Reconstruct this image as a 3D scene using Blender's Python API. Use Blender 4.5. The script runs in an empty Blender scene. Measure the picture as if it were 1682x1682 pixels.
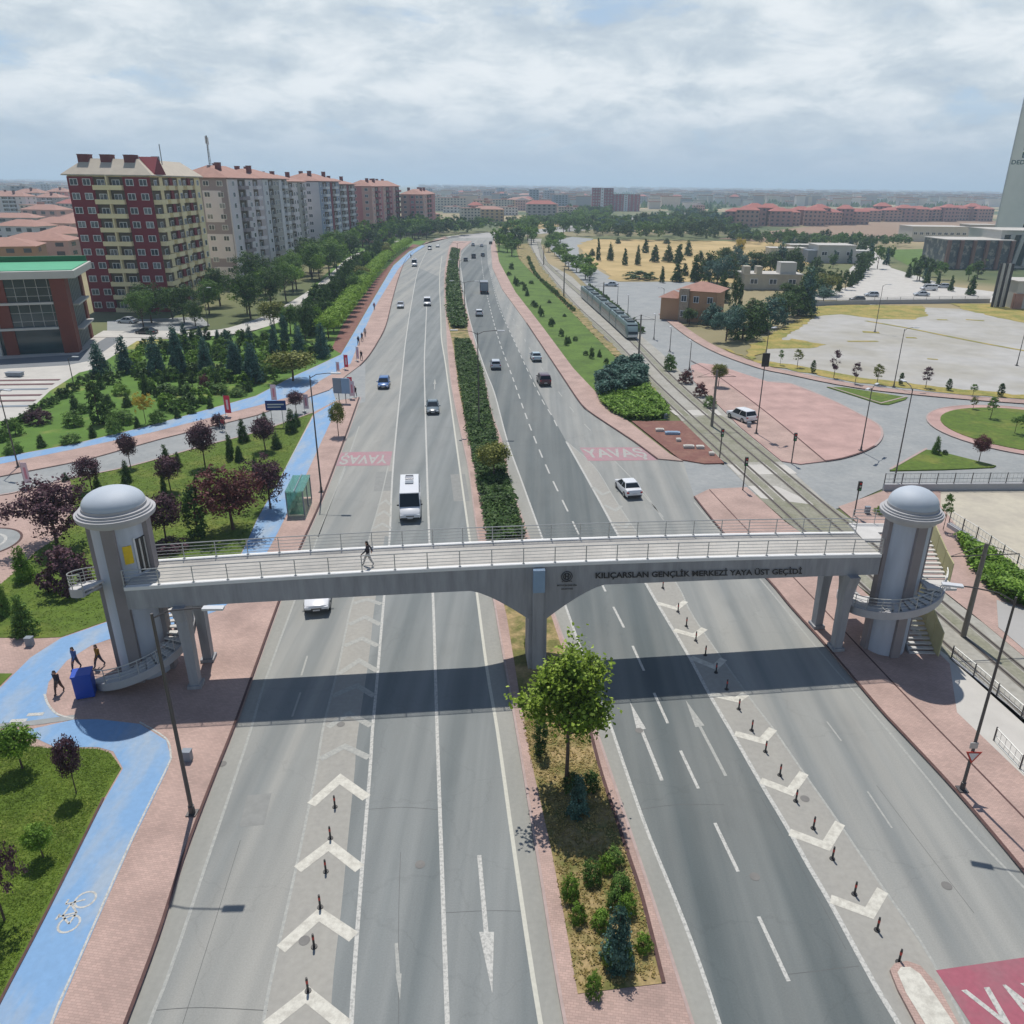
HAZE = 2.3e-4; SKYS = .09; SUNE = 3.8; EXPO = .1
import bpy, bmesh, math, random
from mathutils import Vector, Matrix, Quaternion
from mathutils.geometry import tessellate_polygon
random.seed(7)
PI = math.pi; R_ = math.radians
SC = bpy.context.scene
COL = SC.collection
# ---------------------------------------------------------------- survey of the place
# A calibrated view of the site: g() turns a point measured on the site survey (1682 px frame) into metres.
CH = 29.5; PITCH = R_(22.7); ROLL = R_(0.7); FOC = 1283.0; PCX = 880.0; PCY = 841.0
_R0 = Vector((1, 0, 0)); _U0 = Vector((0, math.sin(PITCH), math.cos(PITCH))); CF = Vector((0, math.cos(PITCH), -math.sin(PITCH)))
CR = _R0 * math.cos(ROLL) + _U0 * math.sin(ROLL); CU = _U0 * math.cos(ROLL) - _R0 * math.sin(ROLL)
CAM = Vector((0, 0, CH))
FR = {'O': (0, 0, 1), 'A': (0, 220, 4.0048), 'B': (280, 220, 3.8227), 'C': (640, 280, 4.0048), 'D': (940, 280, 4.0048),
      'E': (1262, 100, 4.0048), 'F': (1262, 480, 4.0048), 'G': (0, 560, 4.0048), 'H': (0, 780, 4.0048), 'I': (0, 1160, 3.2214),
      'J': (360, 600, 4.0048), 'K': (760, 860, 4.0048), 'L': (1262, 760, 4.0048), 'M': (780, 1200, 3.490), 'N': (1262, 1160, 3.2214),
      'Q': (1040, 640, 4.0048), 'R': (400, 960, 4.0048), 'S': (360, 1262, 4.0048), 'T': (960, 1000, 4.0048), 'U': (720, 560, 4.0048)}
def px(f, x, y):
    a, b, s = FR[f]; return (a + x / s, b + y / s)
def ray(x, y): return CF + CR * ((x - PCX) / FOC) - CU * ((y - PCY) / FOC)
def g(f, x, y, z=0.0):
    x, y = px(f, x, y); d = ray(x, y); k = (z - CH) / d.z
    return Vector((d.x * k, d.y * k, z))
def gp(f, pts, z=0.0): return [g(f, p[0], p[1], z) for p in pts]
def proj(p):
    q = Vector(p) - CAM; d = q.dot(CF); return (PCX + FOC * q.dot(CR) / d, PCY - FOC * q.dot(CU) / d)
def hof(b, ty):
    "height of a thing standing at ground point b whose top shows at survey row ty"
    lo, hi = 0.0, 90.0
    for _ in range(40):
        m = (lo + hi) / 2
        if proj((b.x, b.y, m))[1] > ty: lo = m
        else: hi = m
    return lo
def gy(f, x, y, a, b):
    "point where the sight line meets the upright plane Y=a+bX"
    x, y = px(f, x, y); d = ray(x, y); k = a / (d.y - b * d.x)
    return CAM + d * k
# ---------------------------------------------------------------- materials
def lin(c):
    c /= 255.0; return c / 12.92 if c <= .04045 else ((c + .055) / 1.055) ** 2.4
def S(r, gg, b, k=1.25): return (lin(r) / k, lin(gg) / k, lin(b) / k)
MATS = {}
def nodes(name):
    m = bpy.data.materials.new(name); m.use_nodes = True
    nt = m.node_tree; return m, nt, nt.nodes, nt.links, nt.nodes['Principled BSDF']
def mat(name, col, rough=.8, metal=0, var=.12, scale=1.5, bump=0.0, bscale=30, stretch=None, rot=0, col2=None, thr=None, det=5, emit=None, coat=0, obj=False):
    if name in MATS: return MATS[name]
    m, nt, N, L, bs = nodes(name)
    bs.inputs['Roughness'].default_value = rough; bs.inputs['Metallic'].default_value = metal
    bs.inputs['Coat Weight'].default_value = coat
    bs.inputs['Base Color'].default_value = (*col, 1)
    if var > 0 or col2:
        if obj:
            tc = N.new('ShaderNodeTexCoord'); src = tc.outputs['Object']
        else:
            tc = N.new('ShaderNodeNewGeometry'); src = tc.outputs['Position']
        mp = N.new('ShaderNodeMapping'); L.new(src, mp.inputs[0]); mp.inputs['Rotation'].default_value = (0, 0, rot)
        if stretch: mp.inputs['Scale'].default_value = stretch
        no = N.new('ShaderNodeTexNoise'); no.inputs['Scale'].default_value = scale; no.inputs['Detail'].default_value = det
        no.inputs['Roughness'].default_value = .62
        L.new(mp.outputs[0], no.inputs['Vector'])
        rp = N.new('ShaderNodeValToRGB'); L.new(no.outputs['Fac'], rp.inputs[0])
        a, b = thr or (.3, .7)
        rp.color_ramp.elements[0].position = a; rp.color_ramp.elements[1].position = b
        if col2: c1, c2 = col, col2
        else: c1 = tuple(max(0, c * (1 - var)) for c in col); c2 = tuple(min(1, c * (1 + var)) for c in col)
        rp.color_ramp.elements[0].color = (*c1, 1); rp.color_ramp.elements[1].color = (*c2, 1)
        L.new(rp.outputs[0], bs.inputs['Base Color'])
        if col2 and var > 0:
            n2 = N.new('ShaderNodeTexNoise'); n2.inputs['Scale'].default_value = scale * 7; n2.inputs['Detail'].default_value = 6
            L.new(src, n2.inputs['Vector'])
            mr = N.new('ShaderNodeMapRange'); L.new(n2.outputs['Fac'], mr.inputs[0]); mr.inputs[1].default_value = .25; mr.inputs[2].default_value = .75
            mr.inputs[3].default_value = 1 - var; mr.inputs[4].default_value = 1 + var
            mx = N.new('ShaderNodeVectorMath'); mx.operation = 'SCALE'; L.new(rp.outputs[0], mx.inputs[0]); L.new(mr.outputs[0], mx.inputs['Scale'])
            L.new(mx.outputs[0], bs.inputs['Base Color'])
        if bump:
            n3 = N.new('ShaderNodeTexNoise'); n3.inputs['Scale'].default_value = bscale; n3.inputs['Detail'].default_value = 6; L.new(src, n3.inputs['Vector'])
            bp = N.new('ShaderNodeBump'); bp.inputs['Strength'].default_value = bump; bp.inputs['Distance'].default_value = .05
            L.new(n3.outputs['Fac'], bp.inputs['Height']); L.new(bp.outputs[0], bs.inputs['Normal'])
    if emit:
        bs.inputs['Emission Color'].default_value = (*emit, 1); bs.inputs['Emission Strength'].default_value = 1
    MATS[name] = m; return m
def asphalt(name, base, dark, patch):
    "worn asphalt: wheel tracks along the road, pale dust, patches, fine grain"
    m, nt, N, L, bs = nodes(name); bs.inputs['Roughness'].default_value = .82
    ge = N.new('ShaderNodeNewGeometry')
    def noise(sc, stretch=None, rot=0, det=5, vec=None):
        mp = N.new('ShaderNodeMapping'); L.new(ge.outputs['Position'], mp.inputs[0]); mp.inputs['Rotation'].default_value = (0, 0, rot)
        if stretch: mp.inputs['Scale'].default_value = stretch
        n = N.new('ShaderNodeTexNoise'); n.inputs['Scale'].default_value = sc; n.inputs['Detail'].default_value = det; L.new(mp.outputs[0], n.inputs['Vector'])
        return n
    n1 = noise(1.0, (.62, .008, 1), -.148, 3); r1 = N.new('ShaderNodeValToRGB'); L.new(n1.outputs['Fac'], r1.inputs[0])
    r1.color_ramp.elements[0].position = .34; r1.color_ramp.elements[1].position = .64
    r1.color_ramp.elements[0].color = (*dark, 1); r1.color_ramp.elements[1].color = (*base, 1)
    n2 = noise(.09, (1, .3, 1), -.148, 6); r2 = N.new('ShaderNodeValToRGB'); L.new(n2.outputs['Fac'], r2.inputs[0])
    r2.color_ramp.elements[0].position = .5; r2.color_ramp.elements[1].position = .72
    r2.color_ramp.elements[0].color = (0, 0, 0, 1); r2.color_ramp.elements[1].color = (.7, .7, .7, 1)
    mx = N.new('ShaderNodeMix'); mx.data_type = 'RGBA'; L.new(r2.outputs[0], mx.inputs[0]); L.new(r1.outputs[0], mx.inputs[6]); mx.inputs[7].default_value = (*patch, 1)
    vo = N.new('ShaderNodeTexVoronoi'); vo.feature = 'DISTANCE_TO_EDGE'; vo.inputs['Scale'].default_value = .14; dn = noise(.8, None, 0, 6)
    dv = N.new('ShaderNodeVectorMath'); dv.operation = 'MULTIPLY_ADD'; L.new(dn.outputs['Color'], dv.inputs[0]); dv.inputs[1].default_value = (2.2, 2.2, 0); L.new(ge.outputs['Position'], dv.inputs[2]); L.new(dv.outputs[0], vo.inputs['Vector'])
    ck = N.new('ShaderNodeMapRange'); L.new(vo.outputs['Distance'], ck.inputs[0]); ck.inputs[1].default_value = .002; ck.inputs[2].default_value = .0075; ck.inputs[3].default_value = .93; ck.inputs[4].default_value = 1
    sn = noise(.33, (1, .6, 1), -.148, 7); sr = N.new('ShaderNodeMapRange'); L.new(sn.outputs['Fac'], sr.inputs[0]); sr.inputs[1].default_value = .58; sr.inputs[2].default_value = .74; sr.inputs[3].default_value = 1; sr.inputs[4].default_value = .90
    mk_ = N.new('ShaderNodeMath'); mk_.operation = 'MULTIPLY'; L.new(ck.outputs[0], mk_.inputs[0]); L.new(sr.outputs[0], mk_.inputs[1])
    n3 = noise(14, None, 0, 8); n4 = noise(1.1, (1, .12, 1), -.148, 8)
    ad = N.new('ShaderNodeMath'); L.new(n3.outputs['Fac'], ad.inputs[0]); L.new(n4.outputs['Fac'], ad.inputs[1])
    mr = N.new('ShaderNodeMapRange'); L.new(ad.outputs[0], mr.inputs[0]); mr.inputs[1].default_value = .65; mr.inputs[2].default_value = 1.35; mr.inputs[3].default_value = .88; mr.inputs[4].default_value = 1.12
    sc = N.new('ShaderNodeVectorMath'); sc.operation = 'SCALE'; L.new(mx.outputs[2], sc.inputs[0]); L.new(mr.outputs[0], sc.inputs['Scale'])
    s2 = N.new('ShaderNodeVectorMath'); s2.operation = 'SCALE'; L.new(sc.outputs[0], s2.inputs[0]); L.new(mk_.outputs[0], s2.inputs['Scale'])
    L.new(s2.outputs[0], bs.inputs['Base Color']); MATS[name] = m; return m
def paving(name, c1, c2, mortar, w=.2, h=.1, rot=0.0, sat_var=.5):
    m, nt, N, L, bs = nodes(name); bs.inputs['Roughness'].default_value = .85
    ge = N.new('ShaderNodeNewGeometry'); mp = N.new('ShaderNodeMapping'); L.new(ge.outputs['Position'], mp.inputs[0]); mp.inputs['Rotation'].default_value = (0, 0, rot)
    bt = N.new('ShaderNodeTexBrick'); L.new(mp.outputs[0], bt.inputs['Vector']); bt.inputs['Scale'].default_value = 1
    bt.inputs['Brick Width'].default_value = w; bt.inputs['Row Height'].default_value = h; bt.inputs['Mortar Size'].default_value = .008
    bt.inputs['Color1'].default_value = (*c1, 1); bt.inputs['Color2'].default_value = (*c2, 1); bt.inputs['Mortar'].default_value = (*mortar, 1)
    no = N.new('ShaderNodeTexNoise'); no.inputs['Scale'].default_value = .35; no.inputs['Detail'].default_value = 7; L.new(ge.outputs['Position'], no.inputs['Vector'])
    mr = N.new('ShaderNodeMapRange'); L.new(no.outputs['Fac'], mr.inputs[0]); mr.inputs[1].default_value = .3; mr.inputs[2].default_value = .7; mr.inputs[3].default_value = .8; mr.inputs[4].default_value = 1.12
    sc = N.new('ShaderNodeVectorMath'); sc.operation = 'SCALE'; L.new(bt.outputs[0], sc.inputs[0]); L.new(mr.outputs[0], sc.inputs['Scale'])
    L.new(sc.outputs[0], bs.inputs['Base Color']); MATS[name] = m; return m
def foliage(name, c1, c2, c3, scale=1.2):
    if name in MATS: return MATS[name]
    m, nt, N, L, bs = nodes(name); bs.inputs['Roughness'].default_value = .6; bs.inputs['Specular IOR Level'].default_value = .25
    ge = N.new('ShaderNodeNewGeometry'); no = N.new('ShaderNodeTexNoise'); no.inputs['Scale'].default_value = scale; no.inputs['Detail'].default_value = 4
    L.new(ge.outputs['Position'], no.inputs['Vector'])
    ad = N.new('ShaderNodeMath'); ad.operation = 'MULTIPLY_ADD'; L.new(ge.outputs['Random Per Island'], ad.inputs[0]); ad.inputs[1].default_value = .35; L.new(no.outputs['Fac'], ad.inputs[2])
    rp = N.new('ShaderNodeValToRGB'); L.new(ad.outputs[0], rp.inputs[0]); e = rp.color_ramp.elements
    e[0].position = .36; e[0].color = (*c1, 1); e[1].position = .95; e[1].color = (*c3, 1); k = e.new(.68); k.color = (*c2, 1)
    L.new(rp.outputs[0], bs.inputs['Base Color'])
    tr = N.new('ShaderNodeBsdfTranslucent'); L.new(rp.outputs[0], tr.inputs[0]); mx = N.new('ShaderNodeMixShader'); mx.inputs[0].default_value = .22
    L.new(bs.outputs[0], mx.inputs[1]); L.new(tr.outputs[0], mx.inputs[2]); L.new(mx.outputs[0], N['Material Output'].inputs['Surface'])
    MATS[name] = m; return m
# ---------------------------------------------------------------- objects, tags
LABELS = {}
def tag(o, label, cat, group=None, kind=None):
    o['label'] = label; o['category'] = cat
    if group: o['group'] = group
    if kind: o['kind'] = kind
    LABELS.setdefault(label, []).append(o.name); return o
def struct(o): o['kind'] = 'structure'; return o
def empty(name, loc=(0, 0, 0), rz=0, parent=None):
    o = bpy.data.objects.new(name, None); COL.objects.link(o); o.location = loc; o.rotation_euler = (0, 0, rz); o.empty_display_size = .3
    if parent: o.parent = parent
    return o
def link(name, me, parent=None, loc=None, rz=0):
    o = bpy.data.objects.new(name, me); COL.objects.link(o)
    if parent: o.parent = parent
    if loc is not None: o.location = loc
    if rz: o.rotation_euler = (0, 0, rz)
    return o
def copy_tree(o, parent=None):
    c = o.copy(); COL.objects.link(c); c.parent = parent
    for ch in list(o.children): copy_tree(ch, c)
    return c
ORD = ['first','second','third','fourth','fifth','sixth','seventh','eighth','ninth','tenth','eleventh','twelfth','thirteenth','fourteenth','fifteenth','sixteenth','seventeenth','eighteenth','nineteenth','twentieth',
 'twenty-first','twenty-second','twenty-third','twenty-fourth','twenty-fifth','twenty-sixth','twenty-seventh','twenty-eighth','twenty-ninth','thirtieth','thirty-first','thirty-second','thirty-third','thirty-fourth','thirty-fifth','thirty-sixth','thirty-seventh','thirty-eighth','thirty-ninth','fortieth']
def cap(s): return s
class MB:
    "collects shapes into one mesh"
    def __init__(s): s.v = []; s.f = []; s.m = []; s.cur = 0; s.T = None
    def mat(s, i): s.cur = i; return s
    def add(s, vs, fs):
        n = len(s.v)
        if s.T is not None: vs = [s.T @ Vector(v) for v in vs]
        s.v += [tuple(v) for v in vs]; s.f += [tuple(i + n for i in f) for f in fs]; s.m += [s.cur] * len(fs); return s
    def box(s, c, d, rz=0, tilt=None):
        x, y, z = d[0] / 2, d[1] / 2, d[2] / 2
        vs = [Vector((a, b, e)) for a in (-x, x) for b in (-y, y) for e in (-z, z)]
        M = Matrix.Rotation(rz, 3, 'Z')
        if tilt: M = M @ Matrix.Rotation(tilt, 3, 'X')
        c = Vector(c); vs = [M @ v + c for v in vs]
        return s.add(vs, [(0, 1, 3, 2), (4, 6, 7, 5), (0, 4, 5, 1), (2, 3, 7, 6), (0, 2, 6, 4), (1, 5, 7, 3)])
    def quad(s, a, b, c, d): return s.add([a, b, c, d], [(0, 1, 2, 3)])
    def prism(s, poly, z0, z1, bottom=False):
        P = [Vector((p[0], p[1])) for p in poly]
        A = sum(P[i].x * P[(i + 1) % len(P)].y - P[(i + 1) % len(P)].x * P[i].y for i in range(len(P)))
        if A < 0: P.reverse()
        n = len(P); tr = tessellate_polygon([[Vector((p.x, p.y, 0)) for p in P]])
        vs = [(p.x, p.y, z1) for p in P]; fs = []
        for t in tr:
            a, b, c = (P[i] for i in t)
            fs.append(t if (b - a).cross(c - a) > 0 else (t[0], t[2], t[1]))
        if z0 is not None:
            vs += [(p.x, p.y, z0) for p in P]
            fs += [(i + n, (i + 1) % n + n, (i + 1) % n, i) for i in range(n)]
            if bottom: fs += [tuple(j + n for j in reversed(f)) for f in fs[:len(tr)]]
        return s.add(vs, fs)
    def tube(s, pts, r, n=8, caps=True):
        P = [Vector(p) for p in pts]; rr = r if isinstance(r, (list, tuple)) else [r] * len(P); vs = []; fs = []
        u = None
        for i, p in enumerate(P):
            t = (P[min(i + 1, len(P) - 1)] - P[max(i - 1, 0)]).normalized()
            if u is None: u = t.orthogonal().normalized()
            u = (u - t * u.dot(t))
            u = u.normalized() if u.length > 1e-6 else t.orthogonal().normalized()
            w = t.cross(u)
            vs += [p + (u * math.cos(2 * PI * k / n) + w * math.sin(2 * PI * k / n)) * rr[i] for k in range(n)]
        for i in range(len(P) - 1):
            for k in range(n):
                k2 = (k + 1) % n; fs.append((i * n + k, i * n + k2, (i + 1) * n + k2, (i + 1) * n + k))
        if caps: fs.append(tuple(reversed(range(n)))); fs.append(tuple(range((len(P) - 1) * n, len(P) * n)))
        return s.add(vs, fs)
    def lathe(s, prof, c=(0, 0, 0), n=32):
        c = Vector(c); vs = []; fs = []
        for r, z in prof: vs += [c + Vector((r * math.cos(2 * PI * k / n), r * math.sin(2 * PI * k / n), z)) for k in range(n)]
        for i in range(len(prof) - 1):
            for k in range(n):
                k2 = (k + 1) % n; fs.append((i * n + k, i * n + k2, (i + 1) * n + k2, (i + 1) * n + k))
        return s.add(vs, fs)
    def loft(s, rings, caps=True):
        n = len(rings[0]); vs = [p for r in rings for p in r]; fs = []
        for i in range(len(rings) - 1):
            for k in range(n):
                k2 = (k + 1) % n; fs.append((i * n + k, i * n + k2, (i + 1) * n + k2, (i + 1) * n + k))
        if caps: fs.append(tuple(reversed(range(n)))); fs.append(tuple(range((len(rings) - 1) * n, len(rings) * n)))
        return s.add(vs, fs)
    def ribbon(s, line, w, z, off=0.0):
        "flat band of width w along a ground polyline"
        P = [Vector((p[0], p[1])) for p in line]; vs = []; fs = []
        for i, p in enumerate(P):
            a = (P[i] - P[i - 1]).normalized() if i else (P[1] - P[0]).normalized()
            b = (P[i + 1] - P[i]).normalized() if i < len(P) - 1 else a
            t = (a + b).normalized(); nn = Vector((-t.y, t.x)); k = 1 / max(.5, a.dot(t))
            l, r = p + nn * (off + w / 2) * k, p + nn * (off - w / 2) * k
            vs += [(l.x, l.y, z), (r.x, r.y, z)]
        for i in range(len(P) - 1): fs.append((2 * i, 2 * i + 1, 2 * i + 3, 2 * i + 2))
        return s.add(vs, fs)
    def me(s, name, mats, smooth=False, bevel=0):
        me = bpy.data.meshes.new(name); me.from_pydata(s.v, [], s.f)
        for m in (mats if isinstance(mats, (list, tuple)) else [mats]): me.materials.append(m)
        me.polygons.foreach_set('material_index', s.m)
        if bevel:
            b = bmesh.new(); b.from_mesh(me); bmesh.ops.remove_doubles(b, verts=b.verts, dist=1e-4)
            bmesh.ops.bevel(b, geom=[e for e in b.edges if len(e.link_faces) == 2 and e.calc_face_angle(0) > .5], offset=bevel, segments=2, affect='EDGES', profile=.6, clamp_overlap=True)
            b.to_mesh(me); b.free()
        if smooth:
            me.polygons.foreach_set('use_smooth', [True] * len(me.polygons))
            me.set_sharp_from_angle(angle=R_(35))
        me.update(); return me
    def obj(s, name, mats, parent=None, smooth=False, bevel=0, loc=None, rz=0): return link(name, s.me(name, mats, smooth, bevel), parent, loc, rz)
def smooth_line(P, step=None, sub=4):
    "Catmull-Rom through ground points"
    P = [Vector((p[0], p[1])) for p in P]; out = []
    for i in range(len(P) - 1):
        a, b, c, d = P[max(i - 1, 0)], P[i], P[i + 1], P[min(i + 2, len(P) - 1)]
        for k in range(sub):
            t = k / sub
            out.append(.5 * (2 * b + (c - a) * t + (2 * a - 5 * b + 4 * c - d) * t * t + (3 * b - a - 3 * c + d) * t ** 3))
    out.append(P[-1]); return out
def walk(line, step, start=0.0, end=1e9):
    "points and directions each step metres along a line"
    L = [Vector((p[0], p[1])) for p in line]; out = []; s = 0; nxt = start
    for i in range(len(L) - 1):
        d = (L[i + 1] - L[i]).length
        while nxt <= s + d and nxt <= end:
            if d > 0: out.append((L[i].lerp(L[i + 1], (nxt - s) / d), (L[i + 1] - L[i]).normalized()))
            nxt += step
        s += d
    return out
def dashes(mb, line, w, z, dash, period, start=0.0, end=1e9):
    for (a, ta), (b, tb) in zip(walk(line, period, start, end), walk(line, period, start + dash, end + dash)): mb.ribbon([a, b], w, z)
def text_mesh(s, size=1.0, bold=0.0, ext=0.0):
    cu = bpy.data.curves.new('t', 'FONT'); cu.body = s; cu.size = size; cu.offset = bold; cu.extrude = ext; cu.resolution_u = 3
    o = bpy.data.objects.new('t', cu); COL.objects.link(o); dg = bpy.context.evaluated_depsgraph_get()
    me = bpy.data.meshes.new_from_object(o.evaluated_get(dg)); bpy.data.objects.remove(o); bpy.data.curves.remove(cu)
    xs = [v.co.x for v in me.vertices]; ys = [v.co.y for v in me.vertices]
    x0, x1, y0, y1 = min(xs), max(xs), min(ys), max(ys)
    for v in me.vertices: v.co.x = (v.co.x - x0) / (x1 - x0); v.co.y = (v.co.y - y0) / (y1 - y0)
    return me        # x,y in 0..1
# ---------------------------------------------------------------- ground materials
M_asph = asphalt('asphalt', S(163, 163, 157), S(136, 140, 138), S(170, 168, 160))
M_asph2 = mat('side_asphalt', S(152, 156, 156), .85, var=.1, scale=.25, col2=S(168, 170, 168), thr=(.35, .7))
M_gore = mat('gore_asphalt', S(164, 162, 155), .85, col2=S(174, 171, 162), var=.08, scale=.5, stretch=(1, .3, 1), thr=(.3, .7))
M_mark = mat('road_paint', S(206, 205, 198), .7, var=.1, scale=7, col2=S(168, 168, 163), thr=(.46, .62))
M_cream = mat('chevron_paint', S(222, 219, 206), .7, col2=S(194, 190, 178), var=.08, scale=3, thr=(.4, .65))
M_worn = mat('worn_paint', S(188, 188, 180), .8, col2=S(166, 167, 162), var=.1, scale=6, thr=(.35, .6))
M_yel = mat('edge_paint', S(206, 204, 190), .7, var=.08, scale=5)
M_redp = mat('red_road_paint', S(170, 92, 108), .75, col2=S(158, 108, 116), var=.1, scale=.6, thr=(.4, .75))
M_redf = mat('faded_red_road_paint', S(180, 135, 142), .8, col2=S(165, 150, 150), var=.08, scale=.5, thr=(.4, .75))
M_pink = paving('red_pavers', S(201, 171, 159), S(184, 158, 147), S(168, 142, 132), .22, .11, .13)
M_pink2 = paving('bright_pavers', S(203, 167, 158), S(194, 160, 151), S(180, 148, 140), .22, .11, .5)
M_kerb = mat('kerb_stone', S(186, 165, 158), .85, var=.12, scale=3)
M_kerbd = mat('dark_kerb_stone', S(98, 72, 68), .9, var=.2, scale=2)
M_soil = mat('dry_grass_soil', S(178, 154, 110), .95, col2=S(116, 116, 62), var=.25, scale=.7, thr=(.38, .6), bump=.5, bscale=9)
M_lawn = mat('lawn', S(92, 116, 32), .95, col2=S(126, 132, 54), var=.26, scale=.22, thr=(.5, .72), bump=.8, bscale=14)
M_lawn2 = mat('garden_lawn', S(92, 128, 44), .95, col2=S(178, 166, 96), var=.16, scale=.055, thr=(.56, .7), bump=.6, bscale=5)
M_lawn3 = mat('bright_lawn', S(98, 128, 46), .95, col2=S(80, 106, 38), var=.16, scale=.2, thr=(.4, .65), bump=.6, bscale=6)
M_blue = mat('blue_cycle_coating', S(128, 170, 212), .75, col2=S(162, 180, 198), var=.07, scale=.55, stretch=(1, .35, 1), rot=.5, thr=(.43, .66))
M_conc = mat('pale_concrete', S(206, 202, 194), .9, var=.1, scale=.3)
M_conc2 = mat('grey_concrete', S(182, 180, 176), .9, var=.1, scale=.12)
M_lot = mat('lot_concrete', S(190, 188, 183), .92, col2=S(170, 165, 150), var=.1, scale=.045, thr=(.4, .7))
M_bed = mat('track_bed', S(180, 177, 168), .95, col2=S(166, 163, 152), var=.14, scale=.35, thr=(.4, .62))
M_bed2 = mat('weedy_track_bed', S(156, 154, 138), .95, col2=S(138, 138, 116), var=.18, scale=.5, thr=(.4, .65))
M_rail = mat('rail_steel', S(70, 62, 58), .5, .6, var=.15, scale=2)
M_tan = mat('tan_field', S(205, 178, 124), .95, col2=S(172, 150, 96), var=.12, scale=.03, thr=(.4, .65))
M_brown = mat('brown_bed', S(134, 92, 82), .95, col2=S(150, 112, 96), var=.15, scale=.5, thr=(.45, .7))
M_brownf = mat('ploughed_field', S(168, 142, 116), .95, col2=S(150, 124, 104), var=.08, scale=.01, stretch=(.3, 1, 1))
M_weed = mat('yellow_weeds', S(178, 158, 88), .95, col2=S(136, 138, 64), var=.25, scale=.25, thr=(.4, .62))
M_sand = mat('beige_paving', S(206, 198, 178), .9, col2=S(190, 182, 166), var=.06, scale=.25, thr=(.4, .62))

def far_ground_mat():
    m, nt, N, L, bs = nodes('plain_ground'); bs.inputs['Roughness'].default_value = .95
    ge = N.new('ShaderNodeNewGeometry')
    n = N.new('ShaderNodeTexNoise'); n.inputs['Scale'].default_value = .0045; n.inputs['Detail'].default_value = 9; L.new(ge.outputs['Position'], n.inputs['Vector'])
    r = N.new('ShaderNodeValToRGB'); L.new(n.outputs['Fac'], r.inputs[0]); e = r.color_ramp.elements
    e[0].position = .38; e[0].color = (*S(70, 90, 50), 1); e[1].position = .62; e[1].color = (*S(190, 168, 128), 1)
    for p, c in ((.46, S(112, 118, 74)), (.52, S(150, 140, 104))): k = e.new(p); k.color = (*c, 1)
    L.new(r.outputs[0], bs.inputs['Base Color']); return m
# ---------------------------------------------------------------- ground sheets
def rough_edge(P, amp, step=1.6):
    r = random.Random(len(P) * 7 + int(P[0].x)); out = []
    for i, a in enumerate(P):
        b = P[(i + 1) % len(P)]; n = max(1, min(60, int((b - a).length / step))); d = (b - a).normalized() if (b - a).length else Vector((1, 0, 0)); q = Vector((-d.y, d.x, 0))
        for k in range(n): out.append(a.lerp(b, k / n) + (q * r.gauss(0, amp) if k else q * 0))
    return out
def sheet(name, f, pts, z, m, z0=None, cat=None):
    P = gp(f, pts, z)
    if name in ('weed_patch', 'dry_strip', 'dry_verge'): P = rough_edge(P, .35)
    if name == 'field': P = rough_edge(P, 1.2, 8)
    mb = MB(); mb.prism(P, z0 if z0 is None else z0, z)
    return struct(mb.obj(name, m))
RING = 34000
gm = MB(); n = 96
rs = [0.0, 150, 600, 2500, 9000, RING]
vs = [(0, 0, -.06)]; fs = []
for r in rs[1:]: vs += [(r * math.cos(2 * PI * k / n), r * math.sin(2 * PI * k / n), -.06) for k in range(n)]
for k in range(n): fs.append((0, 1 + k, 1 + (k + 1) % n))
for j in range(len(rs) - 2):
    for k in range(n):
        a, b = 1 + j * n, 1 + (j + 1) * n; fs.append((a + k, b + k, b + (k + 1) % n, a + (k + 1) % n))
gm.add(vs, fs); struct(gm.obj('ground', far_ground_mat()))

LK = [(120,1900),(205,1682),(258,1540),(300,1410),(345,1290),(383,1195),(412,1115),(457,990),(490,905),(530,815),(565,722),(590,652)]
LK2 = [(591,600),(605,585),(620,562),(634,534),(645,490),(655,455),(667,425),(683,408),(700,398),(737,391)]
RKa = [(812,390),(806,405),(809,440),(825,475),(865,530),(917,608),(952,660),(970,677),(1015,707),(1045,727),(1080,753)]
RKb = [(1140,815),(1187,873),(1262,952),(1299,996),(1357,1060),(1442,1160),(1479,1200),(1572,1300),(1682,1430),(1850,1640),(2060,1900)]
sheet('road', 'O', LK + LK2 + RKa + [(1122,757)] + RKb, 0.0, M_asph)
fr = MB(); fr.ribbon(smooth_line(gp('O', [(757,394),(785,388.5),(830,384),(890,379.5),(945,375),(1000,367),(1060,357),(1135,350)])), 34, -.004); struct(fr.obj('far_road', M_conc2))
sheet('side_street', 'O', [(-400,800),(0,745),(420,645),(560,600),(600,590),(600,660),(552,672),(515,690),(420,716),(0,830),(-400,930)], .004, M_asph2)
sheet('service_road', 'O', [(1062,742),(1122,757),(1140,815),(1165,806),(1232,806),(1290,850),(1377,835),(1449,803),(1460,800),(1900,790),(1900,670),(1682,656),(1562,646),(1412,628),(1290,606),
  (1250,602),(1180,572),(1100,524),(1084,512),(1090,500),(1172,478),(1172,463),(1015,463),(975,439),(952,424),(950,408),(975,392),(940,389),(908,396),(903,408),(925,430),(950,455),(985,490),(1015,530),(1060,585),(1120,640),(1180,700),(1190,764)], .004, M_asph2)
sheet('pavement', 'O', LK + [(552,658),(515,677),(420,710),(335,732),(217,765),(115,786),(32,807),(0,813),(-250,870),(-700,1100),(-900,1900)], .13, M_pink, -.05)
sheet('pavement', 'O', LK2 + [(730,388),(693,402),(672,413),(646,436),(615,488),(583,543),(560,582),(515,603),(479,619),(420,650),(245,699),(120,729),(0,751),(-250,800),(-250,850),(0,782),(140,755),(265,720),(420,682),(541,640),(568,617)], .13, M_pink, -.05)
BLU = [(693,402),(672,413),(646,436),(615,488),(583,543),(560,582),(515,603),(479,619),(420,650),(245,699),(120,729),(0,751),(-250,800)]
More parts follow.
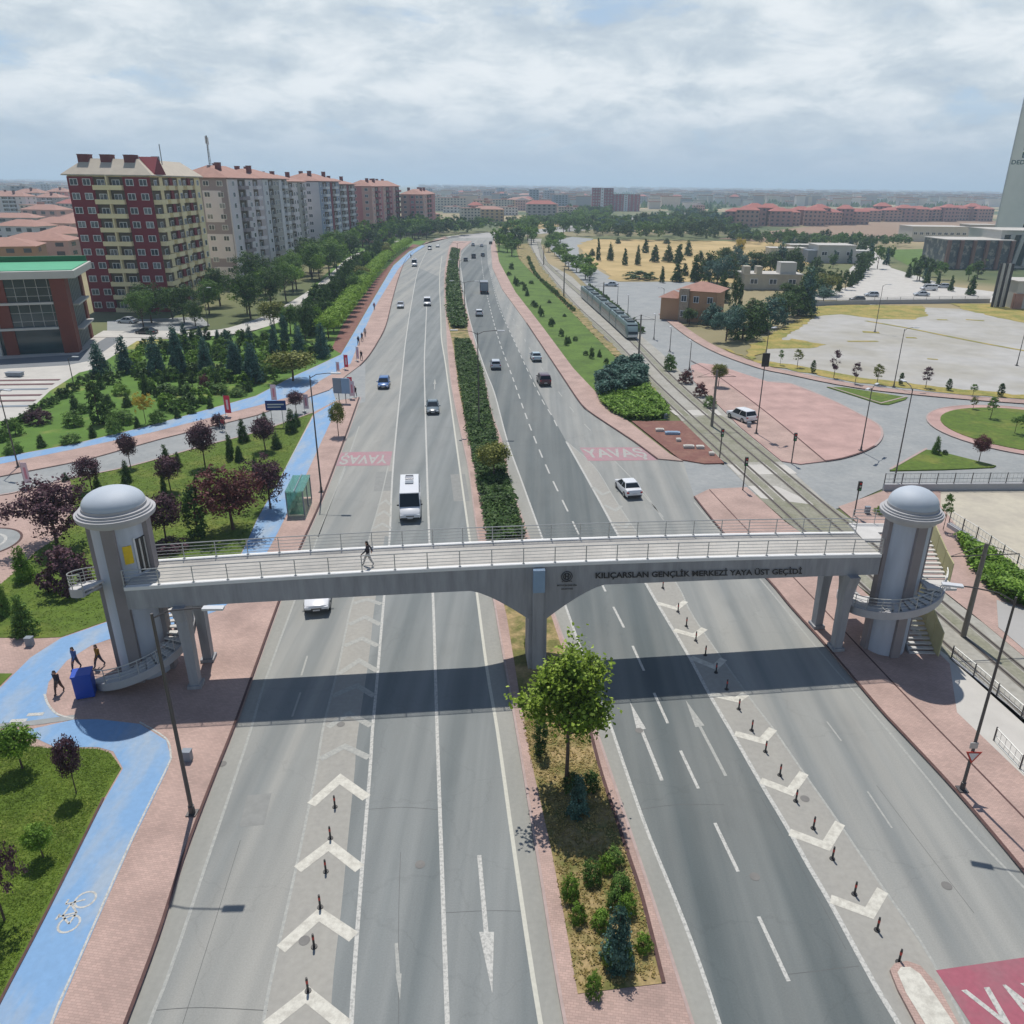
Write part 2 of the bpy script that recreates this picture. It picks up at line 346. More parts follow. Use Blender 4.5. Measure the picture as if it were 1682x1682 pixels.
sheet('garden_lawn', 'O', BLU[::-1] + [(700,396),(650,392),(585,400),(560,425),(530,455),(500,482),(465,510),(430,540),(400,550),(225,560),(150,607),(130,612),(82,642),(45,677),(15,690),(-250,720)], .11, M_lawn2, -.05)
sheet('planting_strip', 'O', [(560,581),(583,542),(615,487),(646,435),(672,412),(690,402.5),(678,401),(650,424),(618,458),(592,492),(562,535),(545,572)], .125, M_brown)
sheet('plaza', 'O', [(-300,770),(0,700),(15,690),(45,677),(82,642),(130,612),(150,607),(225,578),(235,556),(300,556),(300,543),(170,543),(140,560),(-300,590)], .08, M_conc, -.05)
rs_ = MB(); rs_.ribbon(smooth_line(gp('O', [(165,550),(350,548),(430,531),(480,508),(530,476),(562,448),(592,420),(655,396)])), 7, .135); struct(rs_.obj('residential_street', M_conc))
fc = MB(); fc.prism(gp('O', [(176,543),(176,527),(330,520),(345,534),(300,543)], .1), None, .1); struct(fc.obj('forecourt', M_asph2))
sheet('lawn', 'O', [(115,787),(217,766),(335,733),(420,711),(515,678),(460,785),(422,852),(405,890),(385,930),(345,983),(280,1004),(175,1020),(100,1046),(60,1048),(0,1047),(-300,1060),(-300,1000),(0,960),(30,935),(60,905),(100,880),(122,830)], .16, M_lawn, -.05)
sheet('lawn', 'O', [(-100,1106),(20,1106),(0,1126),(-60,1196),(-200,1196)], .16, M_lawn, -.05)
sheet('lawn', 'O', [(-300,1240),(0,1205),(33,1224),(90,1230),(158,1230),(182,1237),(199,1262),(152,1343),(72,1505),(0,1643),(-60,1764),(-120,1900),(-900,1900)], .16, M_lawn, -.05)
# blue cycle lane
BU2 = [(698,404),(680,416),(654,442),(617,502),(591,557),(576,597),(526,625),(500,645),(420,667),(250,710),(125,737),(0,762),(-250,815)]
sheet('cycle_lane', 'O', [(x, y + .6) for x, y in BLU] + BU2[::-1], .136, M_blue)
sheet('cycle_lane', 'O', [(505,641),(540,618),(552,660),(517,678)], .012, M_blue)
sheet('cycle_lane', 'O', [(517,680),(460,787),(422,854),(405,892),(387,931),(347,985),(281,1006),(175,1022),(100,1048),(50,1080),(0,1130),(-60,1200),(0,1192),(121,1182),(95,1176),(74,1150),(80,1120),(110,1085),(150,1060),(185,1048),(300,1024),(365,1000),(402,965),(437,910),(456,875),(477,832),(505,775),(542,695),(552,660)], .136, M_blue)
LL = [(6,1201),(38,1199),(60,1213),(90,1227),(161,1227),(186,1234),(202,1262),(155,1343),(75,1505),(0,1649),(-60,1770),(-120,1900)]
LR = [(20,1900),(87,1682),(127,1588),(217,1383),(276,1262),(281,1244),(273,1216),(230,1189),(160,1181),(121,1182)]
sheet('cycle_lane', 'O', [(-60,1222)] + LL + LR, .140, M_blue)
dr = MB(); dr.ribbon(gp('O', [(-60,1205),(0,1196),(60,1190),(124,1181)]), .5, .146)
struct(dr.obj('drain_cover', M_asph2))
wl = MB()
wl.ribbon(smooth_line(gp('O', [(20,1900),(87,1682),(127,1588),(217,1383),(276,1262),(281,1244),(273,1216),(230,1189)])), .1, .147)
wl.ribbon(smooth_line(gp('O', [(74,1143),(80,1160),(95,1176),(121,1183)])), .12, .147)
wl.ribbon(smooth_line(gp('O', [(-60,1772),(0,1650),(75,1506),(155,1344)])), .08, .147)
wl.ribbon(smooth_line(gp('O', [(517,681),(460,787),(422,854),(405,892)])), .1, .147)
# bicycle symbol on the lane
Bo = g('O', 127, 1497, .15); bu = (g('O', 150, 1472, .15) - g('O', 118, 1520, .15)).normalized(); bv = Vector((-bu.y, bu.x, 0))
def bp_(a, b): return Bo + bu * a + bv * b
for ca, cb in ((-.62, -.0), (.62, .0)):
    cs = [bp_(ca + .42 * math.cos(t * PI / 8), cb + .42 * math.sin(t * PI / 8)) for t in range(17)]; wl.ribbon(cs, .09, .147)
for A_, B_ in (((-.62,0),(-.05,0)),((-.05,0),(.38,.5)),((-.25,.5),(.38,.5)),((-.62,0),(-.25,.5)),((-.05,0),(-.3,.66)),((.62,0),(.34,.72)),((-.45,.68),(-.15,.68)),((.34,.72),(.6,.74))): wl.ribbon([bp_(*A_), bp_(*B_)], .09, .147)
for f, x, y in (('I',95,78),('I',185,45)): c = g(f, x, y, .15); wl.ribbon([c + Vector((-.45, 0, 0)), c + Vector((.45, .1, 0))], .3, .147)
struct(wl.obj('cycle_lane_marking', M_mark))
# left circle
dc = g('O', -38, 893, .14); rr = (g('O', 24, 893, .14) - dc).length
d = MB(); d.prism([dc + Vector((rr * math.cos(k * PI / 24), rr * math.sin(k * PI / 24), 0)) for k in range(48)], None, .145); struct(d.obj('turning_circle', M_asph2))
d = MB(); d.ribbon([dc + Vector(((rr - 1.1) * math.cos(k * PI / 32), (rr - 1.1) * math.sin(k * PI / 32), 0)) for k in range(65)], .25, .152); struct(d.obj('circle_line', M_mark))
d = MB(); d.ribbon([dc + Vector(((rr + .1) * math.cos(k * PI / 32), (rr + .1) * math.sin(k * PI / 32), 0)) for k in range(65)], .2, .16); struct(d.obj('kerb', M_kerbd))
# central reservation
ML = [(985,1900),(929,1682),(880,1386),(849,1200),(820,1035),(810,980),(795,925),(787,890),(780,847),(770,772),(757,710),(742,635),(735,572),(733,530),(730,480),(731,442),(738,405),(745,396)]
MR = [(1210,1900),(1138,1682),(1066,1458),(985,1215),(945,1100),(920,1035),(888,945),(870,885),(837,790),(828,735),(807,675),(796,622),(786,590),(772,530),(762,492),(753,442),(757,412),(775,396)]
sheet('median', 'O', ML + MR[::-1], .13, M_pink, -.05)
PL = [(949,1632),(926,1501),(903,1383),(877,1269),(855,1150),(832,1010),(815,940),(803,895),(795,847),(782,772),(765,692),(755,647),(745,572),(736,530),(734,480),(736,442),(742,405)]
PR = [(1087,1615),(1052,1475),(1026,1395),(986,1274),(966,1200),(935,1100),(905,1010),(885,950),(862,885),(832,780),(817,732),(802,670),(790,605),(770,550),(757,492),(750,435),(755,412)]
sheet('median_soil', 'O', PL + PR[::-1], .15, M_soil)
# east side
sheet('pavement', 'O', RKb + [(2200,1800),(1682,1275),(1572,1170),(1560,1090),(1540,1070),(1440,990),(1402,955),(1312,872),(1290,857),(1227,800),(1165,803)], .13, M_pink, -.05)
sheet('concrete_path', 'O', [(1540,1070),(1560,1090),(1572,1170),(1682,1275),(2200,1800),(2200,1600),(1682,1180),(1575,1092),(1440,985)], .12, M_conc, -.05)
sheet('pavement', 'O', RKa + [(1122,757),(1100,745),(1030,690),(995,667),(980,645),(942,605),(890,535),(847,480),(820,430),(814,405)], .13, M_pink, -.05)
sheet('verge_lawn', 'O', [(816,402),(820,430),(847,480),(890,535),(942,605),(980,645),(995,667),(1030,690),(1095,690),(1060,625),(1014,590),(965,540),(917,490),(877,452),(852,425),(846,402)], .12, M_lawn3, -.05)
sheet('dry_verge', 'O', [(846,402),(852,425),(877,452),(917,490),(965,540),(1014,590),(1060,625),(1078,643),(1060,622),(992,552),(932,490),(890,440),(874,410),(868,400)], .11, M_soil, -.05)
sheet('flower_bed', 'Q', [(-10,205),(320,205),(560,440),(598,482),(470,485),(310,458)], .14, M_brown, -.05)
BL = [(866,392),(870,402),(875,415),(890,440),(930,490),(990,552),(1060,625),(1122,694),(1190,760),(1227,797),(1290,855),(1312,872),(1402,955),(1440,985),(1575,1092),(1682,1180),(2200,1600)]
BR = [(890,392),(888,400),(892,412),(900,432),(940,455),(965,480),(1047,547),(1087,580),(1112,605),(1137,628),(1160,648),(1180,667),(1215,702),(1282,757),(1360,827),(1415,865),(1597,1010),(1682,1072),(2200,1480)]
sheet('tram_track_bed', 'O', BL + BR[::-1], .03, M_bed)
sheet('weedy_track_bed', 'O', [(1120,692),(1175,676),(1215,703),(1282,758),(1192,760)], .034, M_bed2)
sheet('weedy_track_bed', 'O', [(1240,812),(1318,823),(1360,828),(1400,858),(1402,954),(1312,872),(1290,855)], .034, M_bed2)
for i, pl in enumerate(([(1100,674),(1178,673),(1186,682),(1110,682)], [(1195,763),(1290,763),(1310,778),(1212,780)], [(1228,798),(1275,798),(1345,830),(1250,818)])):
    sheet('crossing_slab', 'O', pl, .038, M_conc)
sheet('plaza_pavement', 'O', [(1135,600),(1150,596),(1180,600),(1262,627),(1299,630),(1362,655),(1412,680),(1442,697),(1449,710),(1446,722),(1437,732),(1417,742),(1385,752),(1357,757),(1315,762),(1284,757),(1217,702),(1182,667),(1139,625)], .13, M_pink2, -.05)
sheet('inner_path', 'O', [(1137,605),(1207,640),(1270,688),(1353,756),(1315,760),(1286,756),(1219,702),(1184,667),(1141,627)], .134, M_pink)
sheet('lot', 'O', [(1316,535),(1262,570),(1250,598),(1300,606),(1412,626),(1562,644),(1682,653),(1900,668),(1900,540),(1682,520),(1600,508),(1520,505),(1430,500),(1340,520)], .05, M_lot, -.05)
for pl in ([(1316,537),(1262,572),(1235,590),(1225,575),(1270,545),(1330,515),(1350,512)], [(1340,520),(1335,505),(1380,500),(1515,502),(1525,518),(1500,525),(1440,524),(1380,516)],
           [(1262,562),(1300,556),(1358,566),(1330,572),(1262,573)], [(1560,498),(1690,502),(1690,532),(1640,522),(1590,510)]): WP_ = globals().get('WP_', 0) + 1; sheet('weed_patch', 'O', pl, .06 + .004 * WP_, M_weed)
wd = MB(); wd.ribbon(smooth_line(gp('F', [(640,190),(900,235),(1150,285),(1400,335),(1700,390)])), 1.1, .09); wd.ribbon(gp('F', [(520,325),(720,325)]), 1.2, .09)
wd.ribbon(gp('F', [(905,300),(975,303)]), 1.4, .09); wd.ribbon(gp('F', [(1045,440),(1115,445)]), .9, .09); wd.ribbon(gp('F', [(620,262),(730,268)]), 2.2, .09); wd.ribbon(gp('F', [(1110,182),(1180,184)]), 1.4, .09); wd.ribbon(gp('F', [(1300,182),(1420,190)]), 1.4, .09)
struct(wd.obj('weed_lines', M_weed))
band = smooth_line(gp('O', [(1090,516),(1130,548),(1180,577),(1250,603),(1300,614),(1412,636),(1562,652),(1682,661),(1900,677)]))
b = MB(); b.ribbon(band, 2.4, .13); b.ribbon(band, .25, .16, -1.2); b.ribbon(band, .25, .15, 1.2); struct(b.obj('footway', M_pink))
sheet('dry_strip', 'O', [(1180,570),(1250,597),(1300,608),(1412,629),(1562,646),(1682,655),(1900,670),(1900,664),(1682,648),(1562,637),(1412,620),(1300,598),(1235,590)], .06, M_weed)
sheet('traffic_island', 'F', [(385,622),(500,625),(915,690),(900,705),(790,738),(740,735)], .14, M_lawn, -.05)
sheet('traffic_island', 'F', [(800,1172),(1040,1035),(1110,1040),(1200,1065),(1500,1140),(1480,1150),(1150,1165)], .14, M_lawn, -.05)
rc = g('O', 1694, 706, .1); rw = (g('O', 1524, 692, .1) - rc).length
def disc(c, r, n=48): return [c + Vector((r * math.cos(2 * PI * k / n), r * math.sin(2 * PI * k / n), 0)) for k in range(n)]
d = MB(); d.prism(disc(rc, rw), -.05, .13); struct(d.obj('roundabout', M_pink2))
d = MB(); d.prism(disc(rc, rw - 1.7), 0, .2); struct(d.obj('roundabout_lawn', M_lawn))
d = MB(); d.ribbon(disc(rc, rw) + [rc + Vector((rw, 0, 0))], .2, .15); struct(d.obj('kerb', M_kerb))
sheet('square', 'O', [(1540,806),(1900,802),(1900,1010),(1682,940),(1640,915),(1600,890),(1570,862),(1545,830)], .02, M_sand)
sheet('pavement', 'O', [(1377,832),(1460,803),(1545,806),(1545,830),(1570,862),(1600,890),(1640,915),(1682,950),(1900,1080),(1900,1260),(1682,1078),(1600,1010),(1420,868)], .06, M_pink, -.05)
sheet('platform', 'O', [(1637,985),(1682,1000),(1900,1100),(1900,1250),(1682,1066),(1640,1030)], .1, M_conc2, -.05)
sheet('field', 'O', [(948,402),(975,393),(1280,397),(1330,430),(1300,470),(1172,463),(1015,462),(978,438)], .02, M_tan)
sheet('field', 'O', [(1180,392),(1262,380),(1385,366),(1630,362),(1700,372),(1680,385),(1500,390),(1380,398),(1262,398)], .02, M_brownf)
sheet('field', 'O', [(820,372),(850,365),(920,364),(930,370),(880,377),(830,378)], .02, M_tan)
sheet('mown_lawn', 'O', [(1465,410),(1560,408),(1565,436),(1500,440),(1470,425)], .03, M_lawn3)
sheet('access_road', 'O', [(1408,395),(1418,395),(1464,440),(1560,470),(1640,480),(1640,497),(1330,492),(1330,484),(1400,470),(1395,442),(1420,420)], .03, M_conc)
sheet('access_road', 'O', [(1330,400),(1395,398),(1400,425),(1345,432)], .035, M_conc)
# resurfaced lanes and pale gutters
LGr = [(572,1900),(577,1682),(590,1487),(608,1262),(612,1197),(620,1110),(631,980),(640,882),(647,750)]
M_aspd = asphalt('resurfaced_asphalt', S(122, 127, 125), S(92, 101, 102), S(132, 134, 130)); M_aspm = asphalt('worn_lane_asphalt', S(144, 148, 146), S(116, 123, 123), S(150, 151, 147))
M_gut = mat('pale_gutter', S(166, 165, 157), .85, col2=S(154, 154, 147), var=.06, scale=.6, stretch=(1, .2, 1), thr=(.35, .65))
WLR = [(1245,1900),(1178,1670),(1124,1515),(1066,1372),(1033,1280),(995,1170),(952,1060),(915,955),(890,882),(855,785),(832,720),(812,645),(797,607),(780,555),(766,500),(757,440),(759,418),(772,402)]
YLL = [(935,1900),(888,1682),(845,1400),(817,1200),(800,1100),(783,972),(772,890),(750,732),(732,600),(725,555),(724,517),(722,455)]
GLR = [(1640,1900),(1476,1682),(1364,1483),(1327,1420),(1295,1362),(1252,1290),(1210,1217),(1165,1140),(1130,1075),(1085,1000),(1060,957),(1017,882),(975,805),(930,725),(890,650),(850,570),(820,500),(804,440),(800,418),(800,402)]
def strip2(name, a, b, z, m_):
    m = MB(); A_, B_ = smooth_line(gp('O', a)), smooth_line(gp('O', b)); m.prism([*A_, *B_[::-1]], None, z); struct(m.obj(name, m_))
strip2('resurfaced_lanes', WLR, GLR, .0016, M_aspd)
strip2('worn_lanes', LGr + [(662,600),(667,555),(677,492),(688,440)], YLL, .0016, M_aspm)
strip2('gutter_strip', WLR[:-3], [(x + 1.5, y) for x, y in MR[:13]], .0022, M_gut)
strip2('gutter_strip', YLL[:-1], [(x - 1, y) for x, y in ML[1:-3]], .0022, M_gut)
strip2('gutter_strip', [(120,1900),(205,1682),(258,1540),(300,1410),(345,1290),(383,1195),(412,1115),(457,990),(490,905),(530,815),(565,722)], [(170,1900),(245,1682),(279,1595),(345,1400),(410,1205),(435,1120),(482,992),(522,882),(565,770),(585,715)], .0022, M_gut)
# kerbs
k = MB()
for ln, w in ((LK, .14), (LK2, .18)): k.ribbon(smooth_line(gp('O', ln, .13)), w, .15, 0)
k.ribbon(smooth_line(gp('O', RKb, .13)), .16, .15); k.ribbon(smooth_line(gp('O', RKa[4:], .13)), .18, .15)
k.ribbon(smooth_line(gp('O', [(x + 3, y) for x, y in PR[:6]], .13)), .17, .19); k.ribbon(smooth_line(gp('O', [(1165,804),(1232,875),(1302,947),(1360,1008),(1420,1072),(1504,1160),(1682,1343),(1850,1520)], .13)), .12, .136)
k.ribbon(smooth_line(gp('O', [(1135,592),(1170,612),(1207,638),(1270,686),(1355,757)], .13)), .2, .15); k.ribbon(smooth_line(gp('O', [(1355,757),(1385,752),(1417,742),(1437,732)], .13)), .25, .15)
k.ribbon(smooth_line(gp('O', [(849,1200),(880,1386),(929,1682)], .13)), .06, .136)
k.ribbon(smooth_line(gp('O', [(-120,1898),(-60,1766),(0,1645),(74,1503),(154,1343),(170,1310)], .16)), .12, .18)
struct(k.obj('kerb', M_kerbd))
k = MB()
k.ribbon(smooth_line(gp('O', [(x + 3, y) for x, y in LK], .0)), .12, .006, 0)
k.ribbon(smooth_line(gp('O', ML, .13)), .14, .145); k.ribbon(smooth_line(gp('O', MR, .13)), .14, .145)
k.ribbon(smooth_line(gp('O', [(1437,732),(1446,722),(1449,710),(1442,697),(1412,680),(1362,655),(1299,630),(1262,627)], .13)), .3, .15)
k.ribbon(smooth_line(gp('O', [(0,813),(32,807),(115,786),(217,765),(335,732),(420,710),(515,677)], .16)), .3, .2)
k.ribbon(gp('F', [(800,1172),(1040,1035)]), .3, .17); k.ribbon(gp('F', [(385,622),(740,735),(915,690)]), .3, .17)
struct(k.obj('kerb', M_kerb))
# rails
T1 = gp('O', [(868,397),(872,408),(882,427),(932,490),(1000,555),(1082,640)]); T2 = gp('O', [(884,397),(888,410),(897,432),(962,490),(1035,555),(1120,640)])
T1.append(g('O', 1339, 877)); T2.append(g('O', 1400, 877))
for T in (T1, T2): T.append(T[-1] + (T[-1] - T[-2]).normalized() * 55)
T1s, T2s = smooth_line(T1, sub=8), smooth_line(T2, sub=8)
r = MB()
for T in (T1s, T2s):
    for o in (-.75, .75): r.ribbon(T, .13, .062, o); r.mat(1); r.ribbon(T, .34, .052, o); r.mat(0)
struct(r.obj('tram_rails', [M_rail, mat('rail_groove', S(128, 122, 112), .95, var=.12)]))
sl = MB()
for T in (T1s, T2s): sl.ribbon(T, .9, .044)
struct(sl.obj('track_slab', M_bed2))
# ---------------------------------------------------------------- road markings
mk = MB(); Z = .006
def line(f, pts, w=.16, m=0, z=Z): mk.mat(m); mk.ribbon(smooth_line(gp(f, pts)), w, z)
# right carriageway
line('O', [(1245,1900),(1178,1670),(1124,1515),(1066,1372),(1033,1280),(995,1170),(952,1060),(915,955),(890,882),(855,785),(832,720),(812,645),(797,607),(780,555),(766,500),(757,440)], .17)
LD1 = smooth_line(gp('O', [(1440,1900),(1296,1613),(1207,1420),(1146,1293),(1096,1186),(1057,1100),(1024,1029),(985,952),(940,855),(905,783),(880,725),(860,672),(842,620),(820,560),(806,510),(795,460),(790,420)]))
s0 = 0
for (p, t) in walk(LD1, .05):
    if p.y >= 21.78: break
    s0 += .05
mk.mat(0); dashes(mk, LD1, .17, Z, 3.05, 5.5, (s0 - 5.5 * 2) % 5.5 if s0 < 11 else s0 - 11)
LD2 = smooth_line(gp('O', [(915,700),(905,680),(892,660),(872,620),(847,565),(820,505),(808,460),(800,425)]))
dashes(mk, LD2, .15, Z, 3, 5.5)
LD3 = smooth_line(gp('O', [(970,707),(945,680),(915,640),(880,590),(855,545),(830,500)])); mk.mat(2); dashes(mk, LD3, .13, Z, 3, 9)
line('O', [(1640,1900),(1476,1682),(1364,1483),(1327,1420),(1295,1362),(1252,1290),(1210,1217),(1165,1140),(1130,1075),(1085,1000),(1060,957),(1017,882),(975,805),(930,725)], .22)
gl = gp('O', [(1690,1900),(1535,1585),(1448,1455),(1374,1346),(1322,1272),(1270,1197),(1225,1137),(1140,1015),(1110,957),(1050,880),(1010,820),(975,765),(930,725)])
mk.mat(2); mk.ribbon(smooth_line(gl), .12, .0085)
line('O', [(2110,1900),(1682,1458),(1586,1356),(1525,1281),(1449,1189),(1344,1067),(1262,967),(1180,872),(1140,825)], .13, 2)
line('O', [(1465,1360),(1425,1300)], .1, 2); line('O', [(1382,1217),(1358,1185)], .1, 2); line('Q', [(200,860),(90,700),(40,640),(0,590)], .12, 2); line('U', [(1150,780),(1270,900)], .12, 2); line('U', [(1340,1000),(1480,1160)], .12, 2)
# gore sheets
gr = MB(); gr.prism(gp('O', [(1640,1900),(1476,1682),(1364,1483),(1295,1362),(1252,1290),(1210,1217),(1165,1140),(1130,1075),(1085,1000),(1060,957),(1017,882),(975,805),(930,725),(975,765),(1010,820),(1050,880),(1110,957),(1140,1015),(1225,1137),(1270,1197),(1322,1272),(1374,1346),(1448,1455),(1535,1585),(1690,1900)]), None, .003)
LGc = [(400,1900),(432,1682),(450,1587),(485,1432),(507,1327),(520,1262),(530,1200),(542,1150),(557,1090),(572,1017),(580,985),(605,890),(625,820),(640,755)]
gr.prism(gp('O', LGc + LGr[::-1]), None, .003); struct(gr.obj('gore_area', M_gore))
GI = [(538,1900),(545,1637),(560,1499),(572,1374),(583,1262),(587,1210),(607,1072),(615,997),(632,880)]
gr = MB(); A_, B_ = smooth_line(gp('O', GI)), smooth_line(gp('O', LGr[:-1])); gr.prism([*A_, *B_[::-1]], None, .0045); struct(gr.obj('gore_edge_strip', M_aspm))
# left carriageway
line('O', LGc, .13, 2); line('O', LGr + [(662,600),(667,555),(677,492),(688,440),(705,405)], .18, 0, .0085)
line('O', [(745,1900),(735,1682),(725,1400),(718,1200),(711,975),(705,880),(700,725),(697,600),(699,545),(701,500)], .19)
line('O', [(935,1900),(888,1682),(845,1400),(817,1200),(800,1100),(783,972),(772,890),(750,732),(732,600),(725,555),(724,517),(722,455),(726,420)], .19, 3)
line('O', [(170,1900),(245,1682),(279,1595),(345,1400),(410,1205),(435,1120),(482,992),(522,882),(565,770),(590,700)], .14, 2)
line('R', [(420,470),(380,600)], .12, 2); line('R', [(375,710),(320,870)], .12, 2); line('J', [(830,680),(650,1130)], .1, 2)
# chevrons
def chev(f, a, v, b, w=.62, m=1): w *= .82; mk.mat(m); P = gp(f, [a, v, b]); mk.ribbon(P, w, .0105)
for a, v, b in (((590,140),(725,178),(790,130)),((700,320),(860,385),(915,330)),((830,560),(1005,600),(1060,560)),((990,820),(1170,870),(1240,790)),((1160,1130),(1355,1205),(1445,1080)),((1350,1470),(1590,1560),(1682,1410))): chev('T', a, v, b)
chev('N', (330,1020), (535,1095), (605,975)); chev('Q', (160,1405), (285,1440), (345,1392), .55)
chev('U', (1010,960), (1080,1010), (1130,990), .5, 2); chev('U', (1090,1080), (1165,1115), (1205,1085), .5, 2); chev('U', (1150,1200), (1230,1225), (1260,1190), .5, 2)
for a, v, b in (((310,1700),(580,1490),(840,1700)),((405,1190),(660,960),(885,1110)),((515,665),(725,505),(925,660)),((605,240),(795,70),(970,195))): chev('S', a, v, b, .66)
for a, v, b in (((505,1150),(665,1065),(825,1140)),((555,940),(695,850),(840,930)),((585,735),(745,665),(860,735)),((625,590),(760,500),(880,570)),((665,405),(780,355),(885,405)),((695,265),(800,215),(900,265)),((720,125),(815,98),(905,130))): chev('R', a, v, b, .5, 2 if v[1] > 300 else 2)
for y in (860, 840, 822): chev('O', (614 + (860 - y) * .2, y + 8), (628 + (860 - y) * .15, y), (642, y + 8), .4, 2)
# arrows
def arrow(f, tail, neck, hl, hr, tip, w=.16, m=0):
    mk.mat(m); mk.ribbon(gp(f, [tail, neck]), w, .0085); mk.prism(gp(f, [hl, hr, tip]), None, .011)
arrow('M', (25,715), (65,1160), (25,1155), (110,1155), (100,1510), .2)
arrow('S', (1165,1150), (1178,1350), (1160,1350), (1200,1350), (1190,1530), .14, 2)
arrow('T', (510,1130), (375,795), (345,800), (405,790), (300,615), .2, 0)
arrow('T', (930,1100), (760,775), (730,780), (790,770), (665,600), .18, 2)
arrow('C', (295,1440), (297,1405), (287,1405), (307,1405), (298,1370), .15, 2)
struct(mk.obj('lane_markings', [M_mark, M_cream, M_worn, M_yel]))
# red fields with the word painted in them
def word(field, quad, s, m_f, m_t, zz=.012, weight=.02):
    f = MB(); f.prism(gp(field[0], field[1]), None, zz); struct(f.obj('painted_field', m_f))
    me = text_mesh(s, 1, weight); P = gp(quad[0], quad[1])          # bottom-left, bottom-right, top-right, top-left
    for v in me.vertices:
        a, b_ = v.co.x, v.co.y
        q = (P[0] * (1 - a) + P[1] * a) * (1 - b_) + (P[3] * (1 - a) + P[2] * a) * b_; v.co = (q.x, q.y, zz + .006)
    me.name = 'painted_word'; me.materials.append(m_t); struct(link('painted_word', me))
word(('O', [(1537,1594),(1682,1573),(1800,1556),(2000,1760),(1960,1900),(1740,1900),(1600,1690)]), ('O', [(1735,1810),(2060,1770),(1800,1590),(1570,1617)]), 'YAVAŞ', M_redp, M_mark, weight=0)
word(('U', [(930,702),(1365,700),(1445,785),(985,790)]), ('U', [(990,785),(1400,780),(1330,705),(940,708)]), 'YAVAŞ', M_redf, M_worn)
word(('J', [(805,572),(1140,567),(1122,660),(765,662)]), ('J', [(1115,575),(815,578),(785,655),(1100,650)]), 'YAVAŞ', M_redf, M_worn)
# concrete island nose at the slip road
nose = [(1682,1900),(1560,1682),(1500,1625),(1467,1600),(1462,1590),(1470,1582),(1490,1578),(1510,1585),(1535,1612),(1580,1682),(1660,1900)]
sheet('traffic_island', 'O', [(1462,1592),(1470,1582),(1490,1578),(1512,1586),(1540,1617),(1585,1700),(1720,1900),(1640,1900),(1515,1700),(1475,1625)], .14, M_kerbd if False else M_pink, -.05)
sheet('island_top', 'O', [(1474,1597),(1480,1588),(1495,1588),(1512,1600),(1540,1640),(1580,1700),(1690,1900),(1655,1900),(1525,1690),(1488,1630)], .155, M_cream)

# joints, patches and covers in the carriageways
jn = MB()
for f, pts in (('N', [(90,1420),(230,1405),(330,1392),(480,1375)]), ('O', [(722,1500),(800,1496),(862,1497)]), ('O', [(600,1330),(660,1326),(722,1330)]), ('O', [(1050,1330),(1110,1322),(1190,1322)]), ('O', [(640,702),(700,701),(745,703)]), ('O', [(835,733),(880,731),(928,729)]), ('O', [(250,1660),(330,1655),(440,1660)])): jn.ribbon(smooth_line(gp(f, pts)), .025, .0045)
for f, pts in (('O', [(655,1682),(655,1500),(658,1400)]), ('O', [(300,1682),(345,1540),(395,1380)]), ('O', [(1390,1560),(1330,1450),(1250,1310)]), ('O', [(1600,1500),(1500,1370),(1440,1290)])): jn.ribbon(smooth_line(gp(f, pts)), .02, .0045)
struct(jn.obj('road_joints', mat('bitumen_joint', (.11, .113, .11), .9, var=.2)))
pt_ = MB()
for f, x, y, a, b in (('O', 420, 1330, 1.2, 2.2), ('O', 755, 800, 1.6, 8), ('O', 630, 790, 1.8, 6), ('O', 1010, 900, 1.6, 4)):
    c = g(f, x, y); pt_.box((c.x, c.y, .0012), (a, b, .006), .148)
struct(pt_.obj('road_patches', mat('patch_asphalt', S(150, 151, 147), .9, var=.1, scale=2)))
mh = MB()
for f, x, y in (('O', 365, 1255), ('O', 500, 1545), ('O', 1050, 1200), ('O', 1555, 1455), ('O', 690, 1420), ('O', 1322, 1312), ('O', 1240, 1440), ('O', 560, 1190)): c = g(f, x, y); mh.prism(disc(Vector((c.x, c.y, 0)), .24, 16), None, .0125)
struct(mh.obj('manhole_covers', mat('cast_iron', S(128, 126, 122), .8, var=.15)))

sheet('forecourt', 'O', [(-300,592),(0,590),(128,582),(185,548),(205,553),(150,592),(110,600),(0,606),(-300,612)], .086, mat('grey_paving', S(128, 132, 136), .85, var=.08, scale=.4))
# ---------------------------------------------------------------- footbridge
M_gird = mat('girder_paint', S(172, 173, 176, 1.4), .75, var=.2, scale=1.8, stretch=(1, 1, .14))
M_ltconc = mat('light_bridge_concrete', S(214, 212, 208), .8, var=.07, scale=1.2)
M_deck = paving('deck_tiles', S(198, 194, 186), S(190, 187, 180), S(168, 165, 160), .6, .6, .12)
M_steel = mat('galvanised_rail', S(190, 192, 190), .45, .35, var=.05)
M_shaft = mat('tower_panel', S(188, 196, 208, 1.2), .6, var=.1, scale=1.3, stretch=(1, 1, .15))
M_pil = mat('tower_pilaster', S(150, 143, 144, 1.3), .75, var=.07, scale=.8)
M_dome = mat('dome_sheet', S(196, 206, 216), .62, .0, var=.04, scale=1)
M_ring = mat('tower_ring', S(184, 184, 186), .7, var=.06, scale=1)
M_dark = mat('dark_opening', (.012, .014, .016), .4, var=0)
M_letter = mat('black_lettering', (.018, .018, .02), .5, var=0)
M_poster = mat('yellow_poster', S(236, 200, 30), .6, var=.12, scale=5)
M_white = mat('white_paint', S(225, 226, 226), .5, var=.03)
M_bluelamp = mat('blue_grey_panel', S(150, 178, 205, 1.3), .4, var=.05)
M_beige = mat('beige_panel', S(205, 198, 150), .8, var=.1, scale=.8)
BA, BB = 43.465, .12387
P0 = Vector((-24.15, BA - BB * 24.15, 0)); P1 = Vector((22.75, BA + BB * 22.75, 0)); BLn = (P1 - P0).length
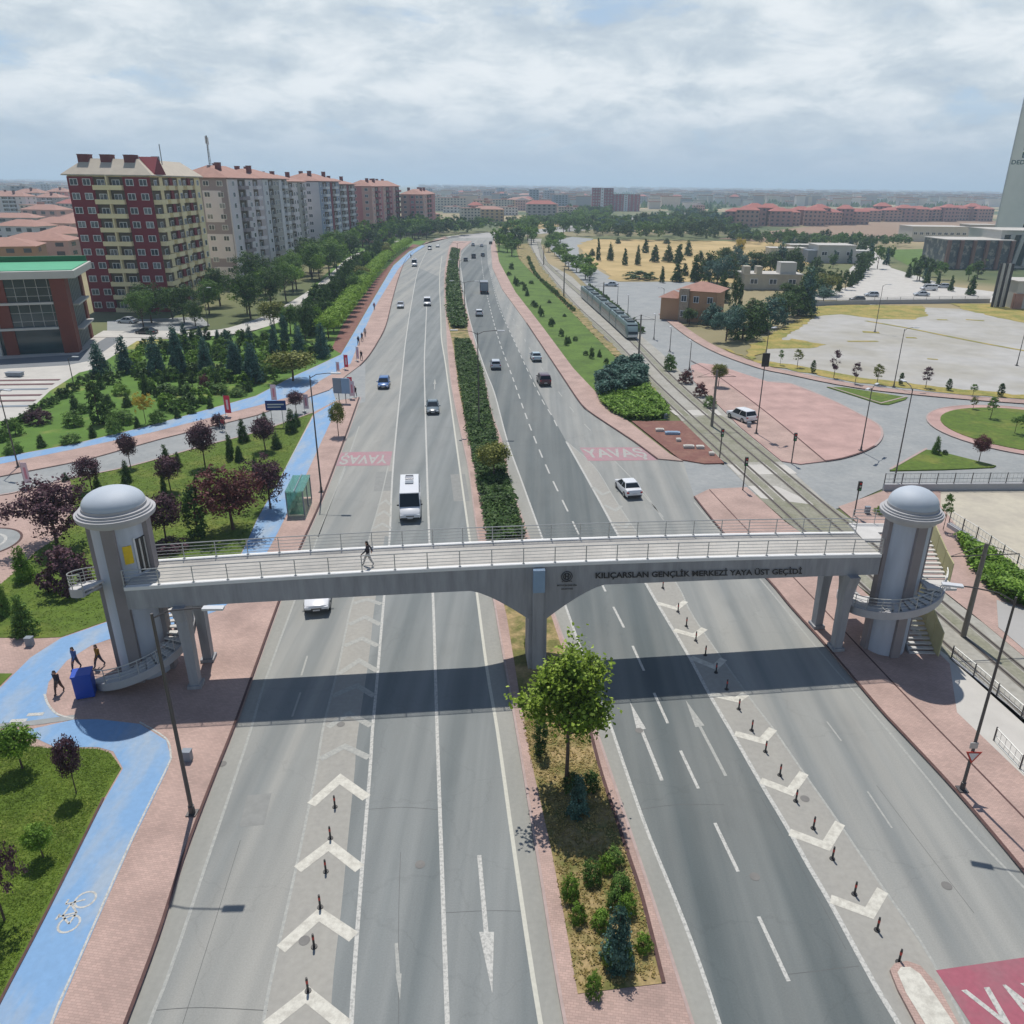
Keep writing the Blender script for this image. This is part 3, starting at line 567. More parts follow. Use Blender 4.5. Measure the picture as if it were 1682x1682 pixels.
bu_ = (P1 - P0).normalized(); bn = Vector((-bu_.y, bu_.x, 0)); BW = 3.7
def bz(s): t = 2 * s / BLn - 1; return 7.42 + .4 * (1 - t * t)
root = empty('footbridge', (0, 43.5, 0)); tag(root, 'long grey concrete footbridge crossing both carriageways on a central pier and end legs', 'footbridge')
T0 = Matrix.Translation(-root.location)
def BMB(): m = MB(); m.T = T0; return m
def bp3(s, o, z): v = P0 + bu_ * s + bn * o; return Vector((v.x, v.y, z))
sp = (0.22 - P0.x) / bu_.x
zh = gy('O', 866, 1018, BA, BB).z
def zbot(s):
    t = 2 * s / BLn - 1; z = 5.93 + .2 * (1 - t * t); d = abs(s - sp)
    if d < 4.25:
        k = max(0, (4.25 - d) / (4.25 - .58)); z -= (z - zh) * min(1, k) ** 1.35
    return z
ss = sorted(set([BLn * i / 24 for i in range(25)] + [sp + d for d in (-4.25, -3.7, -3.1, -2.5, -1.9, -1.3, -.9, -.58, -.55, .55, .58, .9, 1.3, 1.9, 2.5, 3.1, 3.7, 4.25)]))
m = BMB(); m.loft([[bp3(s, .04, zbot(s)), bp3(s, BW - .04, zbot(s)), bp3(s, BW - .04, bz(s) - .22), bp3(s, .04, bz(s) - .22)] for s in ss]); m.obj('girder', M_gird, root)
m = BMB(); m.loft([[bp3(s, 0, bz(s) - .219), bp3(s, .3, bz(s) - .219), bp3(s, .3, bz(s)), bp3(s, 0, bz(s))] for s in ss])
m.loft([[bp3(s, BW - .3, bz(s) - .219), bp3(s, BW, bz(s) - .219), bp3(s, BW, bz(s)), bp3(s, BW - .3, bz(s))] for s in ss]); m.obj('deck_kerb', mat('white_kerb', S(240, 240, 238), .6, var=.04), root)
m = BMB(); m.loft([[bp3(s, .3, bz(s) - .2), bp3(s, BW - .3, bz(s) - .2), bp3(s, BW - .3, bz(s) - .07), bp3(s, .3, bz(s) - .07)] for s in ss]); m.obj('deck', M_deck, root)
m = BMB(); m.loft([[bp3(sp - w, .02, z), bp3(sp + w, .02, z), bp3(sp + w, 1.9, z), bp3(sp - w, 1.9, z)] for z, w in ((-.1, .6), (zh, .58), (zh + .35, .58))])
m.loft([[bp3(sp - .36, -.1, z), bp3(sp + .36, -.1, z), bp3(sp + .36, .05, z), bp3(sp - .36, .05, z)] for z in (-.1, 7.35)]); m.obj('pier', M_gird, root)
m = BMB(); zt, zb_ = gy('O', 886, 930, BA, BB).z, gy('O', 886, 969, BA, BB).z
m.loft([[bp3(sp - .37, -.42, z), bp3(sp + .37, -.42, z), bp3(sp + .37, -.103, z), bp3(sp - .37, -.103, z)] for z in (zb_, zt - .1)]); m.obj('light_panel', M_bluelamp, root, bevel=.03)
def leg(s, o, dz):
    m = BMB(); m.loft([[bp3(s - w, o - d, z), bp3(s + w, o - d, z), bp3(s + w, o + d, z), bp3(s - w, o + d, z)] for z, w, d in ((-.1, .42, .46), (.35, .42, .46), (.351, .28, .32), (3.4, .3, .36), (5.0, .34, .5), (zbot(s) + .05, .36, .85))]); return m
for nm, s in (('end_leg', (20.95 - P0.x) / bu_.x), ('end_leg', (-21.25 - P0.x) / bu_.x)):
    for o in (.36, BW - .36): leg(s, o, 0).obj('leg', M_gird, root)
    m = BMB(); m.loft([[bp3(s - .2, .4 + t * (BW - .8), 5.0 - .0 + .75 * math.sin(PI * t)), bp3(s + .2, .4 + t * (BW - .8), 5.0 + .75 * math.sin(PI * t)), bp3(s + .2, .4 + t * (BW - .8), 6.0), bp3(s - .2, .4 + t * (BW - .8), 6.0)] for t in [i / 8 for i in range(9)]]); m.obj('cross_brace', M_gird, root)
# railings
def railing(o, s0=0.0, s1=None):
    s1 = s1 or BLn; n = 24; q = [s0 + (s1 - s0) * i / n for i in range(n + 1)]; m = BMB()
    for h, r in ((1.05, .035), (.82, .018), (.6, .018), (.38, .018), (.17, .018)): m.tube([bp3(s, o, bz(s) + h) for s in q], r, 6)
    R = m.obj('railing', M_steel, root, smooth=True); pm = MB(); pm.tube([(0, 0, -.02), (0, 0, 1.05)], .032, 6); pm.box((0, 0, .02), (.16, .12, .03)); pme = pm.me('post', M_steel)
    for s in q: link('post', pme, R, T0 @ bp3(s, o, bz(s)), math.atan2(bu_.y, bu_.x))
railing(.14); railing(BW - .14, .5)
# lettering and emblem
def on_face(s, pbl, pbr, ptr, ptl, name, mtl, off=-.03, bold=.02):
    me = text_mesh(s, 1, bold); C4 = [gy('O', x, y, BA, BB) for x, y in (pbl, pbr, ptr, ptl)]
    for v in me.vertices:
        a, b_ = v.co.x, v.co.y; q = (C4[0] * (1 - a) + C4[1] * a) * (1 - b_) + (C4[3] * (1 - a) + C4[2] * a) * b_
        v.co = q + bn * (off + .04) - root.location - bn * .04
    me.materials.append(mtl); return link(name, me, root)
on_face('KILIÇARSLAN GENÇLİK MERKEZİ YAYA ÜST GEÇİDİ', (978, 952), (1317, 944.5), (1317, 930.5), (978, 937), 'lettering', M_letter, -.04, .03)
on_face('BÜYÜKŞEHİR', (915, 963.2), (948, 962.6), (948, 958.8), (915, 959.3), 'lettering', M_letter, -.04, .03)
on_face('KONYA', (923, 956), (940, 955.6), (940, 953), (923, 953.3), 'lettering', M_letter, -.04, .03)
on_face('BELEDİYESİ', (922, 968.2), (941, 967.8), (941, 965), (922, 965.3), 'lettering', M_letter, -.04, .03)
m = BMB(); ec = gy('O', 931, 946.5, BA, BB) - bn * .03
for r0 in (.34, .22):
    pts = [ec + bu_ * (r0 * math.cos(k * PI / 12)) + Vector((0, 0, r0 * math.sin(k * PI / 12))) for k in range(25)]; m.tube(pts, .025, 5)
for dx in (-.09, .09): m.tube([ec + bu_ * dx + Vector((0, 0, -.16)), ec + bu_ * dx + Vector((0, 0, .16))], .03, 5)
m.tube([ec + bu_ * -.09, ec + bu_ * .09], .025, 5); m.obj('emblem', M_letter, root)
# ---------------------------------------------------------------- lift towers with their winding stairs
def tower(cx, cy, k, zr, ztop, a0, a1, slope, zst, ro, label, door):
    t = empty('lift_tower', (cx, cy, 0)); tag(t, label, 'tower')
    R = 1.34 * k
    m = MB(); m.lathe([(R, -.1), (R, zr - .3)], n=40); m.obj('shaft', M_shaft, t, smooth=True)
    for i in range(4):
        a = R_(-83 + 90 * i); m = MB(); m.box((R * math.cos(a) * 1.03, R * math.sin(a) * 1.03, (zr - .3) / 2), (.34 * k, .62 * k, zr - .3), a); m.obj('pilaster', M_pil, t)
    m = MB(); m.lathe([(R * .9, zr - .62), (R * 1.2, zr - .6), (R * 1.24, zr - .34), (R * 1.42, zr - .3), (R * 1.45, zr - .12), (R * 1.45, zr - .02), (R * 1.36, zr), (R * 1.36, zr + .1), (R * 1.28, zr + .12), (R * 1.28, zr + .24), (R * 1.16, zr + .26), (R * 1.16, zr + .44), (.3, zr + .45)], n=56); m.obj('ring_cornice', M_ring, t, smooth=True)
    h = ztop - zr - .44; m = MB(); m.lathe([(R * 1.14 * math.cos(q * PI / 20), zr + .44 + h * math.sin(q * PI / 20)) for q in range(10)] + [(.001, ztop)], n=56); dm_ = m.obj('dome', M_dome, t, smooth=True)
    if door:
        for nm, b0, b1, z0, z1, rr, mt in (('doorway', -34, 1, 7.55, 9.75, 1.02, M_dark), ('door_frame', -1, 3, 7.55, 9.85, 1.05, M_white), ('poster', -62, -44, 8.3, 9.45, 1.03, M_poster), ('door_frame', -38, -34, 7.55, 9.85, 1.04, M_white)):
            m = MB(); N_ = 8; A = [R_(b0 + (b1 - b0) * i / N_) for i in range(N_ + 1)]
            m.loft([[(R * rr * math.cos(a), R * rr * math.sin(a), z0), (R * rr * math.cos(a), R * rr * math.sin(a), z1), (R * .96 * math.cos(a), R * .96 * math.sin(a), z1), (R * .96 * math.cos(a), R * .96 * math.sin(a), z0)] for a in A]); m.obj(nm, mt, t)
        m = MB()
        for a in (-24, -11): m.box((R * 1.03 * math.cos(R_(a)), R * 1.03 * math.sin(R_(a)), 8.65), (.05, .1, 2.1), R_(a))
        m.obj('door_bars', M_steel, t)
    # stair: treads, stringer, handrails
    ri = R * 1.14; deg = a1 - a0; n = int(deg / 11); tr = MB(); st = MB(); rl = MB(); zf = lambda a: zst + (a - a0) * slope
    def pt(a, r, z):
        c_, s_ = math.cos(R_(a)), math.sin(R_(a))
        if not door and s_ > 0: return Vector((r * math.copysign(abs(c_) ** .45, c_), r * s_ * 1.5, z))
        return Vector((r * c_, r * s_, z))
    def pt0(a, r, z): return Vector((r * math.cos(R_(a)), r * math.sin(R_(a)), z))
    for i in range(n):
        b0, b1 = a0 + deg * i / n, a0 + deg * (i + .82) / n; z = zf(b1)
        tr.loft([[pt(b, ri, z - .09), pt(b, ro, z - .09), pt(b, ro, z), pt(b, ri, z)] for b in (b0, (b0 + b1) / 2, b1)])
    N_ = int(deg / 5); A = [a0 + deg * i / N_ for i in range(N_ + 1)]
    st.loft([[pt(a, ro, zf(a) - .38), pt(a, ro + .14, zf(a) - .38), pt(a, ro + .14, zf(a) + .16), pt(a, ro, zf(a) + .16)] for a in A])
    st.loft([[pt(a, ri + .25, zf(a) - .34), pt(a, ro - .002, zf(a) - .34), pt(a, ro - .002, zf(a) - .2), pt(a, ri + .25, zf(a) - .2)] for a in A])
    tr.obj('stair_treads', M_ltconc, t); st.obj('stair_stringer', M_ring, t)
    runs = [[]]
    for a in A:
        if not door and math.sin(R_(a)) > .25 and math.cos(R_(a)) > 0: runs.append([]) if runs[-1] else None
        else: runs[-1].append(a)
    for h_, r_ in ((1.08, .035), (.84, .018), (.62, .018), (.4, .018)):
        for q_ in runs:
            if len(q_) > 1: rl.tube([pt(a, ro + .07, zf(a) + h_) for a in q_], r_, 5)
    for i in range(int(deg / 20) + 1):
        a = a0 + i * 20
        if any(q_ and q_[0] <= a <= q_[-1] for q_ in runs): rl.tube([pt(a, ro + .07, zf(a)), pt(a, ro + .07, zf(a) + 1.08)], .028, 5)
    rl.obj('stair_railing', M_steel, t, smooth=True); return t
tower(-25.2, 43.1, 1.14, 11.3, 12.72, -150, 250, .0182, .1, 3.15, 'round grey lift tower with dome and yellow poster at the left end of the footbridge', True)
tR = tower(24.35, 46.8, 1.0, 10.4, 11.95, -268, -14, .0139, 2.0, 2.8, 'round grey domed lift tower with winding stair at the right end of the footbridge', False)
# straight flights of the east stair with beige guard panels
def flight(xa, xb, ya, za, yb, zb_, low):
    m = MB(); n = 11
    for i in range(n): y0 = ya + (yb - ya) * i / n; z = za + (zb_ - za) * (i + 1) / n; m.box(((xa + xb) / 2, y0 + (yb - ya) / n * .45, z - .05), (xb - xa, (yb - ya) / n * .85, .1))
    m.obj('stair_treads', M_ltconc, tR)
    for k in range(4):
        a, b = k / 4 + .006, (k + 1) / 4 - .006; P = []
        for q in (a, b):
            y = ya - .3 + (yb - ya + .9) * q; z = za + (zb_ - za) * min(1, max(0, (y - ya) / (yb - ya))); P.append((y, z))
        (y0, z0), (y1, z1) = P; l0, l1 = (max(0, z0 - .9), max(0, z1 - .9)) if low else (z0 - .25, z1 - .25)
        m = MB(); m.loft([[(xb + .02, y0, l0), (xb + .1, y0, l0), (xb + .1, y0, z0 + 1.3 + (.7 if low else 0)), (xb + .02, y0, z0 + 1.3 + (.7 if low else 0))], [(xb + .02, y1, l1), (xb + .1, y1, l1), (xb + .1, y1, z1 + 1.3 + (.7 if low else 0)), (xb + .02, y1, z1 + 1.3 + (.7 if low else 0))]]); m.obj('guard_panel', M_beige, tR)
    m = MB(); m.loft([[(xa - .06, ya, za - .05), (xa, ya, za - .05), (xa, ya, za + .22), (xa - .06, ya, za + .22)], [(xa - .06, yb, zb_ - .3), (xa, yb, zb_ - .3), (xa, yb, zb_ + .22), (xa - .06, yb, zb_ + .22)]]); m.obj('stair_stringer', M_ring, tR)
flight(1.45, 3.2, -1.0, 0.0, 2.9, 2.0, True); flight(1.45, 3.2, -.2, 5.5, 3.6, 7.3, False)
m = MB(); m.box((.9, 3.0, 1.93), (4.6, 1.5, .14)); m.obj('landing', M_ltconc, tR)
m = MB(); m.box((.75, 4.1, 7.24), (5.1, 1.6, .16)); m.box((-1.1, 2.6, 7.24), (1.5, 1.39, .16)); m.obj('landing', M_ltconc, tR)
m = MB(); m.box((2.3, -.85, 5.4), (1.9, 1.3, .16)); m.obj('landing', M_ltconc, tR)
m = MB(); [m.tube([(-1.6, 4.85, 7.3 + h_), (3.25, 4.85, 7.3 + h_)], .025, 5) for h_ in (.35, .6, .85, 1.08)]; [m.tube([(x_, 4.85, 7.3), (x_, 4.85, 8.4)], .03, 5) for x_ in (-1.6, 0, 1.6, 3.2)]; m.obj('landing_railing', M_steel, tR)
# ---------------------------------------------------------------- street furniture
M_pole = mat('lamp_pole', S(120, 116, 116, 1.8), .5, .5, var=.05)
M_poled = mat('concrete_mast', S(140, 134, 126, 1.4), .8, var=.1)
M_lampw = mat('lamp_housing', S(222, 224, 226), .35, var=.02)
M_red = mat('red_plastic', S(196, 60, 50), .5, var=.05); M_black = mat('black_plastic', (.02, .02, .022), .5, var=0)
M_glassg = None
def lamp(b, h, arms, label, style='arm', wide=.09, grp=None):
    t = empty('street_lamp', b); tag(t, label, 'street lamp', grp)
    m = MB(); m.tube([(0, 0, 0), (0, 0, .5), (0, 0, .51), (0, 0, h)], [wide * 1.5, wide * 1.4, wide, wide * .6], 10); m.box((0, 0, .03), (.5, .5, .06)); m.obj('pole', M_pole, t, smooth=True)
    for dx, dy in arms:
        m = MB(); L_ = math.hypot(dx, dy); m.tube([(0, 0, h - .25), (dx * .3, dy * .3, h + .12), (dx * .8, dy * .8, h + .25), (dx, dy, h + .25)], .04, 6); m.obj('arm', M_pole, t, smooth=True)
        a = math.atan2(dy, dx); m = MB(); m.box((dx + .35 * math.cos(a), dy + .35 * math.sin(a), h + .25), (.95, .34, .12), a); m.obj('lamp_head', M_lampw, t, bevel=.04)
    return t
b = g('O', 316, 1336, .13); lamp(b, hof(b, 1012), [(2.4, .1)], 'tall grey street lamp on the left pavement in front of the footbridge', wide=.11)
b = g('O', 528, 808, .13); lamp(b, hof(b, 619), [(2.2, 0)], 'tall street lamp beside the cycle lane behind the footbridge')
b = g('O', 787, 700, .15); lamp(b, hof(b, 548), [(2.6, 0), (-2.6, 0)], 'double-armed street lamp in the median level with the dark red car')
for (x, y, ty, nm) in ((764, 530, 481, 'double-armed street lamp in the median near the truck'), (756, 480, 443, 'smaller double-armed street lamp farther along the median'), (752, 440, 412, 'farthest double-armed street lamp seen in the median')):
    b = g('O', x, y, .15); lamp(b, max(9, hof(b, ty)), [(2.5, 0), (-2.5, 0)], nm)
b = g('O', 1580, 1297, .13); t = lamp(b, hof(b, 985), [(-2.4, .6)], 'tall street lamp carrying a give-way sign on the right pavement')
sz = 2.25; m = MB(); m.add([(-.42, -.14, sz + .35), (.42, -.14, sz + .35), (0, -.14, sz - .4), (-.42, -.11, sz + .35), (.42, -.11, sz + .35), (0, -.11, sz - .4)], [(0, 2, 1), (3, 4, 5), (0, 1, 4, 3), (1, 2, 5, 4), (2, 0, 3, 5)]); m.obj('sign_rim', M_red, t)
m = MB(); m.add([(-.27, -.145, sz + .26), (.27, -.145, sz + .26), (0, -.145, sz - .22)], [(0, 2, 1)]); m.obj('sign_face', M_white, t)
m = MB(); m.box((-.1, -.12, sz + .75), (.4, .05, .35)); m.obj('sign_plate', M_steel, t)
for (bx, by), ty, arms, nm in (((1467, 800), 640, [(0, 2)], 'slim lamp post rising beside the dome of the right lift tower'), ((1414, 740), 640, [(.8, 1), (-.8, -1)], 'lamp post on the curved edge of the pink plaza'),
      ((1242, 712), 545, [(.6, .6)], 'tall post with a dark sign box at the corner of the pink plaza'), ((1468, 635), 542, [(1.4, 0)], 'lamp post at the edge of the concrete lot'), ((1437, 545), 470, [(1, 0)], 'lattice post standing in the weeds of the concrete lot'),
      ((1132, 607), 565, [(0, 1)], 'lamp post at the far tip of the pink plaza'), ((1100, 577), 542, [(0, 1)], 'lamp post by the service road, nearest the tram'), ((1074, 557), 520, [(0, 1)], 'lamp post by the service road, second beside the tram'),
      ((1031, 517), 488, [(0, 1)], 'lamp post by the service road behind the tram roof'), ((1014, 500), 473, [(0, 1)], 'lamp post by the service road behind the rear of the tram'), ((30, 767), 645, [(.9, -.3)], 'lamp post by the blue lane at the left edge of the garden'), ((1682 - 12, 600), 540, [(1, 0)], 'lamp post at the far right of the concrete lot'),
      ((123, 640), 590, [(.8, 0)], 'short lamp post by the striped plaza benches'), ((342, 535), 475, [(1, 0)], 'lamp post on the street below the red tower block'), ((1089, 505), 475, [(-1, 0)], 'lamp post at the corner by the tan house')):
    b = g('O', bx, by, .13); t = lamp(b, hof(b, ty), arms, nm, wide=.08)
    if 'sign box' in nm:
        m = MB(); m.box((0, -.2, 9.6), (.9, .25, 1.7)); m.obj('sign_box', M_black, t, bevel=.05)
# overhead-line masts
def mast(b, h, label):
    t = empty('line_mast', b); tag(t, label, 'mast', 'tram line masts')
    m = MB(); m.tube([(0, 0, 0), (0, 0, h)], [.2, .14], 10); m.obj('mast', M_poled, t, smooth=True)
    m = MB(); m.tube([(-2.6, -.3, h - .9), (2.6, .3, h - .9)], .04, 6); m.tube([(-2.4, -.3, h - .85), (0, 0, h - .1)], .02, 5); m.tube([(2.4, .3, h - .85), (0, 0, h - .1)], .02, 5); m.obj('bracket', M_pole, t)
for i, (x, y, ty) in enumerate(((1582, 1045, 893), (1169, 700, 608), (1049, 587, 517), (990, 512, 472), (926, 487, 440), (893, 435, 404))):
    b = g('O', x, y, .03); mast(b, min(9.5, max(7.2, hof(b, ty))), ('concrete tram line mast ' + ['to the right of the right lift tower', 'by the stop line near the white parked car', 'just right of the tram front', 'standing beside the middle of the tram', 'behind the tram at the green verge', 'farthest along the curving tracks'][i]))
# traffic lights
M_tl = mat('signal_red', (.5, .02, .02), .4, var=0); M_tg = mat('signal_green', (.02, .25, .08), .4, var=0)
for i, (x, y, ty) in enumerate(((1300, 760, 715), (1220, 805, 755), (1403, 846, 795), (1182, 752, 708))):
    b = g('O', x, y, .13); h = hof(b, ty); t = empty('traffic_light', b); tag(t, 'black traffic light ' + ['at the tip of the pink plaza by the tram crossing', 'on the near corner of the tram crossing', 'left of the right lift tower across the tracks', 'beside the brown flower bed'][i], 'traffic light')
    m = MB(); m.tube([(0, 0, 0), (0, 0, h)], .07, 8); m.obj('pole', M_pole, t)
    m = MB(); m.box((0, -.1, h - .3), (.34, .26, .95)); m.obj('signal_box', M_black, t, bevel=.03)
    for j, mm in enumerate((M_tl, M_yel, M_tg)):
        m = MB(); m.tube([(0, -.23, h - .02 - j * .29), (0, -.26, h - .02 - j * .29)], .1, 12); m.obj('lens', mm, t)
# flexible bollards in the two gores
def bollard():
    t = empty('bollard'); m = MB(); m.tube([(0, 0, 0), (0, 0, .04), (0, 0, .041), (0, 0, .75)], [.14, .13, .05, .045], 10); m.obj('post', M_black, t, smooth=True)
    m = MB(); m.lathe([(.052, .45), (.052, .62)], n=10); m.obj('reflective_band', M_red, t); return t
bproto = bollard(); used = False
def put(proto, used, p, rz=0):
    o = proto if not used else copy_tree(proto); o.location = p; o.rotation_euler = (0, 0, rz); return o
rb_ = [('T', x, y) for x, y in ((615, 20), (670, 115), (732, 210), (795, 305), (865, 420), (935, 530), (1015, 660), (1100, 800), (1190, 940), (1285, 1095), (1390, 1265), (1505, 1445), (1630, 1645))] + [('N', x, y) for x, y in ((455, 995), (575, 1185), (690, 1355))]
rb_ = [('Q', 195, 1305), ('Q', 240, 1385)][:1] + rb_
for i, (f, x, y) in enumerate(rb_[::-1]):
    o = put(bproto, i > 0, g(f, x, y, .003)); tag(o, 'black flexible bollard in the right-hand chevron strip, %s from the red YAVAŞ field' % ORD[i], 'bollard', 'flexible bollards in the right gore')
for i, (x, y) in enumerate(((585, 1465), (625, 1175), (665, 915), (702, 680), (732, 460), (762, 255))):
    o = copy_tree(bproto); o.location = g('S', x, y, .003); tag(o, 'black and red bollard in the left-hand chevron strip, %s from the bottom' % ORD[i], 'bollard', 'flexible bollards in the left gore')
# vertical banners
M_ban = mat('red_banner', S(226, 62, 84), .7, var=.04); M_banp = mat('pink_banner_print', S(226, 150, 165), .7, var=.03); M_banw = mat('pale_banner', S(236, 214, 222), .7, var=.03)
def banner(b, h, w, m_, label):
    t = empty('banner', b); tag(t, label, 'banner', 'upright street banners')
    m = MB(); m.tube([(0, 0, 0), (0, 0, h)], .03, 6); m.box((0, 0, .05), (.5, .5, .1)); m.obj('pole', M_steel, t)
    m = MB(); w *= .72; m.box((w / 2 + .03, 0, h * .56), (w, .03, h * .8)); m.obj('flag', m_, t)
    m = MB(); m.box((w / 2 + .03, -.02, h * .55), (w * .35, .03, h * .45)); m.obj('print', M_banw if m_ is M_ban else M_banp, t)
for x, y, ty, w, mm, nm in ((371, 684, 650, 1.1, M_ban, 'red upright banner beside the side street near the small plum trees'), (447, 662, 632, 1.0, M_banw, 'white and pink upright banner behind the blue road sign'), (42, 800, 760, .9, M_banw, 'white and pink banner at the left by the side street'),
        (500, 676, 648, .9, M_banw, 'pale banner beside the small plum tree on the side street'), (575, 655, 626, 1.0, M_banw, 'pale pink banner on the tip of the pavement island'), (571, 636, 620, 1.0, M_ban, 'red banner just behind the grey billboard'),
        (566, 607, 583, .9, M_ban, 'red banner on the blue lane bend'), (586, 593, 570, .6, M_banw, 'narrow white banner on the pavement bend'), (553, 612, 595, .7, M_banw, 'pale banner at the start of the blue lane bend')):
    b = g('O', x, y, .13); banner(b, hof(b, ty), w, mm, nm)
# blue direction sign, billboard, kiosk
M_bsign = mat('blue_sign', S(28, 62, 140), .5, var=.03); M_grey = mat('grey_sheet', S(140, 150, 160), .5, var=.05)
b = g('O', 457, 700, .13); h = hof(b, 660); t = empty('road_sign', b, .1); tag(t, 'blue rectangular direction sign on two posts by the side street', 'road sign')
for x in (-.7, .7): m = MB(); m.tube([(x, 0, 0), (x, 0, h)], .05, 6); m.obj('post', M_steel, t)
m = MB(); m.box((0, -.07, h - .6), (2.6, .06, 1.3)); m.obj('panel', M_bsign, t, bevel=.02)
m = MB(); m.box((0, -.11, h - .45), (2.1, .02, .16)); m.box((-.2, -.11, h - .8), (1.7, .02, .14)); m.obj('panel_lines', M_white, t)
b = g('O', 563, 661, .13); h = hof(b, 622); t = empty('billboard', b, -.1); tag(t, 'grey two-panel billboard standing on the pavement island tip', 'billboard')
for x in (-.5, .5): m = MB(); m.tube([(x, 0, 0), (x, 0, h * .5)], .06, 6); m.obj('post', M_pole, t)
m = MB(); m.box((-.62, -.05, h * .68), (1.2, .16, h * .62)); m.obj('panel', M_grey, t, bevel=.02); m = MB(); m.box((.62, -.05, h * .68), (1.2, .16, h * .62)); m.obj('panel', M_bluelamp, t, bevel=.02)
# bus shelter of green glass
gm_, nt, N, L, bs = nodes('green_shelter_glass'); bs.inputs['Base Color'].default_value = (.25, .6, .45, 1); bs.inputs['Roughness'].default_value = .08; bs.inputs['Transmission Weight'].default_value = .75; bs.inputs['Alpha'].default_value = .75
b = g('J', 535, 930, .14); t = empty('bus_shelter', b, R_(97)); tag(t, 'green glass bus shelter between the blue lane and the kerb', 'bus shelter')
m = MB(); m.box((0, 0, 2.45), (4.6, 1.7, .08)); m.obj('glass_roof', gm_, t); m = MB(); m.box((0, .8, 1.25), (4.4, .05, 2.2)); m.obj('back_glass', gm_, t)
[MB().box((x_, 0, 1.25), (.05, 1.5, 2.2)).obj('side_glass', gm_, t) for x_ in (-2.25, 2.25)]
m = MB(); [m.box((x, y, 1.22), (.1, .1, 2.44)) for x in (-2.25, 0, 2.25) for y in (-.75, .8)]; m.box((0, 0, 2.52), (4.7, .08, .06)); m.obj('frame', M_grey, t)
m = MB(); m.box((0, .5, .5), (3.4, .4, .08)); m.box((-1.3, .5, .23), (.08, .35, .46)); m.box((1.3, .5, .23), (.08, .35, .46)); m.obj('bench', M_pole, t)
# blue container by the stair
M_bbox = mat('blue_container', S(24, 74, 180, 1.1), .45, var=.05)
b = g('O', 143, 1141, .13); t = empty('recycling_container', b, R_(20)); tag(t, 'bright blue box container at the foot of the left stair', 'container')
m = MB(); m.box((0, 0, .8), (1.05, .95, 1.5)); m.obj('body', M_bbox, t, bevel=.04); m = MB(); m.box((0, 0, 1.62), (1.14, 1.04, .13), 0); m.obj('lid', M_bbox, t, bevel=.05)
m = MB(); [m.box((x, y, .06), (.12, .12, .12)) for x in (-.4, .4) for y in (-.35, .35)]; m.obj('feet', M_black, t)
b = g('O', 139, 1128, .13); o = MB(); o.tube([(0, 0, 0), (0, 0, 1.0)], .06, 8); o.lathe([(.09, .98), (.09, 1.04), (.001, 1.07)], n=10); tag(o.obj('post', M_pole, loc=b, smooth=True), 'short grey post standing behind the blue container', 'post')
for x, y, nm in ((50, 1060, 'small pale box in the pink path left of the left tower'), (309, 1248, 'small grey cabinet on the left pavement near the tall lamp'), (1214, 690, ''), (1424, 842, 'small post box on the pink corner left of the right tower'), (1230, 701, 'grey control cabinet beside the parked white car'), (1093, 687, 'grey signal cabinet at the corner of the green shrubs')):
    if not nm: continue
    b = g('O', x, y, .13); o = MB(); o.box((0, 0, .3), (.45, .35, .6)); o.box((0, 0, .62), (.5, .4, .06)); tag(o.obj('cabinet', M_grey, loc=b, bevel=.01), nm, 'cabinet')
# planters, benches of the striped plaza
M_maroon = mat('maroon_paving', S(120, 88, 90), .85, var=.08)
for i in range(6):
    x1 = (98, 88, 78, 68, 58, 48)[i]; y = (625, 632, 640, 650, 659, 668)[i]; a, c = g('O', -140, y + 2, .08), g('O', x1, y - 1, .08)
    m = MB(); m.ribbon([a, c], .9, .13); m.T = None; struct(m.obj('plaza_band', M_maroon if i % 3 < 2 else M_grey))
b = g('O', 25, 618, .1); o = MB(); o.box((0, 0, .35), (2.4, 1.0, .5)); o.box((0, 0, .65), (2.6, 1.2, .08)); tag(o.obj('bench', M_grey, loc=b), 'low grey bench block on the striped plaza by the glass building', 'bench')
# walls and railings of the sunken square
def wall_rail(pts, hw, hr, label, step=1.9, mw=None):
    c = pts[0]; t = empty('guard_railing', (c.x, c.y, 0)); tag(t, label, 'railing'); TT = Matrix.Translation(-Vector((c.x, c.y, 0)))
    if hw:
        m = MB(); m.T = TT
        for a, b_ in zip(pts, pts[1:]):
            d = (b_ - a).normalized(); nn = Vector((-d.y, d.x)) * .18; m.prism([(a.x + nn.x, a.y + nn.y), (b_.x + nn.x, b_.y + nn.y), (b_.x - nn.x, b_.y - nn.y), (a.x - nn.x, a.y - nn.y)], -.05, hw)
        m.obj('base_wall', mw or M_ring, t)
    m = MB(); m.T = TT
    for z in (hw + .15, hw + hr * .5, hw + hr): m.tube([(p.x, p.y, z) for p in pts], .035, 5)
    for p, d in walk(pts, .45): m.tube([(p.x, p.y, hw + .1), (p.x, p.y, hw + hr)], .012, 4)
    m.obj('bars', M_steel, t); pm = MB(); pm.tube([(0, 0, 0), (0, 0, hr + .06)], .05, 6); pme = pm.me('post', M_pole)
    for p, d in walk(pts, step)[:90]: link('post', pme, t, Vector((p.x - c.x, p.y - c.y, hw)))
def v2(f, pts): return [Vector((p.x, p.y)) for p in gp(f, pts)]
wall_rail(v2('O', [(1450, 806), (1560, 805), (1700, 804), (1900, 803)]), .75, 1.15, 'grey wall with metal railing along the road behind the right tower')
wall_rail(v2('O', [(1557, 866), (1600, 893), (1672, 945), (1750, 1000)]), .45, 1.2, 'metal railing on a low wall slanting down past the right tower towards the edge')
wall_rail(v2('O', [(1562, 1083), (1600, 1115), (1682, 1188), (1780, 1275)]), .12, .9, 'low metal railing between the tram tracks and the pale path at right', 2.2)
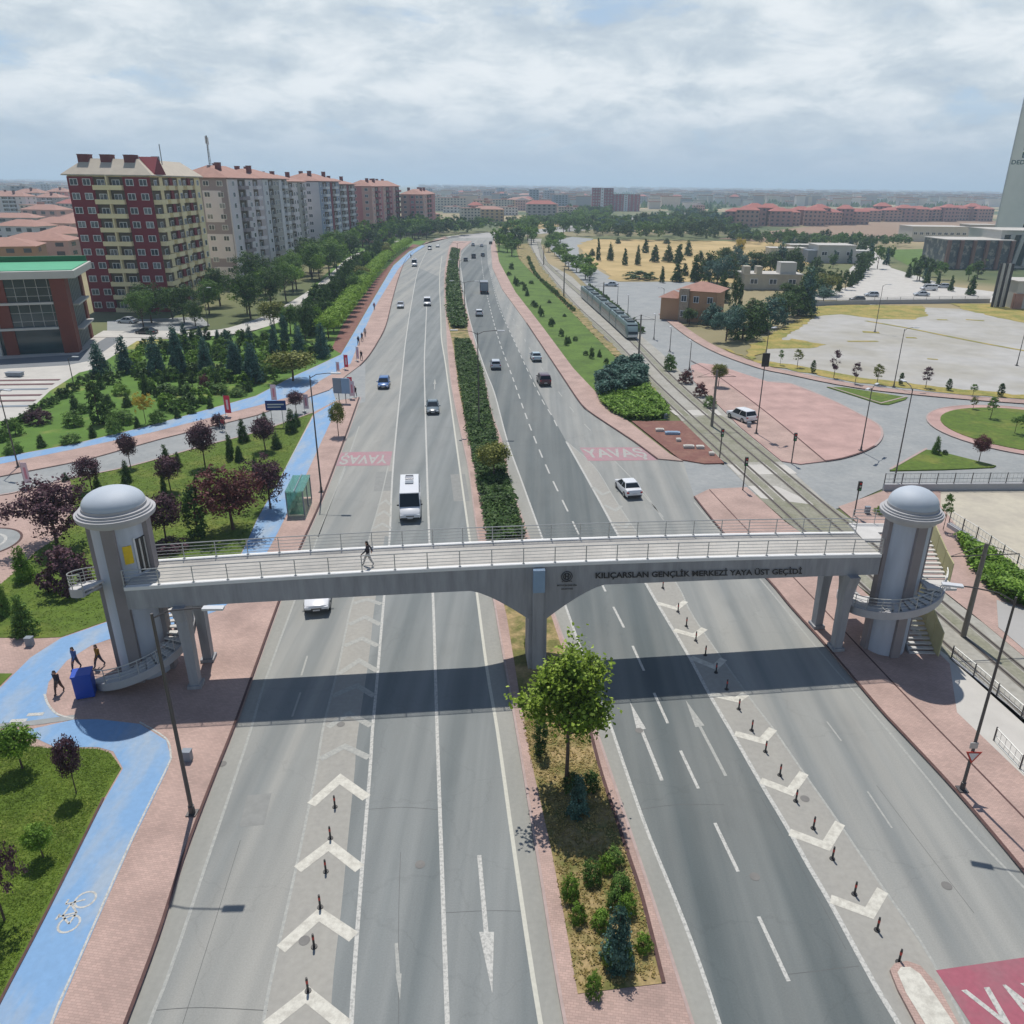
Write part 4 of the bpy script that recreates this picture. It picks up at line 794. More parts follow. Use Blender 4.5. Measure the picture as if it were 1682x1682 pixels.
wall_rail(v2('N', [(1190, 190), (1353, 370), (1500, 530)]), .0, 1.0, 'short hoop railing beside the pale path at the right edge', 2.4)
wall_rail(v2('O', [(1330, 502), (1450, 499), (1625, 497)]), 1.1, .7, 'long grey boundary wall behind the concrete lot', 4)
# ---------------------------------------------------------------- vehicles
M_tyre = mat('tyre', (.02, .02, .02), .8, var=0); M_rim = mat('wheel_rim', (.35, .35, .36), .35, .8, var=0)
M_cglass = mat('car_glass', (.015, .02, .025), .08, var=0); M_hl = mat('headlight_lens', (.75, .77, .8), .15, var=0); M_tail = mat('tail_light_lens', (.4, .02, .02), .25, var=0)
M_plate = mat('number_plate', (.6, .6, .6), .5, var=0); M_trim = mat('black_trim', (.02, .022, .024), .5, var=0)
def paint(name, c): return mat('car_paint_' + name, c, .28, .0, var=.02, coat=.6)
P_white = paint('white', (.72, .73, .74)); P_silver = paint('silver', (.48, .52, .56)); P_black = paint('dark', (.03, .035, .04)); P_blue = paint('blue', (.03, .12, .33)); P_maroon = paint('maroon', (.07, .012, .02)); P_teal = paint('teal_grey', (.12, .16, .18)); P_lblue = paint('pale_blue', (.42, .52, .56))
def ringx(y, w, zb, zt):
    return [(-w * .9, y, zb), (-w, y, zb + .14), (-w, y, zb + (zt - zb) * .62), (-w * .95, y, zt - .07), (-w * .8, y, zt), (w * .8, y, zt), (w * .95, y, zt - .07), (w, y, zb + (zt - zb) * .62), (w, y, zb + .14), (w * .9, y, zb)]
KINDS = {
 'sedan': dict(L=4.5, body=[(-2.25,.70,.36,.86),(-2.16,.82,.26,.99),(-1.6,.87,.22,1.03),(-.6,.885,.2,.96),(.7,.885,.2,.94),(1.3,.87,.2,.89),(1.9,.83,.22,.80),(2.2,.74,.28,.68),(2.26,.64,.36,.58)], gh=(-1.72,1.12,-1.02,.28,.93,1.43,.84,.62), wy=1.36, wr=.32),
 'hatch': dict(L=4.1, body=[(-2.05,.74,.36,.95),(-1.98,.83,.26,1.03),(-1.3,.87,.22,1.0),(-.4,.875,.2,.96),(.7,.875,.2,.94),(1.2,.86,.2,.9),(1.75,.81,.22,.8),(2.0,.72,.28,.68),(2.06,.64,.36,.58)], gh=(-1.95,1.08,-1.6,.3,.95,1.47,.83,.64), wy=1.28, wr=.31),
 'suv': dict(L=4.6, body=[(-2.3,.8,.42,1.06),(-2.22,.9,.34,1.14),(-1.3,.94,.3,1.12),(.7,.94,.3,1.08),(1.2,.93,.3,1.05),(1.9,.9,.32,.98),(2.22,.84,.36,.86),(2.3,.78,.45,.72)], gh=(-2.15,1.0,-1.85,.42,1.08,1.72,.9,.72), wy=1.38, wr=.38),
 'van': dict(L=5.0, body=[(-2.5,.84,.4,1.1),(-2.45,.92,.32,1.15),(1.1,.94,.3,1.12),(1.6,.92,.3,1.08),(2.2,.88,.32,.95),(2.45,.82,.38,.82),(2.5,.76,.45,.7)], gh=(-2.4,1.75,-2.25,1.15,1.1,1.95,.92,.8), wy=1.55, wr=.34),
 'minibus': dict(L=6.6, body=[(-3.3,.92,.42,1.42),(-3.26,.99,.32,1.48),(2.0,1.0,.3,1.48),(2.45,.99,.3,1.4),(2.9,.95,.32,1.16),(3.22,.9,.38,.95),(3.3,.82,.45,.8)], gh=(-3.22,2.5,-3.12,2.0,1.44,2.6,.98,.88), wy=2.05, wr=.37),
}
def make_vehicle(kind, pm):
    K = KINDS[kind]; t = empty({'sedan': 'parked_car', 'hatch': 'car', 'suv': 'car', 'van': 'van', 'minibus': 'minibus'}[kind].replace('parked_', ''))
    m = MB(); m.loft([ringx(*r) for r in K['body']]); m.obj('body', pm, t, smooth=True)
    yb0, yb1, yt0, yt1, z0, z1, w0, w1 = K['gh']; zz = z1 - .02
    m = MB(); m.loft([[(-w0, yb0, z0 - .05), (w0, yb0, z0 - .05), (w0, yb1, z0 - .05), (-w0, yb1, z0 - .05)], [(-w1, yt0, zz), (w1, yt0, zz), (w1, yt1, zz), (-w1, yt1, zz)]]); m.obj('windows', M_cglass, t)
    m = MB(); m.loft([[(-w1 - .03, yt0 - .05, zz - .03), (w1 + .03, yt0 - .05, zz - .03), (w1 + .03, yt1 + .06, zz - .03), (-w1 - .03, yt1 + .06, zz - .03)], [(-w1 - .01, yt0 - .02, zz + .03), (w1 + .01, yt0 - .02, zz + .03), (w1 + .01, yt1 + .02, zz + .03), (-w1 - .01, yt1 + .02, zz + .03)], [(-w1 * .85, yt0 + .12, zz + .07), (w1 * .85, yt0 + .12, zz + .07), (w1 * .85, yt1 - .12, zz + .07), (-w1 * .85, yt1 - .12, zz + .07)]])
    def lerp(a, b, k): return a + (b - a) * k
    for sx in (-1, 1):      # pillars
        for a, b_ in ((yb0 + .03, yt0 + .03), (yb1 - .03, yt1 - .03), (lerp(yb0, yb1, .5), lerp(yt0, yt1, .46))) + (((lerp(yb0, yb1, .27), lerp(yt0, yt1, .22)),) if kind in ('van', 'minibus') else ()):
            m.tube([(sx * (w0 - .005), a, z0 - .04), (sx * (w1 + .005), b_, zz)], .045, 5)
    if kind in ('van', 'minibus'): # sheet sides behind the cab
        for sx in (-1, 1):
            m.loft([[(sx * (w0 + .02), yb0, z0 - .04), (sx * (w0 + .02), yb0, z0 + .3), (sx * (w0 - .02), yb0, z0 + .3), (sx * (w0 - .02), yb0, z0 - .04)], [(sx * (w0 + .02), yb1 - .9, z0 - .04), (sx * (w0 + .02), yb1 - .9, z0 + .3), (sx * (w0 - .02), yb1 - .9, z0 + .3), (sx * (w0 - .02), yb1 - .9, z0 - .04)]])
    m.obj('roof', pm, t, smooth=True)
    if kind == 'minibus':
        for y, mm in ((-1.9, M_rim), (-.6, M_grey)): m = MB(); m.box((0, y, z1 + .1), (.8, .75, .14)); m.obj('roof_hatch', mm, t, bevel=.03)
        m = MB(); m.box((0, -2.6, z1 + .07), (.75, .22, .06)); m.obj('roof_vent', M_trim, t)
    wr = K['wr']; bw = max(r[1] for r in K['body'])
    wm = MB(); wm.tube([(-.11, 0, 0), (.11, 0, 0)], wr, 18); wme = wm.me('tyre', M_tyre, True, 0)
    rm = MB(); rm.tube([(-.125, 0, 0), (.125, 0, 0)], wr * .58, 14); rme = rm.me('rim', M_rim)
    for sx in (-1, 1):
        for sy in (-1, 1):
            wo = empty('wheel', (sx * (bw - .1), sy * K['wy'], wr), 0, t); link('tyre', wme, wo); link('rim', rme, wo)
    yf = K['body'][-1][0]; yr = K['body'][0][0]; zf = K['body'][-1][3]
    m = MB(); m.box((0, yf - .04, K['body'][-1][2] + .04), (K['body'][-1][1] * 2.1, .14, .2)); m.box((0, yf + .012, zf - .06), (.75, .06, .1)); m.box((0, yr + .03, K['body'][0][2] + .03), (K['body'][0][1] * 2.1, .14, .18)); m.obj('bumper', M_trim, t, bevel=.03)
    for sx in (-1, 1):
        m = MB(); m.box((sx * K['body'][-2][1] * .82, yf - .07, zf + .01), (.3, .16, .13)); m.obj('headlight', M_hl, t, bevel=.02)
        m = MB(); m.box((sx * K['body'][1][1] * .86, yr + .06, K['body'][0][3] - .1), (.24, .14, .16)); m.obj('tail_light', M_tail, t, bevel=.02)
        m = MB(); m.box((sx * (bw + .1), yb1 - .25, z0 + .05), (.2, .1, .14)); m.obj('mirror', pm if kind != 'minibus' else M_trim, t, bevel=.02)
    m = MB(); m.box((0, yf + .045, K['body'][-1][2] + .1), (.5, .02, .11)); m.box((0, yr - .05, .62), (.5, .03, .11)); m.obj('number_plate', M_plate, t)
    return t
def face(f, x0, y0, x1, y1):
    "heading from one survey point to another"
    a, b = g(f, x0, y0), g(f, x1, y1); d = b - a; return math.atan2(d.y, d.x) - PI / 2
VP = {}
def vehicle(kind, pm, x, y, rz, label):
    key = (kind, pm.name)
    if key in VP: o = copy_tree(VP[key])
    else: o = VP[key] = make_vehicle(kind, pm)
    o.location = g('O', x, y, .008); o.rotation_euler = (0, 0, rz); tag(o, label, {'van': 'van', 'minibus': 'minibus'}.get(kind, 'car')); return o
away = face('O', 1096, 1186, 1007, 1000); tow = face('O', 705, 880, 718, 1200)
vehicle('minibus', P_white, 674.5, 838, face('O', 700, 700, 709, 900), 'white minibus with roof hatches driving towards the footbridge in the left carriageway')
vehicle('suv', P_white, 524, 988, tow + .05, 'pale car with white bonnet and dark grille coming out from under the footbridge')
vehicle('sedan', P_teal, 711, 675, face('O', 700, 600, 704, 720), 'dark teal sedan in the left carriageway halfway between bridge and bend')
vehicle('hatch', P_blue, 631, 635, face('O', 645, 590, 628, 650), 'small blue car in the kerb lane of the left carriageway')
vehicle('sedan', P_silver, 658, 505, face('O', 665, 470, 655, 520), 'silver sedan in the kerb lane near the dark hedge bend')
vehicle('van', P_white, 702, 501, face('O', 702, 470, 702, 520), 'white van in the middle lane beside the silver sedan')
vehicle('minibus', P_white, 681, 437, face('O', 686, 420, 678, 450), 'white minibus in the kerb lane far up the left carriageway')
vehicle('van', P_white, 706, 410, face('O', 710, 402, 704, 415), 'small white van near the top bend of the left carriageway')
vehicle('sedan', P_silver, 719, 406, face('O', 722, 400, 718, 412), 'silver car beside the far white van at the top bend')
vehicle('sedan', P_white, 1031, 808, face('O', 1046, 822, 1018, 790), 'white sedan seen from behind in the slip lane above the footbridge')
vehicle('suv', P_maroon, 893, 630, face('O', 905, 645, 880, 605), 'dark maroon car seen from behind right of the dashed lines')
vehicle('sedan', P_lblue, 880, 591, face('O', 890, 605, 868, 570), 'pale blue sedan in the right lane just ahead of the maroon car')
vehicle('hatch', P_silver, 814, 604, face('O', 817, 615, 809, 580), 'silver hatchback in the lane next to the central reservation')
vehicle('hatch', P_white, 787, 518, face('O', 789, 530, 784, 500), 'white hatchback behind the box truck')
for (x, y, k_, p_, nm) in ((765, 429, 'hatch', P_black, 'dark car in the median lane ahead of the truck'), (778, 424, 'van', P_black, 'dark van beside the dark car ahead of the truck'), (793, 421, 'hatch', P_teal, 'dark grey car rightmost of the three ahead of the truck'),
   (777, 404, 'hatch', P_silver, 'silver car at the top bend of the right carriageway, leftmost'), (791, 405, 'sedan', P_white, 'white car at the top bend of the right carriageway'), (806, 401, 'hatch', P_black, 'black car at the top bend of the right carriageway, rightmost')):
    vehicle(k_, p_, x, y, face('O', 783, 500, 775, 420), nm)
vehicle('suv', P_white, 1217, 690, R_(24), 'white car parked beside the tram tracks on the pink plaza edge')
vehicle('sedan', P_silver, 1004, 470, R_(80), 'silver car on the service road above the tram roof')
vehicle('sedan', P_black, 241, 549, R_(80), 'dark car parked at the foot of the red and yellow tower block')
vehicle('sedan', P_silver, 210, 531, R_(80), 'silver car parked under the balconies of the red and yellow tower block')
for i, (x, y, p_, k_) in enumerate(((1408, 496, P_black, 'hatch'), (1525, 478, P_white, 'van'), (1513, 487, P_silver, 'sedan'), (1548, 474, P_silver, 'hatch'), (1431, 488, P_silver, 'hatch'))):
    vehicle(k_, p_, x, y - 1, R_(80), ['black car behind the long boundary wall of the lot', 'white van parked left of the access road behind the lot', 'silver car parked below the white van behind the lot', 'silver hatchback parked on the access road near the hotel', 'silver hatchback passing the boundary wall behind the lot'][i])
# box truck
t = empty('truck', g('O', 795, 480, .008), face('O', 799, 500, 790, 450)); tag(t, 'grey and white box truck in the right carriageway driving away', 'truck')
m = MB(); m.box((0, -1.4, 2.0), (2.4, 5.6, 2.5)); m.obj('box', M_trim, t, bevel=.04); m = MB(); m.box((0, -1.35, 3.3), (2.3, 5.4, .08)); m.obj('box_roof', M_grey, t)
m = MB(); m.box((0, 2.6, 1.5), (2.2, 1.9, 1.9)); m.obj('cab', P_white, t, bevel=.15); m = MB(); m.box((0, 3.5, 1.9), (1.9, .12, .7)); m.obj('windscreen', M_cglass, t); m = MB(); m.box((0, 0, .65), (1.0, 7.2, .25)); m.obj('chassis', M_trim, t)
for y in (2.6, -2.2, -3.3):
    for sx in (-1, 1): m = MB(); m.tube([(sx * .85, y, .48), (sx * 1.15, y, .48)], .48, 16); m.obj('wheel', M_tyre, t)
m = MB(); m.box((0, -4.22, 2.0), (2.2, .04, 2.2)); m.obj('tailgate', M_grey, t)
for sx in (-1, 1): m = MB(); m.box((sx * 1.0, -4.25, .8), (.25, .06, .2)); m.obj('tail_light', M_tail, t)
# tram
M_tramb = mat('tram_body', S(122, 144, 148, 1.3), .35, var=.03, coat=.3); M_tramd = mat('tram_dark_band', S(60, 84, 92, 1.6), .2, var=0); M_tramr = mat('tram_roof', S(84, 98, 102, 1.4), .7, var=.08)
front = g('O', 1034, 558); ln = walk(T2s[::-1], .25); i0 = min(range(len(ln)), key=lambda i: (ln[i][0] - Vector((front.x, front.y))).length)
t = empty('tram', (front.x, front.y, .06)); tag(t, 'long grey-green articulated tram approaching on the right-hand track', 'tram'); TT = Matrix.Translation(-Vector((front.x, front.y, .06)))
def on(i, o=0, z=0): p, d = ln[min(i, len(ln) - 1)]; return Vector((p.x - d.y * o, p.y + d.x * o, z))
def tring(i, w, zb, zt): return [on(i, -w * .92, zb), on(i, -w, zb + .4), on(i, -w, zt - .5), on(i, -w * .85, zt - .08), on(i, w * .85, zt - .08), on(i, w, zt - .5), on(i, w, zb + .4), on(i, w * .92, zb)]
segs = [(0, 12), (12.6, 20), (20.6, 32), (33, 45), (45.6, 53), (53.6, 66)]
for j, (a, b_) in enumerate(segs):
    ia, ib = i0 + int(a * 4), i0 + int(b_ * 4); q = [ia + int((ib - ia) * k / 6) for k in range(7)]
    m = MB(); m.T = TT; rings = [tring(i, 1.3, .35, 3.35) for i in q]
    if j in (0, 3): rings = [tring(ia - 2, 1.05, .5, 1.9), tring(ia, 1.2, .4, 2.6)] + [tring(i, 1.3, .35, 3.35) for i in [ia + 4] + q[1:]]
    m.loft(rings); m.obj('carriage', M_tramb, t, smooth=True)
    m = MB(); m.T = TT; m.loft([[on(i, -1.315, 1.45), on(i, -1.315, 2.5), on(i, 1.315, 2.5), on(i, 1.315, 1.45)] for i in [min(q) + (6 if j in (0, 3) else 1)] + q[1:-1] + [q[-1] - 1]]); m.obj('window_band', M_tramd, t)
    m = MB(); m.T = TT; m.loft([[on(i, -.8, 3.2), on(i, .8, 3.2), on(i, .75, 3.62), on(i, -.75, 3.62)] for i in (q[1], q[2], q[3])]); m.loft([[on(i, -.8, 3.2), on(i, .8, 3.2), on(i, .75, 3.55), on(i, -.75, 3.55)] for i in (q[4], q[5])]); m.obj('roof_box', M_tramr, t)
    if j in (0, 3):
        m = MB(); m.T = TT; m.loft([[on(ia - 3, -.95, 1.35), on(ia - 3, .95, 1.35), on(ia - 2, .95, 1.3), on(ia - 2, -.95, 1.3)], [on(ia + 2, -1.08, 3.0), on(ia + 2, 1.08, 3.0), on(ia + 4, 1.08, 3.0), on(ia + 4, -1.08, 3.0)]]); m.obj('windscreen', M_cglass, t)
        m = MB(); m.T = TT; m.loft([[on(ia - 3, -.95, .7), on(ia - 3, .95, .7), on(ia - 3, .95, 1.1), on(ia - 3, -.95, 1.1)], [on(ia, -1.1, .7), on(ia, 1.1, .7), on(ia, 1.1, 1.1), on(ia, -1.1, 1.1)]]); m.obj('bumper', M_white, t)
for a in (12.3, 20.3, 32.5, 45.3, 53.3):
    i = i0 + int(a * 4); m = MB(); m.T = TT; m.loft([[on(k_, -1.2, .5), on(k_, 1.2, .5), on(k_, 1.2, 3.2), on(k_, -1.2, 3.2)] for k_ in (i - 2, i + 2)]); m.obj('bellows', M_trim, t)
# ---------------------------------------------------------------- people
M_skin = mat('skin', (.45, .25, .17), .6, var=0); M_hair = mat('dark_hair', (.015, .012, .01), .7, var=0)
def cloth(n, c): return mat('cloth_' + n, c, .85, var=.08, scale=8)
def person(loc, rz, shirt, legs_m, label, step=.25, armswing=.3, bend=0.0, hold=None, h=1.72, hair=M_hair):
    """one continuous skinned figure, facing +Y, mid-stride"""
    k = h / 1.75; V = []; Ed = []; Rr = []
    def v(x, y, z, r, par=None):
        V.append((x * k, (y + max(0, z - .9) * bend) * k, z * k)); Rr.append(r * k * (1.28 if r > .03 else 1.1))
        if par is not None: Ed.append((par, len(V) - 1))
        return len(V) - 1
    pel = v(0, 0, .95, .135); wa = v(0, 0, 1.1, .12, pel); ch = v(0, 0, 1.3, .155, wa); nk = v(0, .01, 1.47, .06, ch); hd0 = v(0, .02, 1.56, .075, nk); hd = v(0, .03, 1.66, .085, hd0); v(0, .02, 1.72, .05, hd); v(0, .115, 1.61, .02, hd0)
    for sx in (-1, 1):
        s = step * sx; hp = v(.09 * sx, 0, .88, .095, pel); kn = v(.1 * sx, s * .55 + .04, .5, .062, hp); an = v(.1 * sx, s, .1 + (.06 if s < 0 else 0), .042, kn); v(.11 * sx, s + .15, .035, .035, an)
        a = -armswing * sx; sh = v(.17 * sx, 0, 1.4, .062, ch); el = v(.25 * sx, a * .5 - .03, 1.13, .045, sh); wr = v(.25 * sx, a + .08, .9, .032, el); pl = v(.25 * sx, a + .1, .83, .034, wr)
        for f_, (dx, dy, ln_) in enumerate(((-.03, .02, .085), (-.012, .025, .095), (.01, .02, .09), (.028, .01, .07))): q_ = v(.25 * sx + dx, a + .1 + dy, .79, .0095, pl); v(.25 * sx + dx * .9, a + .1 + dy + .015, .83 - ln_ - .02, .008, q_)
        q_ = v(.25 * sx, a + .14, .81, .010, pl); v(.25 * sx, a + .16, .77, .009, q_)
    me = bpy.data.meshes.new('person'); me.from_pydata(V, Ed, []); me.update(); o = bpy.data.objects.new('tmp', me); COL.objects.link(o)
    md = o.modifiers.new('s', 'SKIN'); sk = me.skin_vertices[0].data
    for i, r in enumerate(Rr): sk[i].radius = (r, r * (.8 if i in (0, 1, 2) else 1)); sk[i].use_root = (i == 0)
    sb = o.modifiers.new('b', 'SUBSURF'); sb.levels = 1; sb.render_levels = 1
    me2 = bpy.data.meshes.new_from_object(o.evaluated_get(bpy.context.evaluated_depsgraph_get())); bpy.data.objects.remove(o)
    me2.name = 'person'; me2.materials.clear()
    for mm in (shirt, legs_m, M_skin, hair, M_trim): me2.materials.append(mm)
    for p in me2.polygons:
        z = p.center.z / k; x = abs(p.center.x) / k; c = p.center
        p.use_smooth = True
        if z > 1.5: p.material_index = 3 if (z > 1.66 or c.y / k - max(0, z - .9) * bend < 0.015) else 2
        elif z < .08: p.material_index = 4
        elif x > .19 and z < .92: p.material_index = 2
        elif z < .96 and x < .2: p.material_index = 1
        elif z > 1.46: p.material_index = 2
    b = link('person', me2, None, loc, rz); tag(b, label, 'person'); return b
c_blue = cloth('blue', S(70, 100, 160)); c_yel = cloth('mustard', S(150, 110, 30)); c_dk = cloth('dark', (.03, .025, .035)); c_jean = cloth('jeans', (.05, .06, .1)); c_br = cloth('brown', (.1, .06, .05)); c_lt = cloth('pale', (.4, .38, .36)); c_redc = cloth('red', (.3, .04, .05))
person(g('O', 127, 1099, .13), R_(160), c_blue, c_jean, 'person in a blue top walking on the pink pavement behind the blue container')
person(g('O', 165, 1095, .13), R_(150), c_yel, c_jean, 'person in a mustard jacket walking beside the left stair railing', step=.3)
person(g('O', 99, 1138, .13), R_(175), c_dk, c_br, 'person in dark clothes walking at the edge of the blue ring lane', step=.28, bend=.08)
sx_ = (gy('O', 600, 929, BA, BB).x - P0.x) / bu_.x; pb = bp3(sx_ + .1, 1.0, bz(sx_) - .07)
person(pb, R_(95), c_dk, c_lt, 'person in a dark top walking along the footbridge deck', step=.33)
for (x, y, sh, lg, nm) in ((594, 591, c_dk, c_dk, 'person in black on the pavement bend beside the narrow white banner'), (589, 566, c_jean, c_dk, 'person on the blue lane, nearest of the three above the banner'), (595, 560, c_jean, c_dk, 'person on the blue lane, middle of the three above the banner'),
        (600, 552, c_lt, c_dk, 'person on the blue lane, farthest of the three above the banner'), (364, 706, c_dk, c_jean, 'person in dark clothes at the kerb below the red banner'), (367, 707, c_redc, c_jean, 'person in a red top at the kerb below the red banner'), (615, 508, c_redc, c_jean, 'person in red far along the blue lane'), (675, 424, c_dk, c_dk, 'person in black far up the pavement by the kerb'), (584, 652, c_dk, c_dk, 'person standing beside the pale pink banner on the island tip')):
    person(g('O', x, y, .14), R_(random.choice((0, 170, 200))), sh, lg, nm)
# ---------------------------------------------------------------- buildings
M_glass = mat('window_glass', (.05, .065, .08), .12, var=.3, scale=.35); M_curt = mat('curtained_glass', S(150, 156, 160), .25, col2=S(80, 90, 98), var=.2, scale=.31, thr=(.4, .6)); M_curt2 = mat('half_curtained_glass', S(96, 106, 114), .2, col2=S(170, 168, 160), var=.2, scale=.4, thr=(.5, .6)); M_frame = mat('window_frame', (.8, .8, .8), .6, var=0)  # curtained panes' pale colour also carries a painted sky reflection
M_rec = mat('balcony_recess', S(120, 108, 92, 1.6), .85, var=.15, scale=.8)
M_roofr = mat('red_tile_roof', S(180, 136, 120), .85, var=.12, scale=.6); M_roofp = mat('pale_tile_roof', S(205, 194, 176), .85, var=.08, scale=.6); M_roofd = mat('dark_roof', S(110, 100, 100), .85, var=.1, scale=.6)
M_chim = mat('chimney_brick', S(120, 62, 62), .85, var=.1)
def wall(n, r, g_, b): return mat('wall_' + n, S(r, g_, b, 1.1), .85, var=.05, scale=.35)
class Parts:
    "places copies of one part; past 100 the rest become one stuff part"
    def __init__(s, parent): s.p = parent; s.l = []
    def add(s, me, M): s.l.append((me, M))
    def finish(s, name, lim=100, key=None):
        if key: s.l.sort(key=key)
        for me, M in s.l[:lim]: o = link(name, me, s.p); o.matrix_local = M
        if len(s.l) > lim:
            b = bmesh.new(); mats = []
            for me, M in s.l[lim:]:
                n0 = len(b.verts); f0 = len(b.faces); b.from_mesh(me); b.verts.ensure_lookup_table(); b.faces.ensure_lookup_table()
                for v in b.verts[n0:]: v.co = M @ v.co
                for f in b.faces[f0:]:
                    mm = me.materials[f.material_index]
                    if mm not in mats: mats.append(mm)
                    f.material_index = mats.index(mm)
            me = bpy.data.meshes.new(name + '_rest'); b.to_mesh(me); b.free()
            for mm in mats: me.materials.append(mm)
            o = link(name, me, s.p); o['kind'] = 'stuff'
def win_mesh(w, h, fr=None, gl=None):
    m = MB(); m.mat(0); m.box((0, -.05, 0), (w, .16, h)); m.mat(1)
    for sx in (-1, 1): m.box((sx * w * .235, -.135, 0), (w * .40, .03, h * .84))
    return m.me('window', [fr or M_frame, gl or M_glass])
def facemat(o, ang): return Matrix.Translation(o) @ Matrix.Rotation(ang, 4, 'Z')
def apartment(fl, fr, depth, h, nst, front, side, mats, label, roof=None, rooftype='hip', rh=3.0, chim=4, group=None, winsz=(1.7, 1.45)):
    fl = Vector((fl[0], fl[1], 0)); fr = Vector((fr[0], fr[1], 0)); u = (fr - fl).normalized(); W = (fr - fl).length; nn = Vector((-u.y, u.x, 0)); ang = math.atan2(u.y, u.x)
    t = empty('apartment_block', fl, ang); tag(t, label, 'apartment block', group)
    m = MB(); m.mat(0); m.box((W / 2, depth / 2, h / 2), (W, depth, h))
    fh = h / nst; wp = Parts(t); bp = Parts(t); wms = [win_mesh(*winsz, gl=q_) for q_ in (M_curt, M_curt2, M_glass)]; rw_ = random.Random(int(W * 7 + h))
    def facade(org, an, W_, cols):
        x = 0; R = facemat(org, an)
        for (kind, frac, nw, mi) in cols:
            cw = W_ * frac
            m.T = R
            if kind == 'w':
                pr = .35 if mi != 0 else .12; m.mat(mi); m.box((x + cw / 2, -pr / 2 + .05, h / 2 - .1), (cw - .02, pr + .1, h - .25))
                for f in range(nst):
                    for k in range(nw):
                        wp.add(rw_.choice(wms), R @ Matrix.Translation((x + cw * (k + .5) / nw, -pr - .01, fh * (f + .55))))
            else:
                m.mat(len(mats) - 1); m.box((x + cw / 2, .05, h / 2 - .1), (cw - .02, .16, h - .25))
                bm_ = MB(); bm_.mat(0); bm_.box((0, -.7, .08), (cw - .12, 1.4, .2)); bm_.box((0, -1.36, .55), (cw - .12, .1, .9))
                for sx in (-1, 1): bm_.box((sx * (cw / 2 - .12), -.7, .55), (.1, 1.35, .9))
                if nw > 1: bm_.box((0, -.7, fh / 2), (.3, 1.3, fh - .1))
                bme = bm_.me('balcony', mats[mi])
                for f in range(nst):
                    bp.add(bme, R @ Matrix.Translation((x + cw / 2, 0, fh * f + .05)))
                    for k in range(nw): wp.add(rw_.choice(wms), R @ Matrix.Translation((x + cw * (k + .5) / nw, -.06, fh * (f + .5))))
            x += cw
            m.T = None
    facade(Vector((0, 0, 0)), 0, W, front); facade(Vector((W, 0, 0)), PI / 2, depth, side)
    m.obj('wall', mats, t); wp.finish('window', 100, key=lambda q: (q[1].translation.y, q[1].translation.x)); bp.finish('balcony', 100, key=lambda q: q[1].translation.y)
    m = MB(); e = .9; x0, x1, y0, y1 = -e, W + e, -e, depth + e; z0 = h + .002
    m.box((W / 2, depth / 2, h + .12), (W + 2 * e, depth + 2 * e, .24)); z0 = h + .245
    if rooftype == 'hip':
        if W > depth: a, b_ = (x0 + depth / 2, depth / 2), (x1 - depth / 2, depth / 2)
        else: a, b_ = (W / 2, y0 + W / 2), (W / 2, y1 - W / 2)
        P = [(x0, y0, z0), (x1, y0, z0), (x1, y1, z0), (x0, y1, z0), (*a, z0 + rh), (*b_, z0 + rh)]
        m.add(P, [(0, 1, 5, 4), (2, 3, 4, 5), (1, 2, 5), (3, 0, 4)] if W > depth else [(1, 2, 5, 4), (3, 0, 4, 5), (0, 1, 4), (2, 3, 5)])
    if rooftype == 'mansard':
        P = [(x0, y0, z0), (x1, y0, z0), (x1, y1, z0), (x0, y1, z0), (x0 + 4.2, y0 + 4.2, z0 + rh), (x1 - 4.2, y0 + 4.2, z0 + rh), (x1 - 4.2, y1 - 4.2, z0 + rh), (x0 + 4.2, y1 - 4.2, z0 + rh)]
        m.add(P, [(0, 1, 5, 4), (1, 2, 6, 5), (2, 3, 7, 6), (3, 0, 4, 7), (4, 5, 6, 7)])
    ro = m.obj('roof', roof or M_roofr, t)
    rr = random.Random(int(W * 100))
    for i in range(chim):
        m = MB(); cx_ = W * (i + .6) / chim if W > depth else W * rr.choice((.3, .7)); cy_ = depth * (.28 if W > depth else (i + .5) / chim)
        m.box((0, 0, 0), (1.5, 1.2, 3.0)); m.box((0, 0, 1.55), (1.7, 1.4, .15)); m.obj('chimney', M_chim, ro, loc=(cx_, cy_, z0 + rh * .75))
    return t, ro
YW = wall('yellow', 248, 230, 184); RW = wall('oxblood', 132, 44, 54); 
f1 = Vector((-89.5, 194.5)); f0 = Vector((-107.6, 192.9))
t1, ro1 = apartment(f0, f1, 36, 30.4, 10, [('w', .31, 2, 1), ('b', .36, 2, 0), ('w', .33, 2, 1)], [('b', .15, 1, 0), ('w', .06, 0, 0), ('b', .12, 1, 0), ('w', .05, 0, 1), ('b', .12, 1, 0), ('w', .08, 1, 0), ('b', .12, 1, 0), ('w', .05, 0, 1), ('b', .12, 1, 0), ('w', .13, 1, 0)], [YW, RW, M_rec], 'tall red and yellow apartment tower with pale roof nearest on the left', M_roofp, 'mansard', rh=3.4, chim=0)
for x_ in (3.2, 8.2, 13.4): m = MB(); m.box((0, 0, 0), (2.3, 2.6, 3.2)); m.box((0, 0, 1.65), (2.5, 2.8, .15)); m.obj('chimney', M_chim, ro1, loc=(x_, 3.6, 33.2))
m = MB(); m.add([(18.9, 1, 30.7), (18.9, 9, 30.7), (18.9, 5, 34.6), (14.5, 5, 34.6)], [(0, 1, 2), (1, 3, 2), (0, 2, 3)]); m.obj('dormer', RW, ro1)
m = MB(); [m.box((x, y, 34.2), (1.6, 1.0, 1.2)) for x, y in ((6, 9), (12, 10), (17, 9))]; m.tube([(18, 10, 33), (18, 10, 37.5)], .12, 6); m.obj('roof_tanks', M_grey, ro1)
